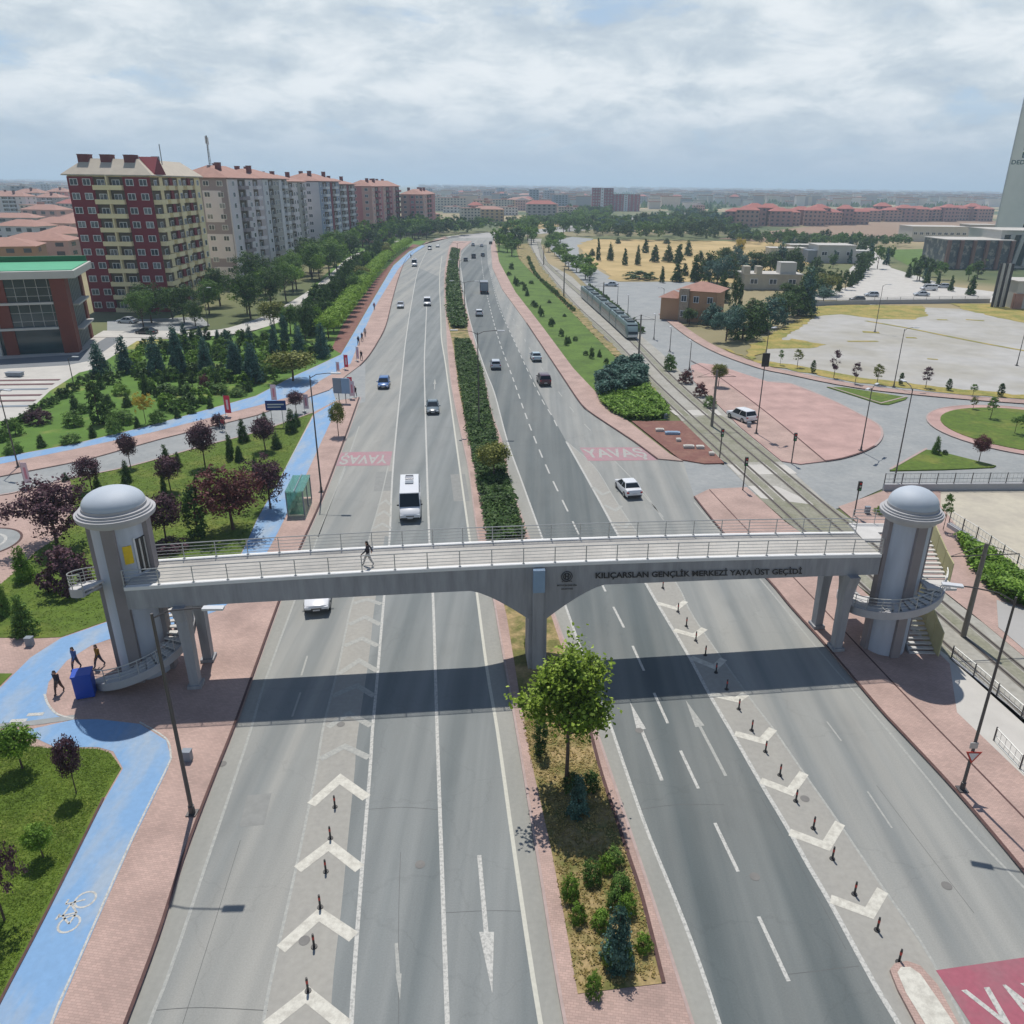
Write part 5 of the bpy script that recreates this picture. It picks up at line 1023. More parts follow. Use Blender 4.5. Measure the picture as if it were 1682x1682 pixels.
G1 = wall('mauve_grey', 158, 146, 148); G2 = wall('pale_mauve', 226, 218, 220); G3 = wall('grey_beige', 174, 171, 166); G4 = wall('white', 216, 216, 220); G5 = wall('blue_grey', 150, 160, 182); G6 = wall('rose', 204, 140, 140); G7 = wall('tan_pink', 216, 176, 164); G8 = wall('deep_rose', 140, 72, 80)
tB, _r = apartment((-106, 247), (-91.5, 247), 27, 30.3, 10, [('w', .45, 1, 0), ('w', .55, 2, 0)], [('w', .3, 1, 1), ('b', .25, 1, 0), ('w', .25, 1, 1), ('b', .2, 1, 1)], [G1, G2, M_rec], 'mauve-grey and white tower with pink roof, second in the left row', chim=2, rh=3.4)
for x0_, x1_, z0_, z1_ in ((7.2, 12.6, 18.3, 27), (1.5, 14.4, 8.0, 15.0), (8.6, 14.4, .5, 5.6)): m = MB(); m.box(((x0_ + x1_) / 2, -.1, (z0_ + z1_) / 2), (x1_ - x0_, .2, z1_ - z0_)); m.obj('light_panel', G2, tB)
SC3 = [('w', .2, 1, 1), ('b', .2, 1, 0), ('w', .22, 2, 0), ('w', .12, 0, 1), ('b', .14, 1, 1), ('w', .12, 1, 0)]
apartment((-111, 283), (-93, 283), 28, 30.4, 10, [('w', .4, 1, 1), ('b', .3, 1, 0), ('w', .3, 1, 1)], SC3, [G3, G4, M_rec], 'grey-beige block with white pilasters, third in the left row', chim=3)
apartment((-113, 316), (-96, 316), 29, 29.6, 10, [('w', .5, 1, 1), ('b', .5, 1, 0)], SC3, [G2, G3, M_rec], 'paler grey block set slightly back, fourth in the left row', chim=3, rh=2.4)
SC4 = [('w', .16, 1, 0), ('b', .2, 1, 1), ('w', .16, 1, 0), ('w', .08, 0, 2), ('b', .22, 1, 1), ('w', .18, 1, 0)]
apartment((-109, 352), (-92, 352), 35, 29.9, 10, [('w', .5, 2, 0), ('w', .5, 1, 1)], SC4, [G5, G4, G8, M_rec], 'blue-grey block with white balconies, fifth in the left row', chim=3)
apartment((-111, 393), (-94.5, 393), 38, 28.8, 10, [('w', .5, 2, 0), ('w', .5, 1, 1)], SC4, [G1, G4, G8, M_rec], 'brownish block with white balconies, sixth in the left row', chim=3, rh=2.4)
apartment((-100, 440), (-88, 440), 88, 27.8, 9, [('w', .6, 1, 0), ('w', .4, 1, 1)], [('w', .1, 1, 1), ('b', .12, 1, 2), ('w', .14, 1, 0), ('w', .1, 1, 1), ('b', .14, 1, 2), ('w', .12, 1, 0), ('w', .1, 1, 1), ('b', .18, 1, 2)], [G6, G7, G8, M_rec], 'rose-red block, seventh in the left row', chim=5)
apartment((-86, 520), (-72, 520), 56, 23.2, 8, [('w', .4, 1, 0), ('w', .25, 1, 1), ('w', .35, 2, 0)], [('w', .3, 1, 0), ('b', .4, 1, 1), ('w', .3, 1, 1)], [G7, G6, M_rec], 'tan-pink block at the far end of the left row', chim=4)
# lattice antennas on the roofs
for x, y, z, h, nm in ((-99, 256, 33, 9, 'slim lattice antenna on the roof of the second tower'),):
    t = empty('antenna', (x, y, z)); tag(t, nm, 'antenna'); m = MB()
    for a in range(3): m.tube([(.35 * math.cos(a * 2.1), .35 * math.sin(a * 2.1), 0), (.12 * math.cos(a * 2.1), .12 * math.sin(a * 2.1), h)], .07, 5)
    for i in range(9): m.box((0, 0, i * h / 9 + .3), (.6 - i * .04, .6 - i * .04, .07))
    m.obj('lattice', M_pole, t); m = MB(); m.box((.3, 0, h - 1.5), (.3, .3, 2)); m.box((-.3, 0, h - 1.2), (.3, .3, 2)); m.obj('aerial', M_white, t)
# modern glass and brick building, left
M_brick = mat('brick_panel', S(124, 62, 46), .8, var=.1, scale=.7); M_cur = mat('curtain_glass', (.02, .045, .05), .06, var=.35, scale=.12); M_wpan = mat('white_cladding', S(206, 204, 196), .6, var=.04, scale=.4); M_green = mat('green_roof', S(70, 176, 128), .6, var=.07, scale=.4); M_greend = mat('dark_green_parapet', S(22, 110, 66), .6, var=.05)
FRc = g('O', 131, 579); FLc = g('O', 0, 585.5); u = (FRc - FLc).normalized(); Lb = 62.0; org = FRc - u * Lb; ang = math.atan2(u.y, u.x); hb = hof(FRc, 456)
t = empty('office_building', org, ang); tag(t, 'modern brick, white and dark glass building with green roof at the left edge', 'office building')
def bb(name, mt, *boxes, parent=t, bevel=0):
    m = MB()
    for x0, x1, y0, y1, z0, z1 in boxes: m.box(((x0 + x1) / 2, (y0 + y1) / 2, (z0 + z1) / 2), (x1 - x0, y1 - y0, z1 - z0))
    return m.obj(name, mt, parent, bevel=bevel)
L = Lb; D = 17.0
bb('core', M_cur, (.3, L - .35, .35, D - .3, 0, hb - .2))
pcs = [(L - 2.4, L, M_brick, -.25), (L - 11.6, L - 9.6, M_brick, .05), (L - 14.4, L - 12.2, M_wpan, -.5), (L - 23, L - 21.2, M_brick, -.1), (L - 33, L - 31, M_wpan, -.5), (L - 44, L - 42, M_brick, -.1)]
for a, b_, mm, yy in pcs: bb('pier', mm, (a, b_, yy, 1.5, 0, hb))
bb('side_pier', M_brick, (L - 1.0, L + .02, 1.502, 3.0, 0, hb)); bb('side_pier', M_brick, (L - 1.0, L + .02, D - 2, D, 0, hb))
for z in (hb * .335, hb * .665): bb('floor_band', M_wpan, (.2, L - 2.41, -.6, .349, z, z + .38)); bb('floor_band', M_wpan, (L - .349, L + 1.0, 3.01, D - 2.01, z - hb * .06, z - hb * .06 + .3))
bb('brick_base', M_brick, (.25, L - 12.201, -.05, .345, 0, hb * .33))
wmw = win_mesh(2.0, 2.4)
for i in range(13):
    o = link('window', wmw, t); o.location = (L - 15.8 - i * 3.4, -.08, 2.3)
mu = MB()
for i in range(34): mu.box((L - 2.9 - i * 1.75, .3, hb * .665), (.07, .16, hb * .66))
for i in range(8): mu.box((L - .3, 3.8 + i * 1.45, hb / 2), (.2, .09, hb - .4))
for z in [hb * .33 + hb * .11 * k for k in (1, 2, 4, 5)]: mu.box((L / 2, .31, z), (L - 3, .1, .06))
mu.obj('mullions', M_steel, t)
bb('fascia', M_wpan, (-1, L + 2.0, -1.6, D + 1, hb, hb + 1.3), bevel=.08)
bb('green_parapet', M_greend, (-1, L + 1.4, D - .2, D + .5, hb + 1.3, hb + 2.4))
bb('roof', M_green, (-.9, L + 1.6, -.6, D - .21, hb + 1.305, hb + 1.42))
# tan house right of the tracks
hl, hr_ = g('O', 1112, 527), g('O', 1174, 532); u = (hr_ - hl).normalized(); an = math.atan2(u.y, u.x); W_ = (hr_ - hl).length
M_tanw = wall('tan', 186, 146, 112); M_stone = mat('rubble_stone', S(176, 160, 140), .9, var=.25, scale=2.5)
hh = 7.2; t = empty('house', hl, an); tag(t, 'two-storey tan house with orange hipped roofs and stone stair bay', 'house')
m = MB(); m.box((W_ / 2, 4, hh / 2), (W_, 8, hh)); m.obj('wall', M_tanw, t); m = MB(); m.box((-2.2, 3.4, 2.6), (4.4, 6, 5.2)); m.obj('side_wing', M_tanw, t)
m = MB(); m.box((1.5, -.3, hh / 2 + .2), (2.2, 1.2, hh + .4)); m.obj('stone_bay', M_stone, t)
def hip(m, x0, x1, y0, y1, z, rh):
    d = min(x1 - x0, y1 - y0) / 2; cy_ = (y0 + y1) / 2; cx_ = (x0 + x1) / 2
    if x1 - x0 >= y1 - y0: a, b_ = (x0 + d, cy_), (x1 - d, cy_); F = [(0, 1, 5, 4), (2, 3, 4, 5), (1, 2, 5), (3, 0, 4)]
    else: a, b_ = (cx_, y0 + d), (cx_, y1 - d); F = [(1, 2, 5, 4), (3, 0, 4, 5), (0, 1, 4), (2, 3, 5)]
    m.add([(x0, y0, z), (x1, y0, z), (x1, y1, z), (x0, y1, z), (*a, z + rh), (*b_, z + rh)], F + [(3, 2, 1, 0)])
m = MB(); hip(m, -.8, W_ + .8, -.8, 8.8, hh, 1.8); m.obj('roof', M_roofr, t); m = MB(); hip(m, -5, -.2, -.4, 7, 5.2, 1.3); m.obj('roof', M_roofr, t)
wm = win_mesh(1.3, 1.5)
for x, z in ((4.2, 5.2), (4.2, 1.8), (W_ - 1.6, 5.2), (W_ - 1.6, 1.8), (1.5, 5.4), (1.5, 1.9)): o = link('window', wm, t); o.location = (x, -.95 if x == 1.5 else -.05, z)
m = MB(); m.box((W_ - 1.8, -.8, 3.7), (3, 1.5, .2)); m.box((W_ - 1.8, -1.5, 4.2), (3, .08, .9)); m.obj('balcony', M_tanw, t)
# gate walls, sheds and low buildings beyond it
def shed(x, y, w, d, h, mt, label, roof=None, an=0.0, wins=0, cat='building', pieces=()):
    c = g('O', x, y); t = empty('low_building', c, an); tag(t, label, cat)
    m = MB(); m.box((0, d / 2, h / 2), (w, d, h)); m.obj('wall', mt, t); m = MB(); m.box((0, d / 2, h + .15), (w + .6, d + .6, .3)); m.obj('roof', roof or M_conc, t)
    if wins:
        me = win_mesh(min(2.4, w / wins * .7), min(1.6, h * .4))
        for i in range(wins): o = link('window', me, t); o.location = (-w / 2 + w * (i + .5) / wins, -.05, h * .55)
    for (a, b_, c0, c1, z0, z1, mm) in pieces: bb('wing', mm, (a, b_, c0, c1, z0, z1), parent=t)
    return t
shed(1268, 476, 18, 9, 4.5, M_sand, 'beige gate building among the dark trees right of the tan house', wins=3, pieces=((-9.5, -7.5, -.4, 3, 4.8, 7, M_sand), (-5.5, -3.8, -.4, 3, 4.8, 7, M_sand), (2, 7, .5, 5, 4.8, 8.2, M_wpan)))
shed(1293, 428, 16, 8, 5, M_wpan, 'pair-roofed white shed left of the white service yard', wins=2); shed(1322, 424, 14, 8, 5.5, M_conc2, 'grey-white shed beside the white service yard', wins=2)
shed(1372, 432, 16, 14, 7, M_wpan, 'white cube building with flat roof in the service yard', wins=3, pieces=((-12, -8.01, 1, 8, 0, 5, M_grey), (8.01, 15, 2, 9, 0, 5, M_wpan)))
shed(1541, 397, 34, 20, 8.5, M_wpan, 'long low white building with dark window strip left of the hotel tower', wins=9); shed(1612, 394, 18, 14, 9, M_conc2, 'grey block behind the long low white building', wins=2)
M_slat = mat('brown_louvre', S(150, 116, 106), .7, var=.1)
t = shed(1602, 442, 27, 20, 11, M_curt2, 'dark glass hall with brown vertical fins below the hotel tower', M_conc)
for i in range(6): bb('fin', M_slat, (-13.4 + i * 5.1, -12.2 + i * 5.1, -1.2, 0, 0, 11), parent=t)
t = shed(1692, 441, 30, 26, 14.5, M_wpan, 'white building with slanted columns at the foot of the hotel tower')
for i in range(7):
    m = MB(); x = -13 + i * 4.3; m.loft([[(x, -.8, 1), (x + 1.6, -.8, 1), (x + 1.6, -.02, 1), (x, -.02, 1)], [(x + 1.9, -.8, 13), (x + 3.5, -.8, 13), (x + 3.5, -.02, 13), (x + 1.9, -.02, 13)]]); m.obj('slanted_column', M_wpan, t)
bb('glazing', M_cur, (-13.5, 13.5, -.04, -.001, 1, 13), parent=t)
shed(1712, 508, 16, 10, 7, M_wpan, 'white and red block at the right edge by the boundary wall', pieces=((-8.2, -6, -.3, 1, 0, 4.0, M_roofr),)); 
t = empty('louvred_screen', g('O', 1640, 505)); tag(t, 'dark louvred screen tower beside the white and red block', 'screen')
for i in range(5): bb('slat', M_steel if i % 2 else M_trim, (-2 + i * .8, -1.5 + i * .8, 0, .5, 0, 11.5), parent=t)
# hotel tower
hx, hy = 238.5, 435.0; an = -.56; t = empty('hotel_tower', (hx, hy, 0), an); tag(t, 'very tall pale concrete hotel tower cut off by the right edge with green lettering', 'tower')
M_hot = mat('hotel_concrete', S(236, 234, 224, 1.0), .8, var=.04, scale=.15); M_hlet = mat('green_lettering', S(50, 96, 88), .5, var=0)
bb('wall', M_hot, (0, 51, 0, 30, 0, 102), parent=t)
m = MB(); m.add([(11.5, -.03, 8), (51, -.03, 8), (51, -.03, 60), (14.5, -.03, 30)], [(0, 1, 2, 3)]); m.obj('glazing', M_cur, t)
bb('edge_fin', M_white, (-.4, -.002, -.4, 1.5, 0, 102), parent=t)
def on_wall(s, x0, x1, z0, z1):
    me = text_mesh(s, 1, .02)
    for v in me.vertices: v.co = (x0 + (x1 - x0) * v.co.x, -.06, z0 + (z1 - z0) * v.co.y)
    me.materials.append(M_hlet); link('lettering', me, t)
HB = Vector((hx, hy, 0))
for i, ch in enumerate('HOTEL'): zb2 = hof(HB, 209.5 + i * 12.4); on_wall(ch, 4.6, 6.9, zb2, zb2 + 2.5)
zb2 = hof(HB, 270); on_wall('DEDEMAN', .6, 14.5, zb2, zb2 + 2.0)
# distant pair of towers
for (x, w, h, mm, nm) in ((989, 26, 27, G8, 'dark maroon tower block standing alone in the hazy distance'), (1028, 34, 20, wall('brick_rose', 168, 92, 96), 'rose-red slab block beside the dark maroon tower in the distance')):
    c = g('O', x, 347); apartment((c.x - w / 2, c.y), (c.x + w / 2, c.y), 14, h, 8, [('w', .4, 3, 1), ('w', .16, 1, 2), ('w', .44, 3, 1)], [('w', 1, 3, 1)], [mm, mm, G4, M_rec], nm, M_roofd, 'flat', chim=0)
# rows of pink blocks beyond the fields on the right
M_pw1 = wall('row_pink', 176, 136, 132); M_pw2 = wall('row_salmon', 188, 150, 140); M_rr2 = mat('bright_red_roof', S(180, 108, 98), .85, var=.1, scale=.3)
def block_mesh(w, d, h, wm_, rm, roof='hip', nst=4, nb=5):
    m = MB(); m.mat(0); m.box((0, d / 2, h / 2), (w, d, h)); m.mat(1)
    if roof == 'hip': hip(m, -w / 2 - .5, w / 2 + .5, -.5, d + .5, h, h * .16 + 1)
    else: m.box((0, d / 2, h + .2), (w + .5, d + .5, .4)); m.box((w * .2, d / 2, h + 1.2), (w * .2, d * .3, 1.8))
    m.mat(2)
    for f in range(nst):
        for k in range(nb):
            x = -w / 2 + w * (k + .5) / nb; z = h * (f + .55) / nst; m.box((x, -.05, z), (w / nb * .45, .14, h / nst * .45))
    for f in range(nst):
        for sx in (-1, 1): m.box((sx * (w / 2 + .02), d * .35, h * (f + .55) / nst), (.12, d * .25, h / nst * .45))
    return m.me('block', [wm_, rm, M_glass])
R9 = random.Random(9); pk = [block_mesh(20, 14, 13.5, M_pw1, M_rr2, nst=4, nb=4), block_mesh(22, 14, 12.5, M_pw2, M_rr2, nst=4, nb=5)]
for i in range(12):
    x = 1208 + i * 18 + R9.uniform(-3, 3); c = g('O', x, 371.5 - i * .25 + R9.uniform(-1, 2)); o = link('apartment_block', pk[i % 2], None, c, R9.uniform(-.3, .3)); o.scale = (R9.uniform(.7, .95), 1, R9.uniform(.85, 1.15)); tag(o, 'pink four-storey block with red roof, %s from the left in the near distant row' % ORD[i], 'apartment block', 'pink blocks in the distant right row')
for i in range(11):
    x = 1428 + i * 19 + R9.uniform(-3, 3); c = g('O', x, 364.5 - R9.uniform(0, 2)); o = link('apartment_block', pk[(i + 1) % 2], None, c, R9.uniform(-.3, .3)); o.scale = (R9.uniform(.7, 1), 1, R9.uniform(.8, 1.05)); tag(o, 'pink block with red roof, %s from the left in the farther row towards the hotel' % ORD[i], 'apartment block', 'pink blocks in the farther right row')
# the far city
R2 = random.Random(5)
CW = [wall('city_cream', 205, 196, 182), wall('city_pink', 196, 160, 152), wall('city_grey', 165, 164, 164), wall('city_white', 216, 214, 210), wall('city_blue', 150, 160, 172), wall('city_tan', 196, 168, 130)]
CR_ = [M_roofr, M_roofd, M_rr2, M_roofr, M_conc2, M_roofr]
CMS = [(block_mesh(w, d, h, CW[i % 6], CR_[i % 6], 'hip' if (i % 3 and h < 17) else 'flat', ns, nb), ['cream', 'pink', 'grey', 'white', 'blue-grey', 'tan'][i % 6]) for i, (w, d, h, ns, nb) in enumerate(((18, 12, 14, 5, 5), (24, 14, 12, 4, 6), (16, 12, 15, 5, 4), (30, 14, 10, 3, 7), (20, 14, 18, 6, 4), (26, 16, 9, 3, 5), (40, 14, 16, 5, 9), (15, 13, 13, 4, 4), (28, 12, 14, 5, 6), (22, 22, 8, 2, 4), (14, 14, 22, 7, 3), (34, 18, 12, 4, 7)))]
def city_ok(x, y):
    if x < 125: return y > 309 and y < 372
    if x < 700: return False
    if x < 935: return y < 368 and not (820 < x < 930 and y > 362)
    if x < 1055: return y < 341 and not (965 < x < 1052 and y > 312)
    if x < 1195: return y < 340 or (1140 < x < 1195 and y < 357)
    if x < 1640: return y < 340
    return False
n = 0; used_ = []
while n < 290:
    x = R2.choice((R2.uniform(0, 125), R2.uniform(700, 935), R2.uniform(700, 935), R2.uniform(700, 1060), R2.uniform(1000, 1640), R2.uniform(1100, 1640))); y = R2.uniform(307, 371) if R2.random() < .5 else R2.uniform(308, 335)
    if not city_ok(x, y): continue
    c = g('O', x, y)
    if any(abs(c.x - q.x) < 24 and abs(c.y - q.y) < 22 for q in used_): continue
    used_.append(c); i = R2.randrange(12)
    if c.y < 900 and CMS[i][0].vertices and i in (4, 10): i = 0
    o = link('city_block', CMS[i][0], None, c, R2.uniform(-.5, .5)); s = R2.uniform(.75, 1.05); o.scale = (s, s, s); n += 1
    tag(o, '%s block in the hazy distant city %s' % (CMS[i][1], 'at the left edge' if x < 130 else ('right of the left towers' if x < 935 else 'on the right-hand plain')), 'building', 'blocks of the distant city')
for i in range(14):
    x = R2.uniform(710, 1640); c = g('O', x, R2.uniform(306, 311) + (x - 700) * .012); m = MB(); w = R2.uniform(120, 420); m.box((0, 0, 7), (w, 60, 14)); m.box((0, 0, 14.5), (w + 2, 62, 1))
    o = m.obj('warehouse', M_wpan, None, loc=c); tag(o, 'long white warehouse roof near the hazy horizon', 'warehouse', 'white warehouses near the horizon')
# low roofs close behind the office building, left edge
for i, (x, y, w, d, h, mm) in enumerate(((12, 452, 20, 16, 9, M_tanw), (62, 438, 24, 14, 9, G7), (108, 428, 18, 16, 10, wall('city_cream', 205, 196, 182)), (30, 410, 22, 14, 10, G2), (90, 402, 24, 14, 10, G7), (125, 396, 16, 14, 11, CW[0]), (20, 385, 28, 14, 9, CW[2]), (70, 378, 26, 14, 12, CW[1]))):
    c = g('O', x, y); me = block_mesh(w, d, h, mm, M_roofr, 'hip', 3, 4); o = link('house', me, None, c, R_(R2.choice((-12, 8, 20)))); tag(o, 'low house with orange tiled roof beyond the green-roofed building, %s from the near side' % ORD[i], 'house', 'orange-roofed houses at the left')
for i, (x, y, w, h, mm) in enumerate(((22, 362, 26, 17, G2), (52, 358, 22, 19, G4), (84, 360, 20, 16, CW[2]), (100, 352, 18, 19, G6), (8, 350, 24, 16, CW[1]))):
    c = g('O', x, y); apartment((c.x - w / 2, c.y), (c.x + w / 2, c.y), 14, h, 6, [('w', .3, 1, 0), ('b', .4, 2, 1), ('w', .3, 1, 0)], [('w', 1, 2, 0)], [mm, G4, M_rec], 'pale balconied block beyond the orange roofs, %s in the left background cluster' % ORD[i], M_roofr, chim=1)
# far mass of roofs and trees that cannot be told apart
m = MB(); 
for i in range(5200):
    x = R2.uniform(-200, 1900); y = 303.5 + (x * .0122 - 9.7) + abs(R2.gauss(0, 13)) + 2.2; c = g('O', x, y)
    if c.y < 850 or c.y > 20000 or 125 < x < 690 or (x > 1190 and y > 340) or (1055 < x and y > 345) or (965 < x < 1052 and y > 320) or (935 < x and y > 348): continue
    w = R2.uniform(10, 24) * (1 + c.y / 5000); hh0 = R2.uniform(6, 15) * (1 + c.y / 9000); m.mat(R2.choice((0, 0, 1, 3))); m.box((c.x, c.y, hh0 / 2), (w, 14, hh0)); m.mat(2 if R2.random() < .6 else 1); m.box((c.x, c.y, hh0 + .6), (w + 1, 15, 1.2))
tag(m.obj('far_city', [CW[0], CW[2], M_roofr, CW[3]]), 'hazy mass of tiny roofs and blocks across the far plain', 'city', kind='stuff')
# ---------------------------------------------------------------- trees and shrubs
def fol(n, a, b, c, s=1.2): return foliage('leaves_' + n, S(*a, .88), S(*b, .88), S(*c, .88), s)
F_green = fol('green', (58, 84, 24), (98, 132, 44), (148, 178, 78)); F_dark = fol('dark_green', (34, 54, 28), (62, 88, 42), (100, 126, 66)); F_blue = fol('blue_green', (36, 60, 52), (66, 98, 86), (106, 138, 124))
F_plum = fol('plum', (44, 28, 36), (80, 54, 64), (122, 90, 98)); F_red = fol('red_plum', (52, 28, 30), (94, 54, 54), (130, 82, 78)); F_lime = fol('lime', (80, 110, 30), (122, 154, 44), (160, 190, 78)); F_olive = fol('olive', (60, 70, 28), (104, 112, 46), (160, 158, 84)); F_yel = fol('yellow', (128, 110, 30), (176, 156, 56), (212, 196, 98))
F_mid = fol('mid_green', (50, 76, 30), (84, 116, 50), (126, 154, 78)); M_bark = mat('bark', S(92, 76, 64), .9, var=.2, scale=4)
from mathutils import noise as NZ
def crown_mesh(shape, n, leaf, seed, mt, squash=1.0):
    "many leaf-sized faces gathered in clumps through the volume of the crown; unit height"
    r = random.Random(seed); m = MB(); V = []; Fc = []
    def leafq(p, nrm, s):
        nrm = (nrm + Vector((r.gauss(0, .55), r.gauss(0, .55), r.gauss(0, .45)))).normalized(); a = nrm.orthogonal().normalized(); b = nrm.cross(a); t = r.uniform(0, 6.3)
        a, b = a * math.cos(t) + b * math.sin(t), b * math.cos(t) - a * math.sin(t); s *= r.uniform(.7, 1.35); k = len(V)
        V.extend([p + a * s, p + b * s * .62 + nrm * s * .12, p - a * s, p - b * s * .62 + nrm * s * .12]); Fc.append((k, k + 1, k + 2, k + 3))
    ncl = max(24, n // 26); per = n // ncl
    lobes = [(Vector((r.uniform(-.24, .24), r.uniform(-.24, .24), r.uniform(.42, .80))), r.uniform(.15, .26)) for _ in range(9)]
    for i in range(ncl):
        if shape == 'cone':
            z = .04 + .95 * (1 - math.sqrt(1 - (i + r.random()) / ncl)) if True else 0; rad = .30 * (1 - z) ** .85 + .012; a = r.uniform(0, 2 * PI); rad *= (.82 + .3 * NZ.noise(Vector((math.cos(a) * 1.5, math.sin(a) * 1.5, z * 7 + seed))))
            q = r.uniform(.55, 1) ; c = Vector((math.cos(a) * rad * q, math.sin(a) * rad * q, z - .02 * q)); cr = .055; out = Vector((math.cos(a), math.sin(a), .5))
        elif shape == 'column':
            z = .02 + .97 * (i + r.random()) / ncl; rad = .19 * math.sin(PI * min(1, z * .82 + .16)) ** .8; a = r.uniform(0, 2 * PI); q = r.uniform(.6, 1); c = Vector((math.cos(a) * rad * q, math.sin(a) * rad * q, z)); cr = .05; out = Vector((math.cos(a), math.sin(a), .3))
        elif shape in ('globe', 'bush', 'low'):
            d = Vector((r.gauss(0, 1), r.gauss(0, 1), r.gauss(0, 1))).normalized(); q = r.uniform(.62, 1) * (1 + .26 * NZ.noise(d * 1.9 + Vector((seed, 0, 0))))
            if shape == 'globe': c = Vector((0, 0, .68)) + d * .30 * q
            else:
                d.z = abs(d.z) * 1.0 - .08; c = Vector((d.x * .5 * q, d.y * .5 * q, .12 + d.z * .82 * q))
            cr = .075; out = d
        elif shape == 'broad':
            lc, lr = r.choice(lobes); d = Vector((r.gauss(0, 1), r.gauss(0, 1), r.gauss(.25, 1))).normalized(); c = lc + d * lr * r.uniform(.55, 1.08); cr = .06; out = d
        elif shape == 'spray':
            lc, lr = r.choice(lobes); d = Vector((r.gauss(0, 1), r.gauss(0, 1), r.gauss(.6, .8))).normalized(); c = lc + d * lr * r.uniform(.2, 1.35); cr = .04; out = d
        elif shape == 'thin':
            z = r.uniform(.34, 1); rad = .12 * math.sin(PI * min(1, (z - .3) / .72)) + .02; a = r.uniform(0, 2 * PI); c = Vector((math.cos(a) * rad, math.sin(a) * rad, z)); cr = .05; out = Vector((math.cos(a), math.sin(a), .4))
        for _ in range(per):
            p = c + Vector((r.gauss(0, 1), r.gauss(0, 1), r.gauss(0, .8))) * cr * .6; leafq(p, out, leaf)
    zm = min(v.z for v in V)
    if zm < 0: V = [Vector((v.x, v.y, max(v.z, .005))) for v in V]
    m.add(V, Fc); return m.me('crown', mt)
def trunk_mesh(h, r0, seed, limbs=0, top=.62):
    r = random.Random(seed); m = MB(); m.tube([(0, 0, -.01), (r.uniform(-.01, .01), r.uniform(-.01, .01), h * .4), (r.uniform(-.02, .02), 0, h * .75), (0, 0, h)], [r0, r0 * .75, r0 * .55, r0 * .2], 7)
    for i in range(limbs):
        a = i * 2.4 + r.random(); z = h * r.uniform(.42, .8); L = r.uniform(.18, .3); m.tube([(0, 0, z), (math.cos(a) * L * .5, math.sin(a) * L * .5, z + L * .5), (math.cos(a) * L, math.sin(a) * L, z + L * .85)], [r0 * .45, r0 * .3, r0 * .08], 5)
    return m.me('trunk', M_bark)
TP = {}
# kind: crown shape, leaves, leaf size, trunk height, trunk radius, limbs, width of crown in unit mesh
TK = {'conifer': ('cone', 3400, .021, .9, .018, 0, .58), 'cypress': ('column', 2400, .022, .9, .02, 0, .38), 'globe': ('globe', 3600, .021, .75, .018, 5, .6), 'bush': ('bush', 2600, .033, .35, .03, 4, 1.0),
      'broad': ('broad', 5200, .0185, .62, .022, 8, .8), 'thin': ('thin', 700, .024, .9, .012, 3, .3), 'farcon': ('cone', 1500, .034, .9, .02, 0, .6), 'farbroad': ('broad', 1500, .034, .55, .024, 4, .8), 'farbush': ('bush', 1200, .05, .3, .03, 2, 1.0), 'spray': ('spray', 2200, .02, .7, .012, 7, .8)}
def tproto(kind, mt, v):
    key = (kind, mt.name, v)
    if key not in TP:
        sh, n, lf, th, tr, lb, cw = TK[kind]; sd = hash(kind) % 97 if False else sum(map(ord, kind + mt.name)) + v * 31
        TP[key] = (crown_mesh(sh, n, lf, sd, mt), trunk_mesh(th, tr, sd, lb))
    return TP[key]
NM = {'conifer': ('conifer', 'conifer'), 'cypress': ('cypress', 'cypress'), 'globe': ('round_tree', 'tree'), 'bush': ('shrub', 'shrub'), 'broad': ('broadleaf_tree', 'tree'), 'thin': ('young_tree', 'tree'), 'farcon': ('conifer', 'conifer'), 'farbroad': ('broadleaf_tree', 'tree'), 'farbush': ('shrub', 'shrub'), 'spray': ('young_tree', 'tree')}
def plant(kind, mt, loc, h, w, label, group=None, v=0, sink=0):
    cm, tm = tproto(kind, mt, v); nm, cat = NM[kind]; t = empty(nm, loc, random.uniform(0, 6.28)); cw = TK[kind][6]; s = w / cw; t.scale = (s, s, h)
    link('crown', cm, t); link('trunk', tm, t); tag(t, label, cat, group); return t
def tree(kind, mt, f, bx, by, ty, wpx, label, group=None, v=0, z=.15):
    "base point, top row and crown width measured on the survey"
    s = FR[f][2]; b = g(f, bx, by, z); X, Y = px(f, bx, ty); h = max(.5, hof(b, Y) - z); q = (b + Vector((0, 0, h / 2)) - CAM).dot(CF); w = wpx / s * q / FOC
    return plant(kind, mt, b, h, w, label, group, v)
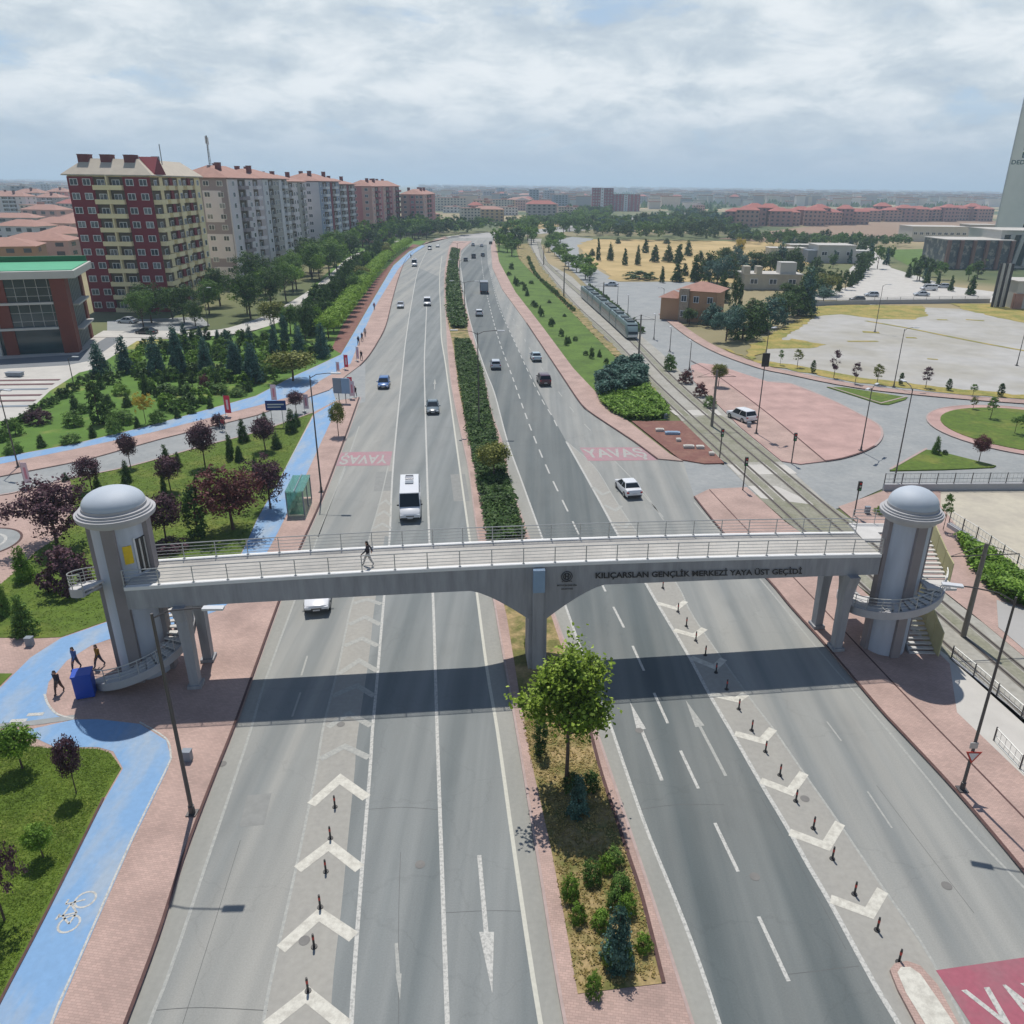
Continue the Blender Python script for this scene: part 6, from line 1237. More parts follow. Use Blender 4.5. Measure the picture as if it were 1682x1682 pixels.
# hero tree of the median
b = g('O', 930, 1289, .15); hh = hof(b, 1034) - .15; t = empty('maple_tree', b); tag(t, 'leafy bright green tree standing alone in the median in front of the bridge pier', 'tree')
rnd = random.Random(3); br = MB(); tips = []
br.tube([(0, 0, 0), (.03, 0, hh * .25), (-.03, .02, hh * .42), (0, 0, hh * .7), (.1, 0, hh * .93)], [.12, .095, .08, .05, .015], 9)
for i in range(22):
    a = i * 2.399; z = hh * (.34 + .3 * i / 22); L = (1.0 - .4 * i / 22) * rnd.uniform(2.2, 3.5); up = rnd.uniform(.25, .8) + .5 * i / 22
    p0 = Vector((0, 0, z)); p1 = p0 + Vector((math.cos(a), math.sin(a), up)).normalized() * L * .5; p2 = p0 + Vector((math.cos(a + rnd.uniform(-.3, .3)), math.sin(a + rnd.uniform(-.3, .3)), up + .35)).normalized() * L
    br.tube([p0, p1, p2], [.045, .028, .01], 6); tips += [p1.lerp(p2, k / 4) for k in range(5)]
    for j in range(4):
        d = Vector((rnd.gauss(0, 1), rnd.gauss(0, 1), rnd.uniform(0, 1))).normalized() * rnd.uniform(.4, .9); s_ = p1.lerp(p2, rnd.random()); br.tube([s_, s_ + d * .6, s_ + d], [.015, .01, .004], 4); tips += [s_ + d * k for k in (.5, .8, 1)]
tips += [Vector((rnd.gauss(0, .25), rnd.gauss(0, .25), hh * rnd.uniform(.7, 1))) for _ in range(20)]
br.obj('trunk', M_bark, t, smooth=True); lv = MB(); V = []; Fc = []
for tp_ in tips:
    for _ in range(20):
        p = tp_ + Vector((rnd.gauss(0, .3), rnd.gauss(0, .3), rnd.gauss(0, .25))); nr = Vector((rnd.gauss(0, .6), rnd.gauss(0, .6), 1)).normalized(); a = nr.orthogonal().normalized(); c = nr.cross(a); q = rnd.uniform(0, 6.3); a, c = a * math.cos(q) + c * math.sin(q), c * math.cos(q) - a * math.sin(q); s = rnd.uniform(.085, .15); k = len(V)
        V += [p + a * s, p + a * s * .3 + c * s * .7, p - a * s, p + a * s * .3 - c * s * .7]; Fc.append((k, k + 1, k + 2, k + 3))
lv.add(V, Fc); lv.obj('crown', fol('maple', (66, 84, 18), (108, 132, 36), (168, 188, 84), 1.6), t)
# median plants, near part
tree('conifer', F_blue, 'M', 592, 480, 240, 150, 'small blue spruce in the shade of the median tree'); tree('conifer', F_blue, 'M', 815, 1325, 985, 235, 'blue spruce in the lower median, the larger of the two', v=1)
for i, (x, y, ty, w, fm) in enumerate(((550, 960, 805, 120, F_green), (670, 860, 745, 130, F_mid), (800, 765, 655, 115, F_mid), (755, 800, 700, 100, F_green), (835, 930, 800, 140, F_mid), (875, 1040, 925, 120, F_green), (590, 1090, 970, 100, F_green), (725, 1115, 1015, 120, F_green), (800, 1000, 900, 110, F_mid), (965, 1250, 1150, 110, F_green), (680, 1505, 1370, 105, F_green), (775, 1330, 1180, 110, F_green), (860, 1340, 1210, 110, F_mid), (560, 330, 230, 130, F_dark), (660, 330, 220, 120, F_dark))):
    tree('bush', fm, 'M', x, y, ty, w, 'small green shrub in the lower median soil, %s counting up from the big spruce outward' % ORD[i], 'shrubs in the lower median', v=i % 3)
tree('cypress', F_dark, 'O', 887, 1237, 1172, 24, 'narrow dark young cypress left of the median tree trunk'); tree('bush', F_dark, 'K', 425, 810, 725, 45, 'little dark shrub at the foot of the bridge pier'); pass
tree('globe', F_olive, 'O', 811, 784, 728, 52, 'round olive-green shrub tree in the median beyond the bridge')
def mass(name, poly, z, h, n, leaf, mt, seed, label, cat='hedge', zf=None, hz=.35):
    "ground-cover shrubs nobody could count: one object of leaf clumps over an area"
    r = random.Random(seed); xs = [p.x for p in poly]; ys = [p.y for p in poly]; V = []; Fc = []
    def inside(x, y):
        c = False; j = len(poly) - 1
        for i in range(len(poly)):
            a, b = poly[i], poly[j]
            if (a.y > y) != (b.y > y) and x < (b.x - a.x) * (y - a.y) / (b.y - a.y) + a.x: c = not c
            j = i
        return c
    k = 0; tries = 0
    while k < n and tries < n * 30:
        tries += 1; x = r.uniform(min(xs), max(xs)); y = min(ys) + (max(ys) - min(ys)) * r.random()
        if not inside(x, y): continue
        hh_ = h * (.65 + hz * 1.6 * (NZ.noise(Vector((x * .45, y * .45, seed))) + .25)); k += 1
        for _ in range(3):
            q = r.random() ** .5; p = Vector((x + r.gauss(0, leaf), y + r.gauss(0, leaf), z + max(.02, hh_ * q))); nr = Vector((r.gauss(0, .6), r.gauss(0, .6), 1)).normalized(); a = nr.orthogonal().normalized(); c = nr.cross(a); s = leaf * r.uniform(.7, 1.4); t_ = r.uniform(0, 6.3); a, c = a * math.cos(t_) + c * math.sin(t_), c * math.cos(t_) - a * math.sin(t_); m0 = len(V)
            V += [p + a * s, p + c * s * .6, p - a * s, p - c * s * .6]; Fc.append((m0, m0 + 1, m0 + 2, m0 + 3))
    m = MB(); m.add(V, Fc); o = m.obj(name, mt); tag(o, label, cat, kind='stuff'); return o
def poly2(pts): return v2('O', pts)
mass('juniper_cover', poly2([(803,893),(796,847),(783,776),(770,715),(759,650),(749,585),(748,562),(770,560),(790,608),(802,672),(817,734),(832,782),(861,885)]), .12, .75, 15000, .17, F_dark, 2, 'dark green juniper ground cover filling the median beyond the bridge', 'hedge')
mass('juniper_cover', poly2([(744,540),(737,515),(735,480),(737,445),(743,410),(754,412),(749,437),(756,492),(763,525),(764,540)]), .12, 1.1, 9000, .35, F_dark, 3, 'dark green shrubs filling the far median as it narrows', 'hedge')
mass('shrub_bed', poly2([(985,655),(978,635),(1000,612),(1030,606),(1050,604),(1060,622),(1062,640),(1020,650)]), .1, 2.2, 9000, .22, F_blue, 4, 'dark blue-green shrubs at the end of the verge by the tracks', 'shrubs', hz=.5)
mass('shrub_bed', poly2([(990,664),(985,652),(1020,645),(1062,640),(1080,655),(1093,672),(1095,688),(1060,692),(1030,690),(1005,678)]), .1, 1.1, 9000, .2, F_green, 5, 'bright green low shrubs in front of the blue-green ones', 'shrubs')
mass('shrub_bed', poly2([(1572,885),(1600,905),(1640,930),(1672,955),(1720,985),(1720,1010),(1650,990),(1620,965),(1590,925)]), .05, 1.3, 5000, .16, F_green, 6, 'green shrubs below the slanting railing right of the right tower', 'shrubs')
mass('lawn_tufts', [p for p in v2('O', [(-60,1240),(0,1206),(33,1226),(90,1232),(158,1232),(180,1239),(197,1262),(150,1343),(70,1505),(0,1640),(-60,1700)])], .16, .03, 14000, .035, fol('grass', (72, 92, 26), (96, 120, 34), (130, 148, 58), .6), 7, 'short grass blades of the lower left lawn', 'grass')
mass('lawn_tufts', [p for p in v2('O', [(125,787),(217,768),(335,735),(420,713),(510,682),(458,785),(420,852),(403,890),(383,930),(340,981),(175,1018),(100,1044),(40,1046),(0,1045),(0,965),(60,908),(100,882)])], .16, .03, 12000, .05, fol('grass', (72, 92, 26), (96, 120, 34), (130, 148, 58), .6), 8, 'short grass blades of the lawn behind the left tower', 'grass')
mass('dry_tufts', [p for p in v2('O', [(949,1630),(926,1501),(903,1383),(877,1269),(855,1180),(945,1180),(966,1210),(986,1280),(1026,1398),(1052,1480),(1080,1610)])], .15, .06, 3500, .05, fol('dry_grass', (100, 98, 48), (150, 132, 82), (186, 166, 112), .9), 9, 'dry yellow tufts on the median soil', 'grass')
# near left lawn
tree('globe', F_green, 'I', 120, 330, 100, 190, 'bushy bright green small tree left of the drain strip on the lower left lawn'); tree('globe', F_plum, 'I', 405, 462, 160, 118, 'slim young plum tree on the lower left lawn', v=1); tree('broad', F_plum, 'I', 25, 1135, 575, 250, 'large dark plum tree cut by the left edge', v=1); tree('globe', F_green, 'I', 230, 800, 635, 140, 'small round yellow-green tree beside the dark plum tree', v=2)
# lawn behind the left tower
L1 = [('conifer', F_green, 'H', 165, 690, 450, 165, 'bright green conical shrub tree beside the pink path left of the left tower'), ('conifer', F_mid, 'H', 170, 1045, 775, 190, 'green conical shrub tree above the blue ring lane'), ('conifer', F_mid, 'H', 25, 915, 640, 130, 'green conifer at the left edge below the pink path'),
 ('cypress', F_dark, 'G', 1305, 1290, 960, 150, 'dark egg-shaped cypress right of the left tower dome'), ('broad', F_red, 'G', 1535, 1240, 830, 430, 'large reddish-purple plum tree beside the blue lane'), ('broad', F_plum, 'G', 1780, 1100, 760, 260, 'dark purple plum tree right behind the reddish one'),
 ('broad', F_plum, 'G', 375, 1330, 880, 470, 'large dark plum tree left of the left tower'), ('globe', F_plum, 'G', 1095, 1330, 1010, 240, 'rounded dark plum tree right of the left tower'), ('bush', F_plum, 'G', 445, 1640, 1320, 330, 'big dark purple bush at the left tower'), ('bush', F_plum, 'G', 1120, 1370, 1290, 240, 'low dark plum hedge behind the bridge railing', ),
 ('globe', F_plum, 'G', 860, 830, 605, 110, 'small round plum tree beside the side street, above the tower dome'), ('globe', F_plum, 'G', 1350, 830, 535, 165, 'round plum tree at the kerb near the red banner'), ('globe', F_plum, 'G', 605, 985, 765, 150, 'small round plum tree on the lawn left of the dome'), ('globe', F_plum, 'G', 1125, 990, 750, 150, 'round plum tree in the middle of the tower lawn'),
 ('globe', F_plum, 'J', 305, 560, 345, 150, 'round plum tree among the conifers near the blue sign'), ('bush', F_plum, 'G', 1440, 560, 455, 90, 'small plum bush at the kerb left of the red banner'),
 ('conifer', F_dark, 'G', 1105, 860, 665, 85, 'narrow dark conifer right of the street kerb on the tower lawn'), ('conifer', F_dark, 'G', 840, 930, 775, 80, 'small dark conifer straight above the tower dome'), ('conifer', F_dark, 'G', 835, 1010, 870, 90, 'small dark conifer just above and right of the dome'), ('conifer', F_dark, 'G', 1175, 830, 720, 60, 'tiny conifer beside the middle plum tree'), ('conifer', F_dark, 'G', 1085, 1010, 860, 60, 'thin conifer under the middle plum tree'), ('conifer', F_dark, 'G', 1515, 780, 600, 60, 'slim conifer right of the red banner'), ('conifer', F_dark, 'G', 1575, 790, 685, 70, 'small conifer left of the larger conifers by the kerb'),
 ('conifer', F_dark, 'J', 160, 500, 340, 95, 'dark conifer at the kerb below the blue sign'), ('conifer', F_dark, 'J', 300, 400, 305, 80, 'conifer peeking behind the round plum tree near the blue sign'), ('conifer', F_dark, 'J', 380, 545, 435, 90, 'conifer between the plum tree and the blue lane'), ('conifer', F_dark, 'J', 478, 440, 275, 100, 'tall conifer near the upper tip of the tower lawn'), ('conifer', F_dark, 'J', 515, 400, 300, 60, 'slim conifer at the upper tip of the tower lawn'), ('conifer', F_dark, 'J', 75, 575, 445, 60, 'slim conifer below the small kerb conifer'), ('conifer', F_dark, 'J', 135, 630, 520, 70, 'conifer in the centre of the upper tower lawn'), ('conifer', F_dark, 'J', 240, 700, 595, 60, 'conifer above the reddish plum tree'),
 ('conifer', F_dark, 'G', 435, 920, 860, 60, 'tiny conifer beside the round plum tree left of the dome'), ('conifer', F_mid, 'G', 1290, 920, 860, 35, 'tiny shrub on the lawn above the dark cypress'), ('conifer', F_dark, 'G', 645, 980, 880, 70, 'dark conifer behind the plum tree left of the dome'), ('globe', F_olive, 'J', 785, 460, 240, 100, 'yellow-green young tree on the pavement island tip')]
for i, a in enumerate(L1): tree(*a[:8], v=i % 3)
tree('globe', F_plum, 'O', 487, 678, 642, 24, 'small dark plum tree behind the blue road sign')
# garden beyond the side street
blue_ = [('A', 665, 1590, 1365, 125), ('A', 830, 1570, 1325, 110), ('A', 1035, 1600, 1305, 120), ('A', 1180, 1575, 1265, 110), ('A', 1365, 1570, 1335, 95), ('A', 1560, 1600, 1330, 110), ('A', 1660, 1620, 1400, 110), ('B', 55, 1510, 1205, 95), ('B', 228, 1510, 1295, 90), ('B', 410, 1530, 1320, 110), ('B', 520, 1560, 1295, 120), ('B', 660, 1400, 1175, 75), ('B', 812, 1410, 1185, 85), ('B', 955, 1400, 1185, 95), ('B', 95, 1330, 1190, 60), ('B', 190, 1310, 1210, 50), ('B', 355, 1340, 1235, 60), ('B', 500, 1340, 1205, 60), ('B', 720, 1310, 1130, 60), ('B', 300, 1320, 1230, 45)]
for i, (f, x, y, ty, w) in enumerate(blue_): tree('conifer', F_blue, f, x, y, ty - 12, w * 1.3, 'blue-green conifer in the garden beyond the side street, %s of its kind' % ORD[i], 'blue-green conifers of the garden', v=i % 3)
tree('globe', F_olive, 'B', 770, 1550, 1365, 260, 'broad round olive-green tree at the garden edge by the blue lane'); tree('spray', F_yel, 'G', 960, 540, 340, 160, 'yellow-leaved young tree in the garden'); tree('cypress', F_dark, 'G', 655, 545, 270, 110, 'tall dark purple-green cypress in the middle of the garden'); tree('bush', F_plum, 'G', 260, 540, 420, 160, 'plum-coloured bush near the striped plaza')
gs = [(490, 555, 440, 140, F_mid), (820, 540, 440, 150, F_mid), (495, 450, 335, 80, F_dark), (715, 440, 330, 90, F_dark), (755, 610, 490, 110, F_mid), (468, 670, 600, 140, F_mid), (612, 630, 550, 65, F_dark), (275, 695, 610, 75, F_dark), (105, 615, 490, 110, F_mid), (30, 655, 560, 100, F_mid), (90, 735, 650, 130, F_mid), (1168, 505, 425, 55, F_dark), (1262, 475, 420, 75, F_mid), (1385, 440, 355, 55, F_dark), (1040, 540, 440, 120, F_mid), (840, 430, 340, 80, F_dark), (905, 565, 490, 50, F_dark), (960, 350, 200, 70, F_dark), (1100, 340, 270, 160, F_mid), (1230, 345, 275, 130, F_mid), (800, 350, 270, 120, F_green), (950, 200, 130, 110, F_green), (1100, 260, 170, 60, F_dark), (1270, 270, 190, 70, F_dark), (1350, 330, 200, 90, F_red), (1440, 340, 270, 130, F_mid), (1560, 360, 300, 120, F_mid), (1640, 330, 250, 60, F_dark), (880, 140, 60, 130, F_lime), (1210, 330, 290, 90, F_mid), (720, 520, 440, 90, F_mid), (560, 470, 400, 90, F_mid)]
for i, (x, y, ty, w, fm) in enumerate(gs): tree('bush' if w > 80 else 'conifer', fm, 'G', x, y, ty, w, 'shrub of the garden between plaza and blue lane, %s of its kind' % ORD[i], 'shrubs of the garden', v=i % 3)
eh = [(180, 520, 450), (310, 435, 370), (355, 410, 350), (430, 365, 300), (480, 330, 260), (545, 285, 215), (600, 250, 200), (410, 375, 295), (235, 455, 405), (60, 560, 500), (150, 535, 470)]
for i, (x, y, ty) in enumerate(eh): tree('farbush', F_dark, 'G', x, y, ty, 85, 'dark clipped bush edging the striped plaza, %s of the edging row' % ORD[i], 'bushes edging the plaza', v=i % 2)
R3 = random.Random(11)
def wood(name, items, label, mts, hr, wf):
    "a far-off wood that reads as one mass: one object"
    b = bmesh.new()
    for p in items:
        mi = R3.randrange(len(mts)); cm, tm = tproto('farbroad', mts[mi], R3.randrange(3)); h = R3.uniform(*hr); s_ = h * wf / .8; M = Matrix.Translation((p.x, p.y, 0)) @ Matrix.Rotation(R3.uniform(0, 6), 4, 'Z') @ Matrix.Diagonal((s_, s_, h, 1)); n0 = len(b.verts); f0 = len(b.faces); b.from_mesh(cm); b.verts.ensure_lookup_table(); b.faces.ensure_lookup_table()
        for v in b.verts[n0:]: v.co = M @ v.co
        for f in b.faces[f0:]: f.material_index = mi
    me = bpy.data.meshes.new(name); b.to_mesh(me); b.free(); [me.materials.append(m_) for m_ in mts]; tag(link(name, me), label, 'wood', kind='stuff')
def scatter(tag_, items, label, group, kinds, hrange, wfac, n0=0):
    for i, p in enumerate(items):
        k_, mt = R3.choice(kinds); h = R3.uniform(*hrange); w = h * wfac * R3.uniform(.8, 1.2) * (.6 if 'con' in k_ or k_ == 'cypress' else 1); plant(k_, mt, Vector((p.x, p.y, .1)), h, w, label, group, v=R3.randrange(3))
def inpoly(n, pts, seed=1, mind=0):
    r = random.Random(seed); P = poly2(pts) if not isinstance(pts[0], Vector) else pts; out = []; tr = 0
    x0, x1, y0, y1 = min(p.x for p in P), max(p.x for p in P), min(p.y for p in P), max(p.y for p in P)
    while len(out) < n and tr < n * 200:
        tr += 1; x, y = r.uniform(x0, x1), r.uniform(y0, y1); c = False; j = len(P) - 1
        for i in range(len(P)):
            a, b = P[i], P[j]
            if (a.y > y) != (b.y > y) and x < (b.x - a.x) * (y - a.y) / (b.y - a.y) + a.x: c = not c
            j = i
        if c and all((Vector((x, y)) - q).length > mind for q in out): out.append(Vector((x, y)))
    return out
# bright clipped row, dark row, belt of trees beside the main road
row = walk(smooth_line(v2('O', [(552,556),(577,524),(600,490),(626,450),(650,424),(678,405),(700,394)])), 7.2)[:36]
for i, (p, d) in enumerate(row): plant('globe', F_lime, Vector((p.x - 1.5, p.y, .12)), 4.6, 4.8, 'lime-green round tree in the clipped row by the blue lane, %s from the start' % ORD[i], 'lime-green clipped row', v=i % 3)
row = walk(smooth_line(v2('O', [(535,560),(560,524),(584,490),(612,450),(640,424),(670,403)])), 5.0)[:40]
for i, (p, d) in enumerate(row): plant('cypress' if i % 3 else 'broad', F_dark, Vector((p.x - 4 + R3.uniform(-.8, .8), p.y, .12)), R3.uniform(5.5, 8), R3.uniform(3, 4.2), 'dark green tall tree in the row behind the lime-green trees, %s from the near end' % ORD[i], 'dark row behind the lime-green trees', v=i % 3)
belt = inpoly(28, [(300,545),(430,545),(500,560),(540,545),(575,505),(610,455),(650,418),(640,405),(600,430),(560,462),(530,492),(480,522),(420,540)], 3, 4.5)
scatter('belt', belt, 'mid-green leafy tree in the belt between the residential street and the dark row', 'trees between residential street and main road', [('broad', F_mid), ('broad', F_green), ('globe', F_olive), ('conifer', F_blue)], (4, 7), .75)
foot = inpoly(27, [(340,525),(420,528),(480,500),(530,470),(575,432),(610,410),(590,398),(555,412),(520,432),(470,462),(400,490),(345,500)], 4, 5.5)
scatter('foot', foot, 'dense dark green tree at the foot of the left row of apartment blocks', 'trees at the foot of the left blocks', [('broad', F_mid), ('broad', F_dark), ('broad', F_green)], (8, 13), .8)
foot2 = inpoly(6, [(205,545),(335,538),(345,515),(290,520),(215,530)], 8, 5); scatter('f', foot2, 'leafy tree at the foot of the red and yellow tower block', 'trees at the foot of the red and yellow tower', [('broad', F_mid), ('broad', F_dark)], (5, 9), .85)
foot3 = inpoly(30, [(590,400),(615,392),(660,384),(705,386),(700,396),(650,400),(600,414)], 5, 7); scatter('f', foot3, 'green tree in the distant grove before the rose and tan blocks', 'grove before the far left blocks', [('farbroad', F_mid), ('farbroad', F_dark), ('farbroad', F_green)], (8, 13), .9)
grd = inpoly(120, [(222,578),(300,558),(430,556),(520,575),(548,578),(500,600),(440,625),(420,640),(260,690),(240,640),(160,640)], 9, 2.2); scatter('f', grd, 'small green shrub scattered among the garden conifers', 'small shrubs among the garden conifers', [('farbush', F_mid), ('farbush', F_green), ('farbush', F_dark), ('farcon', F_dark)], (1.2, 3.0), 1.1)
# verge right of the right carriageway
vg = [(825, 745, 690), (838, 760, 700), (890, 790, 735), (905, 825, 775), (945, 890, 845), (962, 900, 860), (990, 940, 885), (1000, 960, 900), (1060, 1025, 960), (1075, 1010, 975), (1130, 1090, 1030), (1165, 1150, 1080), (1180, 1135, 1090), (1290, 1215, 1180), (1330, 1235, 1150), (1380, 1225, 1175), (1425, 1270, 1225), (1220, 1120, 1085), (1150, 960, 940), (870, 750, 725), (930, 745, 720), (1050, 870, 850), (785, 690, 660), (800, 650, 600)]
for i, (x, y, ty) in enumerate(vg): tree(('conifer', 'bush', 'bush')[i % 3], F_dark, 'C', x, y, ty, 38, 'small dark shrub on the bright green verge, %s of the scattered ones' % ORD[i], 'shrubs on the bright verge', v=i % 3)
he = walk(smooth_line(v2('O', [(868,425),(880,452),(920,490),(968,540),(1012,588),(1030,604)])), 2.6)[:60]
scatter('h', [p for p, d in he], 'low dark bush in the edging between the verge and the tram tracks', 'edging bushes between verge and tracks', [('farbush', F_dark), ('farbush', F_mid)], (.8, 1.5), 1.3)
cl = inpoly(46, [(814,396),(822,428),(850,420),(870,402),(905,396),(950,382),(1000,370),(985,366),(930,374),(880,380),(840,386)], 6, 7); scatter('v', cl, 'dense green tree in the wood at the far end of the verge', 'wood at the far end of the verge', [('farbroad', F_mid), ('farbroad', F_dark), ('farbroad', F_green)], (6, 11), .95)
cl = inpoly(40, [(898,412),(920,438),(945,455),(975,466),(985,458),(955,436),(930,425),(912,405),(950,388),(1010,376),(1000,372),(930,386),(900,398)], 7, 4.5); scatter('v', cl, 'green tree in the curved hedge between tram line and service road', 'curved hedge right of the tram line', [('farbroad', F_mid), ('farbroad', F_green)], (3.5, 6), 1.2)
he = walk(smooth_line(v2('O', [(968,474),(1000,500),(1048,543),(1090,575),(1112,600)])), 2.4)[:34]; scatter('h', [p for p, d in he], 'clipped bush in the hedge right of the tram', 'hedge right of the tram', [('farbush', F_dark), ('farbush', F_mid)], (1.4, 2.0), 1.2)
for i, (x, y, ty, fm, k_) in enumerate(((745, 1375, 1295, F_red, 'bush'), (838, 1460, 1380, F_red, 'bush'), (905, 1530, 1470, F_mid, 'bush'), (960, 1400, 1270, F_olive, 'globe'), (640, 1290, 1190, F_mid, 'bush'))): tree(k_, fm, 'D', x, y + 20, ty, 95, 'bush beside the pink plaza edge along the tracks, %s from the tram' % ORD[i], 'bushes at the plaza edge')
# dark grove, field trees
gv = [(985, 860, 660, 110), (1075, 880, 640, 80), (1010, 1120, 900, 200), (1120, 1090, 850, 220), (1220, 1060, 840, 200), (1300, 1010, 800, 200), (1400, 980, 800, 190), (1480, 940, 720, 180), (1535, 950, 640, 150), (1540, 800, 600, 120), (770, 1010, 900, 110), (920, 1010, 850, 160), (860, 990, 880, 90), (1350, 900, 780, 120), (950, 760, 560, 160), (900, 720, 500, 170), (1040, 700, 540, 150), (1130, 680, 540, 150), (1210, 690, 530, 150), (1300, 660, 500, 150), (1370, 640, 470, 140), (1450, 660, 470, 130), (990, 640, 500, 120), (1080, 600, 470, 110), (1480, 640, 530, 110), (1600, 640, 560, 90), (1650, 870, 760, 140), (1620, 700, 620, 90), (1180, 960, 830, 150), (1060, 1000, 860, 130), (1420, 860, 740, 130)]
for i, (x, y, ty, w) in enumerate(gv): tree(('conifer', 'bush', 'broad', 'bush')[i % 4], (F_dark, F_dark, F_blue)[i % 3], 'D', x, y + (14 if i % 4 in (1, 3) else 0), ty, w * 1.1, 'dark evergreen in the dense grove right of the tan house, %s of the grove' % ORD[i], 'dark grove around the gate walls', v=i % 3)
fd_ = [(250, 590, 470, 60), (345, 620, 500, 50), (430, 620, 480, 45), (540, 600, 480, 80), (590, 735, 620, 45), (690, 730, 600, 110), (630, 600, 480, 90), (700, 610, 470, 90), (760, 560, 450, 70), (805, 730, 540, 90), (870, 700, 620, 90), (170, 590, 430, 40), (300, 480, 440, 50), (480, 540, 440, 60), (130, 560, 510, 50), (620, 480, 440, 60), (840, 600, 520, 70), (740, 690, 600, 60)]
for i, (x, y, ty, w) in enumerate(fd_): tree('farcon' if i % 2 else 'conifer', F_dark, 'D', x, y, ty, w, 'dark conifer standing on the tan field beyond the tram, %s of the scattered ones' % ORD[i], 'conifers on the tan field', v=i % 3)
tree('farbush', F_dark, 'D', 440, 712, 650, 220, 'long low dark bush on the tan field'); tree('broad', F_yel, 'D', 1105, 570, 440, 70, 'yellowish tall tree behind the grove'); tree('bush', F_mid, 'D', 620, 915, 860, 45, 'small bush at the left corner of the tan house')
bd = inpoly(190, [(985,392),(960,388),(1010,374),(1070,366),(1140,358),(1190,366),(1200,382),(1240,390),(1240,396),(1040,396)], 12, 8); wood('tree_band', bd, 'wide band of dark trees across the fields towards the pink blocks', [F_dark, F_mid, F_blue], (6, 11), .95)
bd = inpoly(40, [(1262,404),(1290,410),(1330,440),(1400,455),(1470,460),(1560,470),(1640,478),(1640,462),(1560,445),(1480,438),(1440,420),(1430,405),(1400,398)], 13, 7); scatter('b', bd, 'dark green tree among the service yards left of the hotel', 'trees of the service yards', [('farbroad', F_dark), ('farbroad', F_mid), ('farcon', F_blue)], (5, 9), .8)
yd = walk(smooth_line(v2('O', [(1330,492),(1400,470),(1420,440)])), 8) + walk(smooth_line(v2('O', [(1640,492),(1560,478),(1480,452)])), 10); scatter('y', [p for p, d in yd], 'tree lining the access road behind the concrete lot', 'trees lining the access road', [('farbroad', F_dark), ('farcon', F_dark)], (5, 8), .8)
tree('broad', F_olive, 'E', 370, 1540, 1400, 200, 'brown-green broad tree behind the boundary wall at the left of the lot')
bd = inpoly(130, [(1200,385),(1262,392),(1380,397),(1480,399),(1490,406),(1380,407),(1270,405),(1200,398)], 21, 6); wood('tree_band', bd, 'low band of dark trees between the ploughed field and the service yards', [F_dark, F_mid], (3.5, 6), 1.0)
# far belts of trees
bd = inpoly(120, [(700,392),(745,389),(790,383),(850,378),(930,372),(1000,364),(1000,352),(960,352),(940,362),(880,372),(820,379),(760,380),(705,380)], 14, 8); wood('park_belt', bd, 'distant green park belt where the road bends away', [F_mid, F_green, F_dark], (6, 11), 1.0)
m = MB(); V = []; Fc = []
for i in range(3600):
    x = R3.uniform(-150, 1800); y = 305 + (x * .0122 - 9.7) + abs(R3.gauss(0, 14)) + 3
    if x < 125 and y > 330: continue
    if 125 < x < 690: continue
    if x > 1190 and y > 342 or y > 372: continue
    c = g('O', x, y); s = R3.uniform(2.5, 5.5) * (1 + c.y / 4500)
    if c.y > 14000: continue
    for k_ in range(3):
        p = c + Vector((R3.gauss(0, s), R3.gauss(0, s), s * .5)); n0 = len(V)
        V += [p + Vector((-s, 0, -s * .6)), p + Vector((s * .3, -s * .8, -s * .6)), p + Vector((s, s * .4, -s * .5)), p + Vector((R3.uniform(-.3, .3) * s, 0, s * .8))]; Fc += [(n0, n0 + 1, n0 + 3), (n0 + 1, n0 + 2, n0 + 3), (n0 + 2, n0, n0 + 3)]
m.add(V, Fc); tag(m.obj('far_trees', F_mid), 'far-off trees scattered through the hazy city', 'trees', kind='stuff')
# young trees along the footway of the lot
fr_ = [(78, 475, 380, 30), (190, 490, 375, 50), (430, 560, 385, 55), (570, 600, 465, 50), (715, 600, 475, 60), (1035, 625, 495, 60), (1345, 680, 605, 40)]
for i, (x, y, ty, w) in enumerate(fr_): tree('thin', (F_mid, F_olive, F_plum)[i % 3 if i != 3 else 2], 'F', x, y, ty, w, 'thin young tree along the footway of the lot, %s from the left' % ORD[i], 'young trees along the lot', v=i % 2)
for i, (x, y, ty, w) in enumerate(((293, 525, 448, 34), (870, 605, 530, 32), (1185, 640, 570, 38), (1525, 680, 600, 42))): tree('cypress', F_dark, 'F', x, y, ty, w, 'clipped dark column shrub along the footway of the lot, %s from the left' % ORD[i], 'dark column shrubs along the lot')
tree('thin', F_mid, 'F', 1460, 830, 690, 60, 'young tree on the back edge of the roundabout lawn'); tree('thin', F_olive, 'F', 1345, 770, 690, 40, 'thin stem tree on the left edge of the roundabout'); tree('spray', F_mid, 'F', 1620, 930, 790, 120, 'small leafy tree in the middle of the roundabout'); tree('globe', F_red, 'F', 1385, 1110, 940, 100, 'reddish young tree between the roundabout and the lower grass triangle'); tree('conifer', F_mid, 'F', 1100, 1060, 940, 70, 'conical shrub at the top of the lower grass triangle'); tree('bush', F_dark, 'F', 1160, 1065, 1030, 40, 'small bush beside the cone on the lower grass triangle')
tree('bush', F_green, 'F', 740, 1450, 1400, 90, 'green shrub clump left of the right tower dome'); tree('thin', F_mid, 'F', 1150, 1560, 1330, 60, 'climbing shrub right behind the right tower')
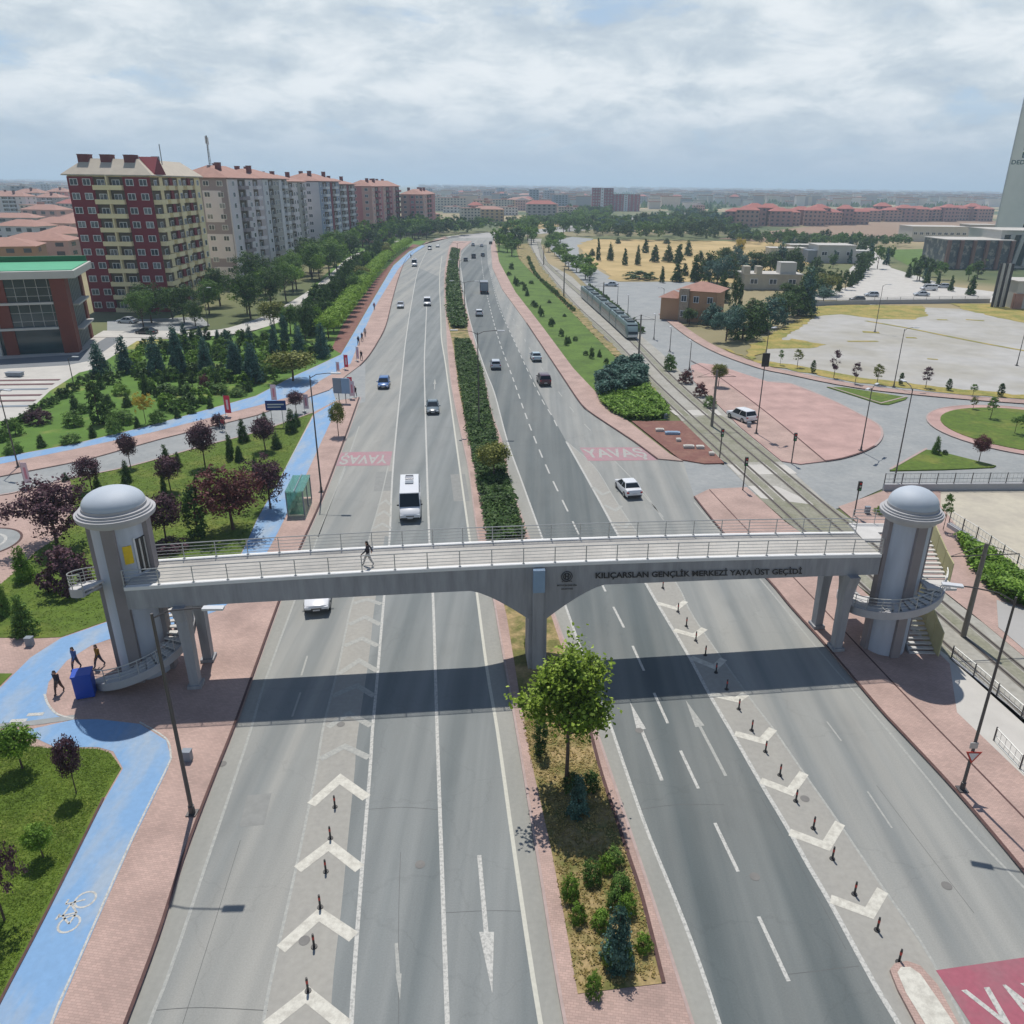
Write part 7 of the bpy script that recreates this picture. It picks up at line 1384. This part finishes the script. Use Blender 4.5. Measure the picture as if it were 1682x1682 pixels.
# small things in the flower bed
for i, (x, y, w) in enumerate(((175, 272, .9), (258, 292, 1.6), (298, 337, .5), (365, 382, 1.1), (440, 385, .8), (515, 428, .5))):
    m = MB(); m.box((0, 0, .15), (w * 1.2, .7, .3)); m.box((0, 0, .32), (w * .9, .5, .08)); tag(m.obj('stone_slab', M_conc if i != 1 else M_bluelamp, loc=g('Q', x, y, .14), bevel=.03), ['pale slab at the top left of the brown flower bed', 'blue-grey box in the middle of the brown flower bed', 'small white stone below the blue-grey box', 'pinkish slab low in the brown flower bed', 'white slab low right in the brown flower bed', 'little white stone at the lower corner of the flower bed'][i], 'slab')
# ---------------------------------------------------------------- hills, haze, sky, sun, camera
m = MB(); V = []; Fc = []; n = 240
for i in range(n + 1):
    a = R_(30) + R_(120) * i / n
    for j, (rr_, hk) in enumerate(((22000, 0), (25500, 1), (30000, .2))):
        h = min(88, (45 + 70 * abs(NZ.noise(Vector((i * .035, j * .1, 3)))) + 25 * NZ.noise(Vector((i * .17, 1, 9))))) * hk; V.append((rr_ * math.cos(a), rr_ * math.sin(a), max(0, h) - .5))
for i in range(n):
    for j in range(2): Fc.append((i * 3 + j, (i + 1) * 3 + j, (i + 1) * 3 + j + 1, i * 3 + j + 1))
m.add(V, Fc); struct(m.obj('hills', mat('hill_ground', S(140, 134, 112), .95, var=.15, scale=.001), smooth=True))
hz = MB(); hz.box((0, 15500, 51.5), (69000, 41000, 105)); hm = bpy.data.materials.new('haze_air'); hm.use_nodes = True; nt = hm.node_tree; nt.nodes.clear()
o_ = nt.nodes.new('ShaderNodeOutputMaterial'); pv = nt.nodes.new('ShaderNodeVolumePrincipled'); pv.inputs['Color'].default_value = (.62, .80, 1.0, 1); pv.inputs['Density'].default_value = HAZE; pv.inputs['Anisotropy'].default_value = .3
nt.links.new(pv.outputs[0], o_.inputs['Volume'])
if HAZE > 0: ho = hz.obj('haze', hm); ho['kind'] = 'stuff'; ho['label'] = 'thin blue-grey haze filling the air over the plain'; ho['category'] = 'haze'
w = bpy.data.worlds.new('World'); SC.world = w; w.use_nodes = True; nt = w.node_tree; N = nt.nodes; L = nt.links; bg = N['Background']
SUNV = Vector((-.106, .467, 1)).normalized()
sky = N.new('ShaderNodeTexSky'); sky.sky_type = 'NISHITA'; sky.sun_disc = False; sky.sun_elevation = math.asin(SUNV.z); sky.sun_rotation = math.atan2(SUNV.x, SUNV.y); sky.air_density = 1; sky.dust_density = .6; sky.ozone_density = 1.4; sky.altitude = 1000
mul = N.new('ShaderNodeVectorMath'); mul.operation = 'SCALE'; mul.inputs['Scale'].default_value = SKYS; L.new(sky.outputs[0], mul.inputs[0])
tc = N.new('ShaderNodeTexCoord'); sp_ = N.new('ShaderNodeSeparateXYZ'); L.new(tc.outputs['Generated'], sp_.inputs[0])
def math_(op, a, b=None, c=None, clamp=False):
    n_ = N.new('ShaderNodeMath'); n_.operation = op; n_.use_clamp = clamp
    for i, v_ in enumerate((a, b, c)):
        if v_ is None: continue
        if isinstance(v_, (int, float)): n_.inputs[i].default_value = v_
        else: L.new(v_, n_.inputs[i])
    return n_.outputs[0]
zc = math_('MAXIMUM', sp_.outputs[2], .0); zz = math_('ADD', zc, .30)
cx_ = math_('DIVIDE', sp_.outputs[0], zz); cy_ = math_('DIVIDE', sp_.outputs[1], zz); cb = N.new('ShaderNodeCombineXYZ'); L.new(cx_, cb.inputs[0]); L.new(cy_, cb.inputs[1])
def nz(sc, det, rough=.55, off=(0, 0, 0), dist=0.0):
    mp = N.new('ShaderNodeMapping'); L.new(cb.outputs[0], mp.inputs[0]); mp.inputs['Location'].default_value = off; n_ = N.new('ShaderNodeTexNoise'); n_.inputs['Scale'].default_value = sc; n_.inputs['Detail'].default_value = det; n_.inputs['Roughness'].default_value = rough; n_.inputs['Distortion'].default_value = dist; L.new(mp.outputs[0], n_.inputs['Vector']); return n_.outputs['Fac']
def mr(v_, a, b, c, d):
    n_ = N.new('ShaderNodeMapRange'); n_.interpolation_type = 'SMOOTHSTEP'; L.new(v_, n_.inputs[0]); n_.inputs[1].default_value = a; n_.inputs[2].default_value = b; n_.inputs[3].default_value = c; n_.inputs[4].default_value = d; return n_.outputs[0]
n1 = nz(2.3, 10, .58, (3.1, 1.7, 0), .3); n2 = nz(4.4, 10, .6, (7, 2, 0), .35); n3 = nz(.32, 4, .5, (1, 5, 0))
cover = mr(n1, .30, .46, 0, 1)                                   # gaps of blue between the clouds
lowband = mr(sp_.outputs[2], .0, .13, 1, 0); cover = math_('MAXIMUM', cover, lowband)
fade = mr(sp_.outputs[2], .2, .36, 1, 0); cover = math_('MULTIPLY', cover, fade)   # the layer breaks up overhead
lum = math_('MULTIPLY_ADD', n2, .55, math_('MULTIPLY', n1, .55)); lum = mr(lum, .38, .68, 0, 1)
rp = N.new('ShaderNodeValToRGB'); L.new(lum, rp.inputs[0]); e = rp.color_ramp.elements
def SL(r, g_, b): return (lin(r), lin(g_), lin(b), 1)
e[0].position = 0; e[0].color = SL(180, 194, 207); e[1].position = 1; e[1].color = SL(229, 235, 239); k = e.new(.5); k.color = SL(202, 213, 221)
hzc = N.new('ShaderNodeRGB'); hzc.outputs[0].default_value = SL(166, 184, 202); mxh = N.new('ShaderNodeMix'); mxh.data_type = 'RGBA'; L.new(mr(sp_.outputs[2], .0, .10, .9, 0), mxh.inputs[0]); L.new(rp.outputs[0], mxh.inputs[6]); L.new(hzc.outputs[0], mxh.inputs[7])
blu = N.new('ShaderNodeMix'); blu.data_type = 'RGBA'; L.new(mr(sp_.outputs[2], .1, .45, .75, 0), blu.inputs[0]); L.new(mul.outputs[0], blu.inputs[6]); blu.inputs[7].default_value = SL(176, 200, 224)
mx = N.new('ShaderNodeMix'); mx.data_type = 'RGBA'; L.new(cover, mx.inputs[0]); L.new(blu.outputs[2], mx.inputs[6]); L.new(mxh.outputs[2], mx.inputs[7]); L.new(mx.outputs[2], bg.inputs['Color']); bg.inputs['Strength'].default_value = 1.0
sd = bpy.data.lights.new('Sun', 'SUN'); sd.energy = SUNE; sd.angle = R_(.53); sd.color = (1, .955, .89); so = bpy.data.objects.new('sun', sd); COL.objects.link(so); so.rotation_euler = (-SUNV).to_track_quat('-Z', 'Y').to_euler(); so.location = (0, 0, 200)
cd = bpy.data.cameras.new('Camera'); cam = bpy.data.objects.new('camera', cd); COL.objects.link(cam); SC.camera = cam
cd.sensor_width = 36; cd.sensor_fit = 'HORIZONTAL'; cd.lens = FOC / 1682 * 36; cd.shift_x = (841 - PCX) / 1682; cd.clip_start = .5; cd.clip_end = 90000
Mx = Matrix(((CR.x, CU.x, -CF.x, 0), (CR.y, CU.y, -CF.y, 0), (CR.z, CU.z, -CF.z, CH), (0, 0, 0, 1))); cam.matrix_world = Mx
SC.view_settings.view_transform = 'Standard'; SC.view_settings.look = 'None'; SC.view_settings.exposure = EXPO; SC.view_settings.gamma = 1; SC.render.film_transparent = False
SC.cycles.use_denoising = True; SC.cycles.max_bounces = 6; SC.cycles.diffuse_bounces = 3; SC.cycles.volume_bounces = 1; SC.cycles.transparent_max_bounces = 8
